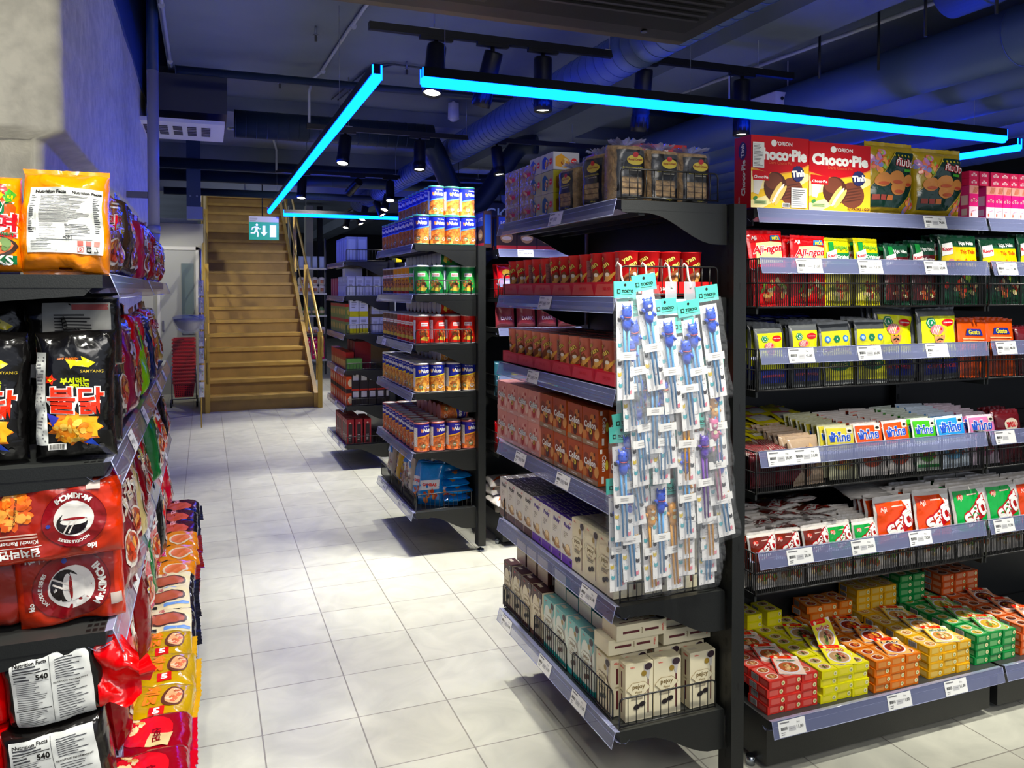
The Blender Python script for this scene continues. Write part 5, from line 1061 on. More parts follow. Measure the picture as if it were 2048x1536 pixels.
# ---- bottom shelf ----
z=LV[5]
for r_ in range(4):
    for k in range(4):
        place(PEB,(1.165+r_*.07,2.70+k*.101,z),FA+J(.03),'dark brown standing stick biscuit box, bottom shelf, %s from the teal ones, %s row'%(ORD[k],ORD[r_]),'dark brown stick biscuit boxes','biscuit box')
        place(PET,(1.165+r_*.07,2.285+k*.102,z),FA+J(.03),'teal standing stick biscuit box, bottom shelf, %s from the cream ones, %s row'%(ORD[k],ORD[r_]),'teal stick biscuit boxes','biscuit box')
def lay(P,x,y,z,rz,lab,g):
    # lying on its back: front up
    return place(P,(x,y,z),(-PI/2,0,rz),lab,g,'biscuit box')
for k in range(3):
    for j in range(2): lay(PEB,1.19,2.76+k*.11,z+.21+j*.047,FA,'dark brown stick biscuit box lying on the standing ones, %s place, %s layer'%(ORD[k],['lower','upper'][j]),'lying dark brown stick biscuit boxes')
for k in range(4):
    for j in range(2 if k%2 else 1): lay(PET,1.19,2.30+k*.10,z+.21+j*.047,FA,'teal stick biscuit box lying on the standing ones, %s place, %s layer'%(ORD[k],['lower','upper'][j]),'lying teal stick biscuit boxes')
place(PEJ,(1.160,2.165,z),FA,'cream stick biscuit box at the corner, facing the aisle','cream boxes at the bottom corner','biscuit box')
for i,x in enumerate((1.212,1.310,1.436)): place(PEJ,(x,2.098,z),J(.04)+(.03 if i==2 else 0),'standing cream stick biscuit box behind the bottom wire fence, %s from the aisle'%ORD[i],'cream boxes standing behind the bottom fence','biscuit box')
for i,x in enumerate((1.23,1.35,1.44)): place(PEJ,(x,2.165,z),J(.04),'cream stick biscuit box in the second row behind the bottom fence, %s'%ORD[i],'cream boxes in the second row','biscuit box')
for i,(x,y,zz,rz) in enumerate([(1.13,2.165,.188,-1.52),(1.15,2.150,.235,-1.53),(1.325,2.17,.188,-1.56),(1.325,2.19,.235,-1.55),(1.325,2.24,.282,-1.52)]):
    # lying box: long edge along X so that the narrow side faces the camera
    place(PEJ,(x,y,z+zz+.023),(-PI/2,0,rz+PI) if False else (-PI/2,0,-PI/2),'cream stick biscuit box lying on top at the corner, %s'%['lower left','upper left','lower right','middle right','upper right'][i],'cream boxes lying on the standing ones','biscuit box')
# ---- chopstick display ----
CL=mt('#c6d2dc',rough=.12,coat=1,alpha=.38)
HK=mt('#d2cfc4',rough=.5)
t=thing('chopstick_hanger',(0,0,0),0,'clear hanging strips with white hooks and a 72,00 price card','display strip')
for i,x in enumerate((1.108,1.19,1.268,1.332)):
    m=MB(); m.tube([(x-.004,2.03,LV[1]+.088),(x-.001,2.025,LV[1]+.1),(x+.006,2.02,LV[1]+.09),(x+.003,2.01,LV[1]+.06),(x+.006,2.0,LV[1]+.035),(x+.002,1.998,LV[1]+.025)],.0032,HK,n=8); m.build('hook',parent=t,label='white cord hook')
    m=MB(); m.box(x-.019,1.997,.75,x+.019,1.998,LV[1]+.045,CL); m.build('strip',parent=t)
m=MB(); m.box(1.162,1.99,LV[1]-.052,1.315,1.992,LV[1]-.006,CARD); f=fplane((1.162,1.99,LV[1]-.052),(1,0,0),(0,0,1)); tagart(m,f,'72,00',.153,.046); m.build('price_card',parent=t)
CHL=[(1253,800,'b',1),(1314,780,'B',8),(1349,827,'b',6),(1405,825,'b',9),(1438,794,'b',8),(1384,860,'b',6),(1283,827,'b',7),(1267,862,'b',3),
 (1309,908,'b',1),(1339,938,'b',5),(1297,940,'b',6),(1286,974,'b',4),(1325,969,'b',0),(1375,971,'o',2),(1440,933,'b',5),(1438,965,'o',5),(1440,1010,'k',6),(1414,1047,'p',3),(1379,1079,'b',4),(1457,1073,'b',9),(1288,1017,'b',7),(1250,1085,'b',2),(1276,1052,'b',8),
 (1375,1120,'o',2),(1424,1122,'o',3),(1325,1159,'b',2),(1267,1165,'b',4),(1375,1154,'o',1),(1419,1148,'b',2),(1417,1172,'b',1),(1309,1186,'o',3),(1354,1181,'o',4),(1239,1186,'b',1)]
CAMF=(math.sin(R(21.1)),math.cos(R(21.1)))
TH={'b':CHB,'B':CHBB,'o':CHO,'p':CHPU,'k':CHPK}; CN={'b':'blue','B':'blue bear-topped','o':'orange','p':'purple','k':'pink'}
cnt={}
for i,(u,v,c,tl) in enumerate(CHL):
    yy=1.915+.0022*i
    a=math.radians(tl); k=yy/(CAMF[1]-(u-1024)/1590*CAMF[0])
    xb=k*(CAMF[0]+(u-1024)/1590*CAMF[1]); zb=1.55-(v-580)/1590*k
    # bottom of the backing card is .325 below the hole
    x=xb-.325*math.sin(a); z_=zb+.325*math.cos(a); cnt[c]=cnt.get(c,0)+1
    place(TH[c],(round(x,4),yy,round(z_,4)),(0,-a,J(.12)),'%s chopstick pack hanging in a clear sleeve, %s'%(CN[c],('%s %s pack'%(ORD[cnt[c]-1] if cnt[c]<19 else ['nineteenth','twentieth','twenty-first','twenty-second','twenty-third','twenty-fourth'][cnt[c]-19],'counted from the top'))),'hanging chopstick packs','chopstick pack')

# ---- right shelving: top ----
z=1.818
place(CH1,(1.762,2.165,z),J(.01),'red chocolate pie box with stickers, leftmost on the right top shelf','red pie boxes on the right shelf','pie box',(1.03,1,1.01)); place(CH2,(2.012,2.165,z),0.01,'red chocolate pie box without stickers, beside the cookie bag','red pie boxes on the right shelf','pie box',(1.17,1,.985))
place(CKB,(2.262,2.16,z+.008),.03,'dark green cookie bag with gold rim beside the pie boxes','green cookie bags','cookie bag'); place(CKB2,(2.50,2.17,z+.008),-.04,'dark green cookie bag with gold rim beside the pink boxes','green cookie bags','cookie bag',(1.05,1,1))
for i in range(2): place([CKB,CKB2][i],(2.28+i*.24,2.26,z+.008),J(.1),'dark green cookie bag in the second row, %s'%['left','right'][i],'green cookie bags','cookie bag')
for i,x in enumerate((2.648,2.735,2.778,2.821,2.864,2.907,2.95)):
    for r_ in range(2): place(TOTO,(x,2.15+r_*.042,z),0,'pink standing wafer stick box, %s from the cookie bags, %s row'%(ORD[i],['front','back'][r_]),'pink wafer stick boxes','wafer box')
for i,x in enumerate((2.648,2.70,2.76,2.808,2.856,2.904)):
    for r_ in range(2): place(TOTOS,(x,2.19,z+.119+r_*.0265),0,'pink wafer stick box lying on the standing ones, %s from the cookie bags, %s layer'%(ORD[i],['lower','upper'][r_]),'lying pink wafer stick boxes','wafer box')
# ---- baskets ----
def rowof(P,x,z,n,desc,g,y0=2.125,dy=.026,tilt=-.10,hs=1.,cat='seasoning pouch',jx=.006,s=1.):
    for k in range(n):
        place(P,(x+J(jx),y0+k*dy,z+.004+abs(J(.003))+k*.002),(tilt+J(.05),J(.04),J(.05)),'%s, %s from the front'%(desc,ORD[k]),g,cat,(s,1,hs))
zb=1.50
rowof(AJI,1.735,zb,3,'red seasoning pouch, left stack in the topmost basket','red seasoning pouches'); rowof(AJI,1.882,zb,3,'red seasoning pouch, right stack in the topmost basket','red seasoning pouches',y0=2.13,hs=.93)
rowof(KY,2.012,zb,3,'yellow seasoning pouch, left stack in the topmost basket','yellow seasoning pouches'); rowof(KY,2.146,zb,3,'yellow seasoning pouch, right stack in the topmost basket','yellow seasoning pouches',hs=1.02)
rowof(KG,2.27,zb,3,'dark green seasoning pouch, left stack in the topmost basket','dark green seasoning pouches',hs=.94); rowof(KG,2.40,zb,3,'dark green seasoning pouch, right stack in the topmost basket','dark green seasoning pouches')
rowof(KB,2.575,zb,3,'wide yellow and green seasoning pouch, left stack in the topmost basket','wide yellow and green seasoning pouches',dy=.03); rowof(KB,2.79,zb,3,'wide yellow and green seasoning pouch behind the second basket section','wide yellow and green seasoning pouches',hs=.98,dy=.03); rowof(KB,2.99,zb,2,'wide yellow and green seasoning pouch at the picture edge','wide yellow and green seasoning pouches',hs=1.05,dy=.03)
zb=1.23
rowof(CU1,1.740,zb,4,'small yellow curry packet, left stack in the second basket','small yellow curry packets',cat='curry packet'); rowof(CU1,1.878,zb,4,'small yellow curry packet, right stack in the second basket','small yellow curry packets',cat='curry packet',hs=1.03)
rowof(CU2,2.018,zb,4,'yellow five-spice packet, left stack in the second basket','yellow five-spice packets',cat='curry packet'); rowof(CU2,2.165,zb,4,'yellow five-spice packet, right stack in the second basket','yellow five-spice packets',cat='curry packet',hs=1.03)
rowof(CU3,2.295,zb,3,'large yellow curry packet with turbaned head, left stack','large yellow curry packets',cat='curry packet',dy=.03,y0=2.15); rowof(CU3,2.485,zb,3,'large yellow curry packet with turbaned head, right stack','large yellow curry packets',cat='curry packet',dy=.03,y0=2.13,hs=.98)
rowof(CU4,2.652,zb,3,'orange curry packet, left stack beside the large yellow ones','orange curry packets',cat='curry packet'); rowof(CU4,2.80,zb,3,'orange curry packet, right stack at the picture edge','orange curry packets',cat='curry packet'); rowof(JM,2.95,zb,2,'dark red packet behind the orange curry packets','dark red packets',cat='curry packet')
for k in range(12): place(FLATB,(1.74+(k%3)*.11+J(.02),2.24+J(.02)+(k%3)*.02,1.40+(k//3)*.018),(-PI/2+J(.12),J(.1),J(.5)),'blue and silver curry packet lying behind the small ones, %s of the heap'%ORD[k],'heap of blue curry packets','curry packet')
zb=.90
for k in range(10): place(JR,(1.72+(k%2)*.10+J(.01),2.15+(k//2)*.026,zb+.10+J(.006)),(-PI/2+.25+J(.1),J(.1),J(.3)),'white and red striped sachet, %s of the left heap'%ORD[k],'heap of striped sachets','powder sachet')
for k in range(6): place(JM,(1.72+(k%2)*.11,2.135+(k//2)*.06,zb+.005),(J(.1),0,J(.1)),'dark sachet low in the third basket, %s'%ORD[k],'dark sachets low in the third basket','powder sachet',(1,1,.6))
for k in range(16): place(JF,(1.72+(k%4)*.10+J(.02),2.26+(k//4)*.045+J(.01),zb+.13+(k//4)*.018),(-PI/2+.15+J(.15),J(.15),J(.5)),'yellow sachet lying at the back of the third basket, %s of the heap'%ORD[k],'heap of yellow sachets','powder sachet')
rowof(JB,1.885,zb,7,'clear brown-filled sachet beside the striped heap','brown-filled sachets',hs=1.05,dy=.03,cat='powder sachet',tilt=-.2)
for i,x in enumerate((2.035,2.175,2.31,2.435,2.575,2.725)):
    P=[JS[0],JS[1],JS[1],JS[2],JS[3],JS[4]][i]; d=['pale yellow powder sachet','orange powder sachet, left stack','orange powder sachet, right stack','green powder sachet','sky blue powder sachet','pink powder sachet'][i]
    rowof(P,x,zb,9,d,['pale yellow powder sachets','orange powder sachets','orange powder sachets','green powder sachets','sky blue powder sachets','pink powder sachets'][i],dy=.024,tilt=-.22,cat='powder sachet',jx=.01,hs=[1,1,1.02,1.02,1.03,1][i])
rowof(JM,2.86,zb,4,'dark red sachet with round label at the right edge','dark red sachets',cat='powder sachet',hs=1.05)
zb=.57
for i,x in enumerate((1.712,1.822,1.940)): rowof(RS[0],x,zb,8,'brown seasoning bag, %s stack in the lowest basket'%['left','middle','right'][i],'brown seasoning bags',dy=.030,tilt=-.2,cat='seasoning bag',jx=.008)
for i,x in enumerate((2.055,2.158)): rowof(RS[1],x,zb,7,'small green seasoning bag, %s stack in the lowest basket'%['left','right'][i],'small green seasoning bags',dy=.022,tilt=-.2,cat='seasoning bag',jx=.006,hs=1.02)
for i,x in enumerate((2.285,2.475)): rowof(RS[2],x,zb,4,'large orange seasoning bag, %s stack in the lowest basket'%['left','right'][i],'large orange seasoning bags',dy=.034,tilt=-.12,cat='seasoning bag',hs=.98+.02*i)
for i,x in enumerate((2.665,2.84)): rowof(RS[3],x,zb,6,'large green seasoning bag, %s stack'%['left','right'][i],'large green seasoning bags',dy=.030,tilt=-.12,cat='seasoning bag')
rowof(RS[2],3.0,zb,3,'large orange seasoning bag at the right picture edge','large orange seasoning bags',dy=.034,cat='seasoning bag')
for k in range(3): place(RS[2],(2.28+(k%2)*.17,2.44-(k//2)*.03,.815+.02*(k//2)),(PI/2+.12,J(.08),J(.5)),'orange seasoning bag lying across the large orange stacks, %s'%ORD[k],'lying orange seasoning bags','seasoning bag')
for k in range(9): place(RS[0],(1.75+(k%3)*.14+J(.02),2.33+(k//3)*.05,.72+.02*(k//3)),(-PI/2+.15+J(.1),J(.15),PI+J(.4)),'brown seasoning bag lying in the dim back of the lowest basket, %s'%ORD[k],'lying brown seasoning bags','seasoning bag')
# ---- base shelf: stock cube boxes ----
zb=.187; bx=[1.672,1.882,2.100,2.355,2.600,2.83]; yf=[2.058,2.052,2.040,2.050,2.062,2.06]
COLN=[c[6] for c in SPC]
for i,x0 in enumerate(bx):
    order=[0,1,2,3,4,5][i]; P=SB[order]; cn=COLN[order]
    for row in range(5):
        nt_=4 if row==0 else (4 if row<4 else 3)
        for tier in range(nt_):
            if row>0 and tier<nt_-(2 if row<3 else 1): continue
            for k in range(3):
                if i==5 and k==2 and row>2: continue
                place(P,(x0+.033+k*.067+J(.002)+(.004 if tier%2 else 0),yf[i]+.05+row*.1005+J(.003),zb+tier*.027+row*.0),J(.03),'%s stock cube box in row %s, layer %s, %s column'%(cn,['one','two','three','four','five'][row],['one','two','three','four'][tier],['left','middle','right'][k]),'%s stock cube boxes'%cn,'stock cube box')
    for row in range(3 if i<5 else 3):
        place(SCD[order],(x0+.115+J(.01),yf[i]+.012+row*.1005,zb+.110),(-PI/2+.16+J(.05),0,-.30+J(.1)),'%s recipe card lying on the stock cube boxes, %s from the front'%(cn,ORD[row]),'%s recipe cards'%cn,'card')
place(SCD[1],(2.03,2.17,zb+.112),(-.55,.0,.1),'lemon yellow recipe card standing propped up on the yellow boxes','lemon yellow recipe cards','card')
def heap(P,cn,pts):
    for k,(x,y,z_,rz) in enumerate(pts): place(P,(x,y,z_),rz,'%s stock cube box in the dim stack at the back, %s'%(cn,ORD[k]),'%s stock cube boxes at the back'%cn,'stock cube box')
heap(SB[2],'orange',[(2.16+.07*k,2.43,zb+.109+.027*j,J(.3)) for k in range(3) for j in range(2)]); heap(SB[3],'golden yellow',[(2.40+.068*k,2.44,zb+.109+.027*j,J(.05)) for k in range(3) for j in range(3)])
heap(SB[4],'green',[(2.62+.068*k,2.44,zb+.109+.027*j,J(.05)) for k in range(2) for j in range(4)]); heap(SB[0],'red',[(1.70+.067*k,2.42,zb+.109+.027*j,0) for k in range(1) for j in range(3)])
heap(SB[1],'lemon yellow',[(1.80+.09*k,2.45,zb+.109+.027*j,0) for k in range(3) for j in range(2)])
heap(SB[5],'brick orange',[(2.85+.068*k,2.44,zb+.109+.027*j,J(.1)) for k in range(3) for j in range(3)])

# ---- can endcap ----
def canat(P,x,y,z,desc,g,rz=None): place(P,(x,y,z),FA+.5+J(.25) if rz is None else rz,desc,g,'can')
for tier,(n,xs) in enumerate([(10,(1.175,1.270,1.365,1.460)),(9,(1.270,1.365,1.460))]):
    for b in range(n):
        for a,x in enumerate(xs):
            if b>0 and a>(0 if tier else 1): continue
            canat(C1,x+(0 if tier==0 else 0),4.515+b*.096+(.0 if tier==0 else .02),LV2[0]+tier*.1725,'blue nut can, top shelf, %s layer, %s from front, %s from aisle'%(['lower','upper'][tier],ORD[b],ORD[a]),'blue nut cans on the top shelf',J(.35) if b==0 else None)
for b in range(9):
    for a in range(4):
        if b>0 and a>1: continue
        P,c=(CG,'green') if b<2 else (CY,'amber') if b<6 else (CB,'brown')
        canat(P,1.178+a*.094,4.52+b*.107,LV2[1],'%s nut can, second shelf, %s from front, %s from aisle'%(c,ORD[b],ORD[a]),'nut cans on the second shelf',J(.5) if b==0 else None)
for b in range(9):
    for a in range(4):
        if b>0 and a>1: continue
        P,c=(CR,'red') if b<5 else (CB,'brown')
        canat(P,1.178+a*.094,4.52+b*.107,LV2[2],'%s nut can, third shelf, %s from front, %s from aisle'%(c,ORD[b],ORD[a]),'nut cans on the third shelf',J(.5) if b==0 else None)
for lv,P,c in ((3,C4,'white-lidded yellow'),(4,C5,'white-lidded orange')):
    for b in range(10):
        for a in range(4): canat(P,1.175+a*.096,4.515+b*.096,LV2[lv],'%s nut can, %s, %s from front, %s from aisle'%(c,SH6[lv],ORD[b],ORD[a]),'%s nut cans'%c,J(.5) if b==0 else None)
for i,(lv,P,c) in enumerate(((1,CG,'green'),(2,CR,'red'),(3,C4,'yellow'),(4,C5,'orange'))):
    for k in range(9 if i<2 else 6): # cans lying on top of the standing ones
        place(P,(1.29,4.56+k*.096,LV2[lv]+.173+.046),(0,PI/2,0),'%s nut can lying on its side on the standing ones, %s from the front'%(c,ORD[k]),'nut cans lying on the standing ones','can')
# bags on its bottom shelf
def A_blue(m,f,w,h):
    m.sh(f,[(-w*.4,h*.3),(w*.4,h*.38),(w*.4,h*.62),(-w*.4,h*.56)],foil('#cfd4dc'),1,L1); m.tx(f,'GAMBAS',0,h*.47,w*.6,foil('#c02c20'),2,bold=2,rot=.06); m.blob(f,0,h*.2,w*.3,h*.12,[foil('#c9844a'),foil('#a8401c')],12,.016,1.5,seed=3)
BL=pouch('snack_bag',.16,.24,.07,'#1576b8',A_blue,seed=41,wr=.009,rough=.16); YL=pouch('snack_bag',.15,.24,.06,'#b8961c',lambda m,f,w,h:m.blob(f,0,h*.4,w*.35,h*.3,[foil('#a84a24'),foil('#d8c8b0'),foil('#2c4aa0')],16,.02,1,seed=8),seed=42,wr=.009,rough=.16)
GB=pouch('snack_bag',.15,.25,.06,'#a89a90',lambda m,f,w,h:(m.rc(f,-w*.4,h*.7,w*.4,h*.9,foil('#1a66a8'),1,L1),m.blob(f,0,h*.35,w*.35,h*.25,[foil('#c09a80'),foil('#7a4a3c')],16,.02,1,seed=8)),seed=43,wr=.010,rough=.14)
z=LV2[5]
for i,(P,x,y,rz,c) in enumerate([(GB,1.19,5.36,FA,'clear brown'),(YL,1.20,5.22,FA-.2,'yellow'),(YL,1.21,5.08,FA,'yellow'),(GB,1.20,4.96,FA+.2,'clear brown'),(GB,1.20,4.84,FA-.1,'clear brown'),(BL,1.22,4.72,FA+.3,'blue'),(BL,1.25,4.60,FA+.9,'blue'),(BL,1.33,4.58,FA+1.1,'blue')]):
    place(P,(x,y,z+.006),(-.1+J(.1),J(.1),rz),'%s snack bag standing under the cans, %s from the far end'%(c,ORD[i]),'snack bags under the cans','snack bag')
for k in range(8): place(BL,(1.40+J(.02),4.50+(k//4)*.17,z+.045+.044*(k%4)),(-PI/2+J(.05),J(.05),J(.15)),'blue snack bag lying in a pile on the bottom shelf, %s'%ORD[k],'pile of blue snack bags','snack bag',(1,.75,1))

# ---- gap shelving: chocolate boxes, red bags, maroon pouches ----
def A_cho(m,f,w,h): m.rc(f,0,0,w,h*.12,card('#b03438'),1); m.el(f,w*.5,h*.35,w*.32,h*.16,mt('#b88a50',rough=.4),1,n=14); m.el(f,w*.5,h*.33,w*.25,h*.06,mt('#e0cba0'),2,n=12); m.rc(f,w*.1,h*.6,w*.9,h*.95,card('#2a4a9c'),1); m.tx(f,'LOTTE',w*.5,h*.78,w*.6,WHITE,2,bold=1)
CHB_=boxp('chocolate_box',.13,.05,.21,card('#3a2420'),A_cho,lambda m,f,d,h:m.rc(f,d*.1,h*.1,d*.9,h*.9,card('#1a3c80'),1))
for r_ in range(2):
    for i in range(4): place(CHB_,(1.73+i*.135,4.60+r_*.06,1.80),0,'blue and brown chocolate box in the gap, %s from the left, %s row'%(ORD[i],['front','back'][r_]),'chocolate boxes in the gap','chocolate box')
for i in range(3): place(CHB_,(1.60,4.62+i*.11,1.81),FA,'chocolate box seen edge-on beside the cans, %s'%ORD[i],'chocolate boxes beside the cans','chocolate box',(1,1,1.05))
RBG=pouch('snack_bag',.17,.2,.05,'#c01c28',lambda m,f,w,h:(m.el(f,0,h*.35,w*.36,h*.18,foil('#d8d0c8'),1,L1),m.el(f,-w*.2,h*.75,w*.15,h*.1,foil('#c9a43c'),1,L1),m.tx(f,'BABY',w*.1,h*.35,w*.4,foil('#b01c24'),2,bold=1)),seed=44,wr=.006)
for r_ in range(2):
    for i in range(3): place(RBG,(1.76+i*.175,4.58+r_*.07,1.505),(-.1,0,J(.1)),'red snack bag in the gap basket, %s from the left, %s row'%(ORD[i],['front','back'][r_]),'red snack bags in the gap','snack bag')
MRN=pouch('candy_pouch',.13,.16,.05,'#8a3a44',lambda m,f,w,h:(m.tx(f,'DARK',0,h*.35,w*.6,foil('#d8b8b0'),1,bold=2),m.el(f,w*.25,h*.8,w*.06,w*.06,foil('#c9923c'),1)),seed=45,wr=.005)
for i in range(4): place(MRN,(1.73+i*.14,4.60,1.32),(-.1,0,J(.1)),'maroon candy pouch in the gap, %s from the left'%ORD[i],'maroon candy pouches in the gap','candy pouch')
for i,c in enumerate(['#3a6a78','#b8b42c','#2f7ab0','#b8b42c','#3f8a8a']): place(pouch('snack_bag',.12,.2,.04,c,None,seed=46+i,wr=.008),(1.72+i*.10,4.60,.905),(-.05,0,.3*(i%2)),'%s snack bag in the lower gap basket'%['teal','yellow','sky blue','second yellow','sea green'][i],'coloured snack bags in the gap','snack bag')
RB2=pouch('snack_bag',.15,.18,.06,'#a8141c',None,seed=52,wr=.010)
for i in range(4): place(RB2,(1.74+i*.15,4.60,.555),(-.05,0,J(.2)),'dark red snack bag in the lowest gap basket, %s from the left'%ORD[i],'dark red snack bags in the gap','snack bag')
OWB=pouch('snack_bag',.20,.16,.05,'#d8cfc4',lambda m,f,w,h:(m.sh(f,[(-w*.4,h*.2),(w*.1,h*.4),(w*.4,h*.3),(w*.3,h*.7),(-w*.1,h*.6)],foil('#d0602c'),1,L1),),seed=53,wr=.007)
for k in range(8): place(OWB,(1.74+(k%2)*.2,4.52+(k//4)*.1,.20+.045*((k//2)%4)),(-PI/2+.1,0,J(.3)),'white and orange snack bag lying on the gap base shelf, %s'%ORD[k],'white and orange snack bags','snack bag')
# pale and dim goods on the shelving behind the can endcap
# ---- farthest endcap ----
def sb(name,w,d,h,c,art=None): return boxp(name,w,d,h,card(c),art,art)
GW=sb('tea_box',.07,.07,.17,'#b8bcc4',lambda m,f,w,h:(m.rc(f,w*.12,h*.2,w*.88,h*.9,card('#ccd0d6'),1),m.lines(f,w*.2,h*.5,w*.8,h*.8,5,INKL,2)))
BOX1=sb('tea_box',.085,.085,.21,'#8f9ab8',lambda m,f,w,h:m.rc(f,w*.15,h*.1,w*.85,h*.9,card('#a6b2d0'),1))
for b in range(6):
    for a in range(2): place(BOX1,(1.18+a*.09,6.93+b*.10,LV3[0]),0,'silver-blue tall box, farthest endcap top, %s from front, %s from aisle'%(ORD[b],ORD[a]),'silver-blue tall boxes','box')
YB2=sb('drink_carton',.05,.05,.24,'#c9bc2c',lambda m,f,w,h:m.rc(f,0,h*.5,w,h,card('#c8c8c0'),1))
for a in range(3): place(YB2,(1.60,6.95+.06*a,1.80),0,'yellow and white carton beside the can shelf, %s'%ORD[a],'yellow and white cartons','carton')
for b in range(6):
    for a in range(5):
        if b>1 and a>0: continue
        place(GW,(1.175+a*.075,6.93+b*.085,LV3[1]),0,'pale grey tea box, farthest endcap, %s from front, %s from aisle'%(ORD[b],ORD[a]),'pale grey tea boxes','box')
RBX=sb('tea_box',.08,.08,.16,'#a8525c'); 
for b in range(3): place(RBX,(1.17,7.46+b*.13,LV3[1]),0,'dull red tea box at the far end of the second shelf, %s'%ORD[b],'dull red tea boxes','box')
LBX=sb('storage_box',.15,.15,.24,'#c2c4cc'); place(LBX,(1.22,7.10,LV3[1]),0,'large pale box among the grey tea boxes','large pale boxes','box'); 
YW=sb('tea_box',.075,.07,.15,'#d4d6dc',lambda m,f,w,h:(m.rc(f,0,0,w,h*.32,card('#c9c01c'),1),m.lines(f,w*.2,h*.5,w*.8,h*.85,4,INKL,1)))
for a in range(2):
    for j in range(2): place(YW,(1.20+a*.082,6.93,LV3[2]+j*.151),0,'white box with yellow foot on the third shelf, %s column, %s layer'%(['left','right'][a],['lower','upper'][j]),'white boxes with yellow foot','box')
for a in range(3):
    for j in range(2): place(GW,(1.385+a*.072,6.93,LV3[2]+j*.172-.0),0,'pale grey tea box on the third shelf, %s column, %s layer'%(ORD[a],['lower','upper'][j]),'pale grey tea boxes on the third shelf','box',(1,1,.85))
GRB=sb('tea_box',.09,.075,.13,'#7a8a4a',lambda m,f,w,h:(m.el(f,w*.5,h*.45,w*.3,h*.22,card('#c9b05a'),1),m.rc(f,0,h*.8,w,h,card('#a83a2c'),1)))
for b in range(9):
    for j in range(2): place(GRB,(1.17,6.99+b*.095,LV3[2]+j*.131),FA,'green and red tea box facing the aisle, %s from the front, %s layer'%(ORD[b],['lower','upper'][j]),'green and red tea boxes','box')
RBB=sb('tea_box',.14,.12,.12,'#7a1c22'); GBB=sb('tea_box',.13,.10,.10,'#4f7a3a'); ORB=sb('tea_box',.1,.07,.15,'#a8401c',lambda m,f,w,h:(m.rc(f,w*.1,h*.1,w*.9,h*.5,card('#c9a05a'),1),m.rc(f,0,h*.7,w,h,card('#b02818'),1)))
for b in range(8): place(ORB,(1.17,7.0+b*.105,LV3[3]),FA,'orange tea box facing the aisle on the fourth shelf, %s from the front'%ORD[b],'orange tea boxes','box')
for b in range(3):
    for j in range(2): place(RBB,(1.29,7.05+b*.13,LV3[3]+.0+j*.121),0,'dark red box on the fourth shelf, %s from the front, %s layer'%(ORD[b],['lower','upper'][j]),'dark red boxes','box')
place(GBB,(1.20,6.93,LV3[3]),0,'green box at the front of the fourth shelf','green boxes','box')
BKB=sb('coffee_box',.068,.068,.145,'#241c1c',lambda m,f,w,h:(m.rc(f,w*.15,h*.5,w*.85,h*.85,card('#b8b4b0'),1),m.rc(f,0,h*.9,w,h,card('#a8301c'),1)))
OBX=sb('coffee_box',.075,.068,.145,'#b8481c',lambda m,f,w,h:(m.el(f,w*.5,h*.35,w*.3,h*.22,card('#e0c9a0'),1),m.rc(f,0,h*.75,w,h,card('#2a1414'),1)))
for j in range(2):
    for a in range(5): place(BKB,(1.21+a*.073,6.93,LV3[4]+j*.146),0,'black coffee box facing the camera on the fifth shelf, %s from the aisle, %s layer'%(ORD[a],['lower','upper'][j]),'black coffee boxes','box')
    for b in range(9): place(OBX,(1.165,6.94+b*.105,LV3[4]+j*.146),FA,'orange coffee box facing the aisle on the fifth shelf, %s from the front, %s layer'%(ORD[b],['lower','upper'][j]),'orange coffee boxes','box')
RDB=sb('tea_box',.062,.062,.215,'#8c2028',lambda m,f,w,h:(m.rc(f,w*.22,h*.05,w*.78,h*.8,card('#2a1a1c'),1),m.el(f,w*.5,h*.85,w*.12,w*.12,card('#c9b0a0'),1),m.lines(f,w*.3,h*.15,w*.7,h*.4,4,card('#b8a8a0'),2)))
for b in range(8):
    for a in range(3 if b<4 else 2): place(RDB,(1.165+a*.075,6.94+b*.08,LV3[5]),0 if a or b==0 else FA,'dark red slim box on the lowest shelf, %s from the front, %s from the aisle'%(ORD[b],ORD[a]),'dark red slim boxes','box')
# ---- far shelf right of the stairs ----
t=thing('wall_rack',(0,0,0),0,'far rack with pots and jars right of the staircase','shelving')
for zz in (.30,.75,1.10,1.50,1.95):
    m=MB(); m.box(1.55,14.6,zz-.03,2.05,14.95,zz,mt('#b8b8b4',rough=.4) if zz!=.75 else BLACKSTEEL); m.build('shelf',parent=t)
for x in (1.53,2.05): m=MB(); m.box(x,14.9,0,x+.03,14.95,2.5,BLACKSTEEL); m.build('upright',parent=t)
POT=MB(); POT.lathe([(.045,0),(.06,.02),(.062,.1),(.05,.13),(.03,.14),(0,.145)],mt('#d0c8c0',rough=.4),n=16); POT.bar((0,-.062,.03),(0,-.0625,.09),.03,mt('#a86a50'),n=10); POT=POT.build('lidded_pot')
JAR=MB(); JAR.lathe([(.045,0),(.048,.1),(.03,.13),(.03,.15),(0,.15)],mt('#5a7a44',rough=.3,coat=.5),n=14); JAR.lathe([(.049,.03),(.049,.085)],mt('#c9b08a'),n=14); JAR=JAR.build('jar')
PKG=pouch('gift_bag',.1,.13,.06,'#c81c68',lambda m,f,w,h:m.blob(f,0,h*.5,w*.3,h*.3,[WHITE],5,.012,1),seed=55,wr=.008)
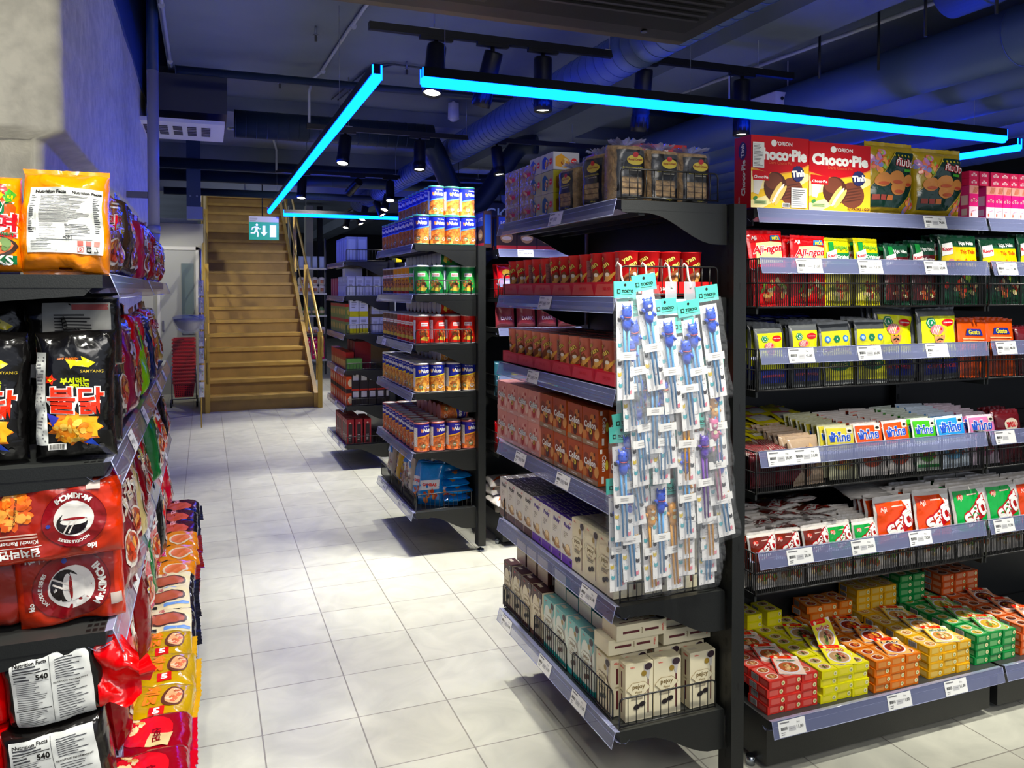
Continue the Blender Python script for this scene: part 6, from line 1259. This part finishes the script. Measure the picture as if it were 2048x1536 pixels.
for i,x in enumerate((1.61,1.73,1.85,1.97)):
    for j in range(2): place(POT,(x,14.7,1.95+j*.146) if False else (x,14.7,1.50+j*.146),0,'white lidded pot on the far rack, %s column, %s layer'%(ORD[i],['lower','upper'][j]),'white lidded pots on the far rack','pot')
    place(BOX1,(x,14.7,1.95),0,'brown patterned box on the far rack top, %s from the left'%ORD[i],'boxes on the far rack top','box')
    place(JAR,(x,14.7,1.10),0,'green jar on the far rack, %s from the left'%ORD[i],'green jars on the far rack','jar')
    place(POT,(x,14.7,.75),0,'pale pot on the lower far rack, %s from the left'%ORD[i],'pale pots on the lower far rack','pot')
    for j in range(3): place(PKG,(x,14.72,.30+j*.135),0,'pink gift bag on the far rack, %s column, %s layer'%(ORD[i],['lowest','middle','top'][j]),'pink gift bags on the far rack','gift bag')
# ================= left noodle shelving =================
def npack(name,w,h,T,base,art=None,seed=0,fin=None,wr=.006,ex=.42,pu=7,pv=7,nu=18,nv=20,rough=.2,finh=.03,bump=.6,topfin=True):
    m=MB(); b=Bag(w,h,T,pu=pu,pv=pv,ex=ex,wr=wr,seed=seed,nu=nu,nv=nv,pinch=.0); b.body(m,foil(base,rough=rough,bump=bump))
    if fin: b.fins(m,foil(fin,rough=.2),finh)
    if art: art(m,b.front,w,h)
    return m.build(name)
ORG='#d98408'; PAP=mt('#cfd2cc',rough=.5,bump=.25,bs=12); L2=.014
def A_back(m,f,w,h):
    m.rc(f,-w*.40,h*.17,w*.44,h*.84,PAP,2,L2); ink=mt('#3c3e42',rough=.7)
    m.tx(f,'Nutrition Facts',-w*.16,h*.795,w*.36,BLK,3,bold=2.2); m.tx(f,'Nutrition Facts',w*.26,h*.79,w*.34,BLK,3,bold=2.2)
    m.rc(f,-w*.30,h*.30,w*.31,h*.765,mt('#dcdcd6',rough=.5),4,L2); m.lines(f,-w*.27,h*.46,w*.29,h*.755,22,ink,5,seed=2,duty=.38); m.lines(f,-w*.0,h*.33,w*.29,h*.45,8,ink,5,seed=5,duty=.38); m.lines(f,-w*.27,h*.31,-w*.06,h*.45,9,mt('#85878a'),5,seed=7,duty=.3)
    m.lines(f,-w*.38,h*.36,-w*.32,h*.76,20,ink,3,seed=8); m.lines(f,w*.34,h*.36,w*.42,h*.74,18,ink,3,seed=9); m.tx(f,'NUTS',-w*.34,h*.40,w*.09,BLK,3,bold=1.5); m.lines(f,-w*.36,h*.19,-w*.08,h*.29,7,ink,3,seed=4,duty=.3)
    m.tx(f,'140g',w*.02,h*.325,w*.1,ink,6,bold=1.5,rot=PI)
    for k,x in enumerate((.16,.26,.36)): m.rc(f,w*(x-.035),h*.245,w*(x+.035),h*.29,mt('#c8554c'),3,.01)
    m.rc(f,w*.125,h*.185,w*.195,h*.235,mt('#c8554c'),3); m.rc(f,w*.132,h*.19,w*.188,h*.23,PAP,3.5); m.el(f,w*.16,h*.21,w*.017,w*.017,mt('#c01018'),4)
    m.rc(f,w*.235,h*.185,w*.295,h*.235,BLK,3); m.tx(f,'53',w*.265,h*.21,w*.045,PAP,4,bold=3); m.sh(f,[(w*.33,h*.19),(w*.39,h*.19),(w*.36,h*.235)],BLK,3); m.sh(f,[(w*.342,h*.196),(w*.378,h*.196),(w*.36,h*.223)],PAP,3.6)
    m.rc(f,-w*.1,h*.012,w*.05,h*.03,foil('#4a1410'),3)
OP1=npack('noodle_multipack',.168,.218,.10,ORG,A_back,seed=2,wr=.012,fin=ORG,finh=.006,nu=24,nv=28)
def A_currynood(m,f,w,h):
    m.el(f,w*.1,h*.55,w*.42,h*.30,foil('#d8501c'),1,L2); m.tx(f,'Curry',w*.05,h*.70,w*.80,WHITE,2,bold=4,rot=-.1,maxh=.05); m.tx(f,'Curry',w*.05,h*.70,w*.78,foil('#12603a'),3,bold=2.5,rot=-.1,maxh=.045)
    m.tx(f,'볶음면',w*.06,h*.52,w*.84,WHITE,4,bold=3,rot=-.08,maxh=.055); m.tx(f,'볶음면',w*.06,h*.52,w*.82,foil('#b81028'),5,bold=1,rot=-.08,maxh=.05); m.tx(f,'Curry Flavor Ramen',w*.1,h*.42,w*.66,foil('#12603a'),5,bold=1,rot=-.06)
    m.el(f,w*.02,h*.27,w*.45,h*.15,mt('#2a1a14'),3,L2); m.el(f,w*.02,h*.28,w*.41,h*.13,mt('#c0602c'),3.6,L2); m.blob(f,w*.02,h*.28,w*.36,h*.10,[mt('#d98a4c'),mt('#c8502c'),mt('#e0a868'),mt('#5c7a3c')],50,.011,4.4,seed=6,z=7)
    m.rc(f,-w*.46,h*.075,w*.46,h*.17,foil('#12603a'),5,L2); m.tx(f,'5 PACKS',w*.12,h*.122,w*.62,foil('#e6e8e0'),6,bold=1.5)
    m.blob(f,w*.3,h*.8,w*.12,h*.08,[foil('#c01c1c'),foil('#d8c020'),foil('#3f8a2c')],8,.014,1.5,seed=3)
OP2=npack('noodle_multipack',.172,.20,.10,ORG,A_currynood,seed=5,wr=.007)
place(OP1,(-.281,1.985,1.588),.02,'orange noodle multipack showing its white nutrition label, top left shelf','orange noodle multipacks','noodle pack'); place(OP2,(-.452,1.98,1.588),.03,'orange curry noodle multipack at the left picture edge','orange noodle multipacks','noodle pack')
# black packs
def A_black(m,f,w,h):
    m.sh(f,[(-w*.1,h*.86),(w*.12,h*.84),(w*.1,h*.88),(w*.28,h*.82),(w*.2,h*.78),(w*.02,h*.80),(-w*.02,h*.77),(-w*.04,h*.81)],foil('#c8bc10'),1,L2); m.tx(f,'HOT CHICKEN',-w*.06,h*.86,w*.26,foil('#c86a1c'),2,bold=2); m.tx(f,'SAMYANG',w*.24,h*.745,w*.28,foil('#b09a3c'),1,bold=.5,rot=-.04)
    m.tx(f,'부셔먹는',w*.03,h*.66,w*.36,foil('#bcc81c'),1,bold=2); m.tx(f,'라면스낵',w*.08,h*.615,w*.24,foil('#bcc81c'),1,bold=2)
    m.el(f,-w*.27,h*.68,.013,.013,foil('#c8300c'),1,n=10,star=.45); m.el(f,-w*.27,h*.68,.006,.006,foil('#e0c020'),2,n=8,star=.4)
    m.tx(f,'불닭',w*.03,h*.50,w*.72,WHITE,3,bold=3.2,rot=-.05,maxh=.060); m.tx(f,'불닭',w*.03,h*.50,w*.70,foil('#d0340c'),5,bold=1.0,rot=-.05,maxh=.056)
    m.el(f,0,h*.27,w*.36,h*.17,foil('#c8700c'),1,L2,n=22,star=.28); m.el(f,w*.05,h*.28,w*.30,h*.13,foil('#d8a428'),2,L2,n=18,star=.2)
    m.blob(f,-w*.04,h*.24,w*.22,h*.09,[foil('#d89a2c'),foil('#e8c060'),foil('#c87a1c')],60,.010,3,seed=6,z=7); m.sh(f,[(w*.1,h*.14),(w*.2,h*.18),(w*.3,h*.10),(w*.22,h*.12)],foil('#1c3f9c'),2.5); m.sh(f,[(-w*.34,h*.40),(-w*.2,h*.36),(-w*.28,h*.28)],foil('#3a3a90'),2.5)
    m.rc(f,-w*.34,h*.075,-w*.12,h*.13,WHITE,4,L2); m.bars(f,-w*.32,h*.082,-w*.14,h*.123,20,BLK,5)
    for k in range(3): m.el(f,w*(.12+.1*k),h*.105,.006,.006,foil('#3a3a38'),2)
def black(seed):
    t=thing('ramen_snack_bag'); m=MB(); b=Bag(.155,.275,.075,pu=4,pv=5,ex=.5,wr=.010,seed=seed,nu=20,nv=26,pinch=.02); b.body(m,foil('#0b0a0a',rough=.14,bump=.7)); A_black(m,b.front,.155,.255); m.build('bag_body',parent=t)
    m=MB(); f=lambda x,y,off=1: b.pt(x,y,-1,off+2)
    m.rc(f,-.0745,.03,-.052,.235,PAP,2,.01); m.lines(f,-.072,.035,-.055,.228,26,INKL,3,seed=2); m.build('ingredient_sticker',parent=t,label='long white ingredient sticker'); return t
BLK1=black(3); BLK2=black(8)
place(BLK1,(-.262,1.955,1.187),.03,'black ramen snack bag with red letters, nearest the aisle','black ramen snack bags','snack bag'); place(BLK2,(-.43,1.955,1.187),.03,'black ramen snack bag cut by the left picture edge','black ramen snack bags','snack bag')
DRK=npack('noodle_multipack',.20,.16,.08,'#101010',lambda m,f,w,h:(m.rc(f,-w*.30,h*.05,w*.40,h*.95,mt('#a8a8a2',rough=.5),1,L2),m.lines(f,-w*.18,h*.2,w*.28,h*.8,12,INK,2,seed=3),m.rc(f,w*.0,h*.85,w*.38,h*.93,mt('#a84a48'),2)),seed=12,wr=.008)
place(DRK,(-.29,2.12,1.375),(.1,0,.05),'dark noodle multipack with grey label lying behind the black bags','dark multipacks behind the black bags','noodle pack'); place(DRK,(-.29,2.12,1.19),(0,0,.05),'dark noodle multipack hidden low behind the black bags','dark multipacks behind the black bags','noodle pack'); place(BLK2,(-.46,2.1,1.26),(0,.0,.3),'black ramen snack bag in the dim second row','black ramen snack bags','snack bag')
# kimchi packs
def A_kim(m,f,w,h):
    m.rc(f,-w*.30,h*.08,w*.40,h*.92,foil('#8a2410'),1)
    m.blob(f,w*.27,h*.30,w*.12,h*.20,[foil('#d8782c'),foil('#e0a050'),foil('#c85c1c')],70,.012,2,seed=6,z=7); m.tx(f,'BEST BEFORE NOV.20',w*.26,h*.32,w*.2,BLK,6,bold=.6,rot=PI/2)
    m.tx(f,'김치라면',w*.23,h*.84,w*.28,WHITE,3,bold=1.8,maxh=.024); m.rc(f,w*.08,h*.755,w*.38,h*.762,WHITE,3); m.tx(f,'Kimchi Ramen',w*.23,h*.70,w*.26,WHITE,3,bold=1); m.lines(f,w*.1,h*.58,w*.36,h*.66,2,mt('#d8b0a0'),3,seed=2); m.tx(f,'ido',-w*.27,h*.86,w*.07,WHITE,3,bold=1.5)
    cx,cy,r=-w*.16,h*.48,h*.37
    m.el(f,cx,cy,r,r,foil('#5a0c10'),3,.014,n=30); m.el(f,cx,cy,r*.98,r*.98,foil('#7a1418'),3.6,.014,n=30); m.el(f,cx,cy,r*.62,r*.62,mt('#e4e0da',rough=.3),4.4,.014,n=28); m.el(f,cx+r*.06,cy+r*.16,r*.48,r*.40,foil('#1a1210'),5,.014,n=22)
    # bowl with chopsticks instead of the figure
    m.sh(f,[(cx-r*.42,cy+r*.02),(cx+r*.42,cy+r*.02),(cx+r*.26,cy-r*.34),(cx-r*.26,cy-r*.34)],mt('#e4e0da',rough=.3),6); m.el(f,cx,cy+r*.10,r*.42,r*.14,mt('#e4e0da',rough=.3),6.2); m.el(f,cx,cy+r*.02,r*.36,r*.05,foil('#7a1416'),6.8)
    for dx in (-.1,.06): m.sh(f,[(cx+r*dx,cy+r*.06),(cx+r*(dx+.05),cy+r*.06),(cx+r*(dx+.30),cy+r*.48),(cx+r*(dx+.25),cy+r*.50)],foil('#d8d0c8'),7.2)
    m.tx(f,'Mr.KIMCHI',cx,cy-r*.80,r*1.2,WHITE,5,bold=2.2,arc=-r*.9); m.tx(f,'NOODLE SERIES',cx+r*.05,cy+r*.80,r*1.0,WHITE,5,bold=1.2,arc=r*.8); m.el(f,cx+r*.78,cy+r*.15,r*.07,r*.07,foil('#3a4a9c'),5)
    m.rc(f,-w*.36,h*.02,-w*.26,h*.12,mt('#b8a8a0',rough=.5),3)
KIM=npack('kimchi_noodle_pack',.262,.165,.06,'#a8300c',A_kim,seed=14,wr=.009,pu=6,pv=6,fin=None,ex=.45,nu=26,nv=20)
KIM2=npack('kimchi_noodle_pack',.255,.20,.06,'#a8300c',A_kim,seed=16,wr=.011,pu=6,pv=6,ex=.45,nu=24)
place(KIM,(-.305,1.935,1.142),(.04,PI-.03,0),'red kimchi noodle pack lying upside down on top, left shelf','red kimchi noodle packs','noodle pack')
place(KIM2,(-.183,1.985,.952),(.03,-PI/2-.05,0),'red kimchi noodle pack standing on end below the upside-down one','red kimchi noodle packs','noodle pack')
KD=npack('kimchi_noodle_pack',.22,.16,.10,'#7a1c0a',None,seed=18,wr=.01)
for k in range(2): place(KD,(-.47,2.0,.825+k*.165),(0,0,.1),'dark red noodle pack at the left edge, %s'%['lower','upper'][k],'dark red packs at the left edge','noodle pack')
# white labelled packs
def A_540(m,f,w,h):
    m.rc(f,-w*.40,h*.04,w*.40,h*.94,mt('#dadcd8',rough=.45,bump=.3,bs=10),2,L2); ink=mt('#3a3b40',rough=.7)
    m.tx(f,'Nutrition Facts',-w*.20,h*.88,w*.34,BLK,3,bold=1.2,maxh=.012); m.lines(f,-w*.37,h*.78,-w*.03,h*.86,2,ink,3,seed=3); m.rc(f,-w*.38,h*.765,-w*.02,h*.775,BLK,3); m.lines(f,-w*.37,h*.66,-w*.18,h*.75,2,ink,3,seed=3); m.tx(f,'540',-w*.09,h*.70,w*.13,BLK,3,bold=1.5)
    m.rc(f,-w*.38,h*.645,-w*.02,h*.65,ink,3); m.lines(f,-w*.36,h*.30,-w*.04,h*.64,13,ink,3,seed=4,duty=.3); m.rc(f,-w*.38,h*.285,-w*.02,h*.295,BLK,3); m.lines(f,-w*.36,h*.08,-w*.04,h*.27,8,ink,3,seed=6,duty=.3)
    m.rc(f,-w*.005,h*.06,0,h*.92,ink,3); m.lines(f,w*.05,h*.62,w*.34,h*.88,9,ink,3,seed=8,duty=.35); m.tx(f,'NUTRITION INFORMATION',w*.19,h*.58,w*.34,BLK,3,bold=1.2); m.lines(f,w*.05,h*.10,w*.36,h*.55,14,ink,3,seed=9,duty=.3)
def wpack(base,seed,w,h,tail=None):
    t=thing('noodle_multipack'); m=MB(); b=Bag(w,h,.10,pu=7,pv=7,ex=.42,wr=.007,seed=seed,nu=22,nv=22,pinch=0); b.body(m,foil(base,rough=.18)); A_540(m,b.front,w,h); m.build('wrapped_packs',parent=t)
    if tail:
        m=MB(); r=random.Random(4)
        g=lambda u,v: Vector((w*.5-.01+u*.085, -.035-.012*math.sin(v*9+u*3)-.02*u+.010*noise.noise(Vector((u*4,v*7,2))), h*(.06+.9*v)*(1-.32*u)+h*.10*u+.01*math.sin(u*7+v*4)))
        m.grid(g,[k/8 for k in range(9)],[k/14 for k in range(15)],foil(tail,rough=.16,bump=.8)); g2=lambda u,v: g(u,v)+Vector((0,.05*(1-u)+.003,0)); m.grid(g2,[k/8 for k in range(9)],[k/14 for k in range(15)],foil(tail,rough=.16),flip=True)
        g3=lambda u,v: g(1,.2+v*.6)+Vector((u*.035*(1-abs(v-.5)),-.004*math.sin(v*20),.02*u*(v-.3)))
        m.grid(g3,[0,.5,1],[k/10 for k in range(11)],foil(tail,rough=.16)); m.build('wrapper_tail',parent=t,label='crumpled red wrapper end')
    return t
WP1=wpack('#141210',5,.185,.17,'#d2040c'); WP2=wpack('#161412',6,.20,.165)
place(WP1,(-.30,1.955,.628),(.04,-.08,0),'white-labelled noodle multipack with crumpled red wrapper end','white-labelled multipacks','noodle pack'); place(WP2,(-.288,1.95,.462),(.03,-.14,0),'white-labelled dark noodle multipack under the red-ended one','white-labelled multipacks','noodle pack')
RDP=npack('noodle_multipack',.15,.15,.10,'#c00810',None,seed=21,wr=.012)
for k in range(2): place(RDP,(-.475,1.97,.465+k*.155),(0,0,.2),'glossy red noodle pack at the left edge, %s'%['lower','upper'][k],'glossy red packs at the left edge','noodle pack')
# aisle row packs: protos in many colours
def A_bowlpack(cols,wc,word):
    def a(m,f,w,h):
        m.el(f,0,h*.30,w*.34,h*.17,mt('#d8d0c4',rough=.3),1,L2,n=18); m.el(f,0,h*.31,w*.29,h*.14,mt(cols[0],rough=.3),1.8,L2,n=16); m.blob(f,0,h*.31,w*.22,h*.10,[foil(c) for c in cols],20,.012,2.6,seed=4,z=7)
        m.tx(f,word,0,h*.66,w*.74,foil('#e6e2da'),2,bold=3,maxh=.045); m.tx(f,word,0,h*.66,w*.72,foil(wc),3,bold=1,maxh=.042); m.lines(f,-w*.3,h*.82,w*.3,h*.9,2,foil('#d0ccc0'),2)
    return a
NP={}
def NPK(c,word,wc,cols,seed,w=.16,h=.215,T=.08,fin=None):
    k=(c,word,seed)
    if k not in NP: NP[k]=npack('noodle_pack',w,h,T,c,A_bowlpack(cols,wc,word),seed=seed,fin=fin or c,wr=.011,pu=5,pv=5,ex=.5,nu=14,nv=16,rough=.15,finh=.022,bump=.8)
    return NP[k]
cA=['#b0401c','#d89a50','#7a2a14']; 
ROW1=[('#8a5a1c','라면','#c01c1c',31),('#5c3a1c','볶음','#d8c020',32),('#3a2a20','매운','#c8301c',33),('#7a1c3a','신면','#e0d0d0',34),('#9a2a4a','라면','#e0e0d8',35),('#4a1424','불','#d8301c',36),('#8c1c24','김치','#e8e0d0',37),('#a88a2c','볶음면','#a01c1c',38),('#c0a85c','라면','#b01c20',39),('#a8141c','신','#e8e8e8',40)]
CNM={'#8a5a1c':'golden brown','#5c3a1c':'brown','#3a2a20':'dark brown','#7a1c3a':'plum','#9a2a4a':'raspberry','#4a1424':'dark wine','#8c1c24':'deep red','#a88a2c':'mustard','#c0a85c':'pale gold','#a8141c':'red','#0e0d0e':'black','#b01018':'bright red','#7ab010':'lime green','#c2101a':'scarlet','#16244a':'navy','#6a0c12':'dark red','#b8a878':'beige','#1c6a34':'green','#c01030':'crimson'}
def arow(z,items,y0,dy,x,lab,h=1.,lean=-.0):
    for k,(c,wd,wc,sd) in enumerate(items):
        P=NPK(c,wd,wc,cA,sd); yy=y0+k*dy
        xx=x
        place(P,(xx+J(.012),yy,z),(lean+J(.08),J(.06),PI/2+J(.15)),'%s noodle pack in the %s aisle row, %s from the camera'%(CNM[c],lab,ORD[k]),'noodle packs along the aisle, %s'%lab,'noodle pack',(1.35,1,h*(1+J(.05))))
arow(1.586,ROW1,2.16,.245,-.245,'top left shelf',.98)
ROW2=[('#0e0d0e','불닭','#d0340c',61),('#0e0d0e','불닭','#d0340c',62),('#7a1c3a','신면','#e0d0d0',34),('#b01018','MISSIN','#16161a',63),('#7ab010','라면','#1c5a1c',64),('#c2101a','신','#e8e8e8',65),('#16244a','매운','#d8c020',66),('#c2101a','신','#e8e8e8',67),('#0e0d0e','불닭','#d0340c',61),('#a88a2c','볶음면','#a01c1c',38)]
arow(1.183,ROW2,2.16,.245,-.235,'second left shelf',1.32,-.12)
ROW3=[('#6a0c12','김치','#d8c8b0',71),('#6a0c12','김치','#d8c8b0',72),('#b8a878','라면','#a01c1c',73),('#6a0c12','불','#d8c020',71),('#b01018','신','#e8e8e8',63),('#1c6a34','볶음','#e0e0d0',74),('#16244a','매운','#d8c020',66),('#c2101a','신','#e8e8e8',65),('#0e0d0e','불닭','#d0340c',62),('#c01030','라면','#e8e0d0',75)]
arow(.818,ROW3,2.17,.245,-.205,'third left shelf',1.25,-.2)
ROW4=[('#6a0c12','신','#d8c8b0',72),('#c01030','라면','#e8e0d0',75),('#6a0c12','불','#d8c020',71),('#c01030','김치','#e8e0d0',76),('#1c6a34','볶음','#e0e0d0',74),('#b01018','신','#e8e8e8',63),('#0e0d0e','매운','#d8c020',61),('#c2101a','신','#e8e8e8',65),('#0e0d0e','불닭','#d0340c',62),('#c01030','라면','#e8e0d0',75)]
arow(.463,ROW4,2.15,.245,-.205,'fourth left shelf',1.3,-.15)
# packs lying on the base shelf, faces up and slightly to the aisle
def A_flat(kind):
    def a(m,f,w,h):
        if kind=='o': m.el(f,w*.12,h*.66,w*.26,h*.22,mt('#c8b89a',rough=.3),1,L2); m.el(f,w*.12,h*.66,w*.22,h*.18,mt('#c0602c'),1.8,L2); m.tx(f,'볶음면',-w*.05,h*.30,w*.6,foil('#e0dcd0'),2,bold=4); m.tx(f,'볶음면',-w*.05,h*.30,w*.57,foil('#b81c50'),3,bold=1.5); m.rc(f,-w*.48,h*.02,-w*.3,h*.5,foil('#0f6a48'),2,L2)
        if kind=='k': m.rc(f,-w*.4,h*.1,w*.2,h*.9,foil('#3a1018'),1,L2); m.el(f,w*.05,h*.5,w*.25,h*.3,mt('#b0401c'),2,L2); m.tx(f,'라면',-w*.25,h*.5,w*.22,foil('#d8a0a8'),3,bold=2); m.el(f,w*.35,h*.7,w*.06,h*.08,foil('#2a4ac8'),3)
        if kind=='c': m.rc(f,-w*.5,h*.08,w*.42,h*.92,mt('#cfc4a0',rough=.4),1,L2); m.el(f,-w*.02,h*.55,w*.24,h*.30,mt('#3a1810'),2,L2); m.el(f,-w*.02,h*.56,w*.2,h*.25,mt('#a04a2c'),2.6,L2); m.rc(f,w*.26,h*.5,w*.36,h*.9,mt('#5a86c8'),2); m.rc(f,w*.26,h*.12,w*.36,h*.4,BLK,2); m.tx(f,'짜장',-w*.36,h*.5,w*.16,foil('#a81c50'),2,bold=1)
        if kind=='y': m.el(f,-w*.05,h*.78,w*.24,h*.13,mt('#5a2a14'),1,L2); m.el(f,-w*.05,h*.79,w*.2,h*.10,mt('#d8a070'),1.8,L2); m.blob(f,-w*.05,h*.79,w*.15,h*.07,[mt('#e8c8a8'),mt('#c05c30')],14,.008,2.6); m.tx(f,'치즈',-w*.1,h*.52,w*.4,foil('#d87a2c'),2,bold=3); m.rc(f,w*.18,h*.55,w*.38,h*.72,foil('#b01c1c'),2,L2); m.tx(f,'5',w*.28,h*.635,w*.09,WHITE,3,bold=2,rot=PI/2); m.el(f,w*.0,h*.25,w*.25,h*.12,foil('#e0b04c'),2,L2)
        if kind=='r': m.el(f,0,h*.5,w*.3,h*.3,foil('#c01828'),1,L2); m.sh(f,[(w*.05,h*.55),(w*.3,h*.5),(w*.35,h*.75),(w*.1,h*.8)],foil('#c8b48a'),2); m.tx(f,'신라면',w*.1,h*.62,w*.3,foil('#6a0c14'),3,bold=2); m.blob(f,-w*.15,h*.35,w*.15,h*.12,[foil('#c89a5c'),foil('#e0c8a0')],14,.010,2)
    return a
def fpack(kind,base,fin,seed): return npack('noodle_multipack',.175,.20,.095,base,A_flat(kind),seed=seed,fin=fin,wr=.011,pu=6,pv=6,ex=.45,nu=16,nv=18,rough=.16,finh=.016,bump=.8)
FO=fpack('o','#b8740c','#5c1408',81); FK=fpack('k','#0c0a0c','#0c0a0c',82); FC=fpack('c','#0e0e16','#0c0c10',83); FY=fpack('y','#a88a10','#b08a08',84); FR=fpack('r','#780a18','#a00c1c',85)
seqb=[(FR,'crimson',1.96),(FR,'crimson',2.13),(FY,'yellow',2.31),(FY,'yellow',2.49),(FY,'yellow',2.67),(FC,'cream and black',2.86),(FC,'cream and black',3.04),(FC,'cream and black',3.22),(FO,'orange',3.41),(FO,'orange',3.60),(FO,'orange',3.79),(FK,'black',3.98),(FK,'black',4.17),(FK,'black',4.36)]
for i,(P,c,y) in enumerate(seqb):
    for j in range(3):
        if j==0 and i>5: pass
        place(P,(-.265+J(.01)+(.015 if j==2 else 0),y+J(.006),.235+j*.088),(-PI/2,0,-PI/2+J(.08)) if j<2 else (-PI/2+J(.06),.16,-PI/2+J(.12)),'%s noodle multipack stacked on the base shelf, %s from the camera, %s layer'%(c,ORD[i],['lowest','middle','top'][j]),'noodle multipacks on the base shelf','noodle pack',(1.0,1,1.05))
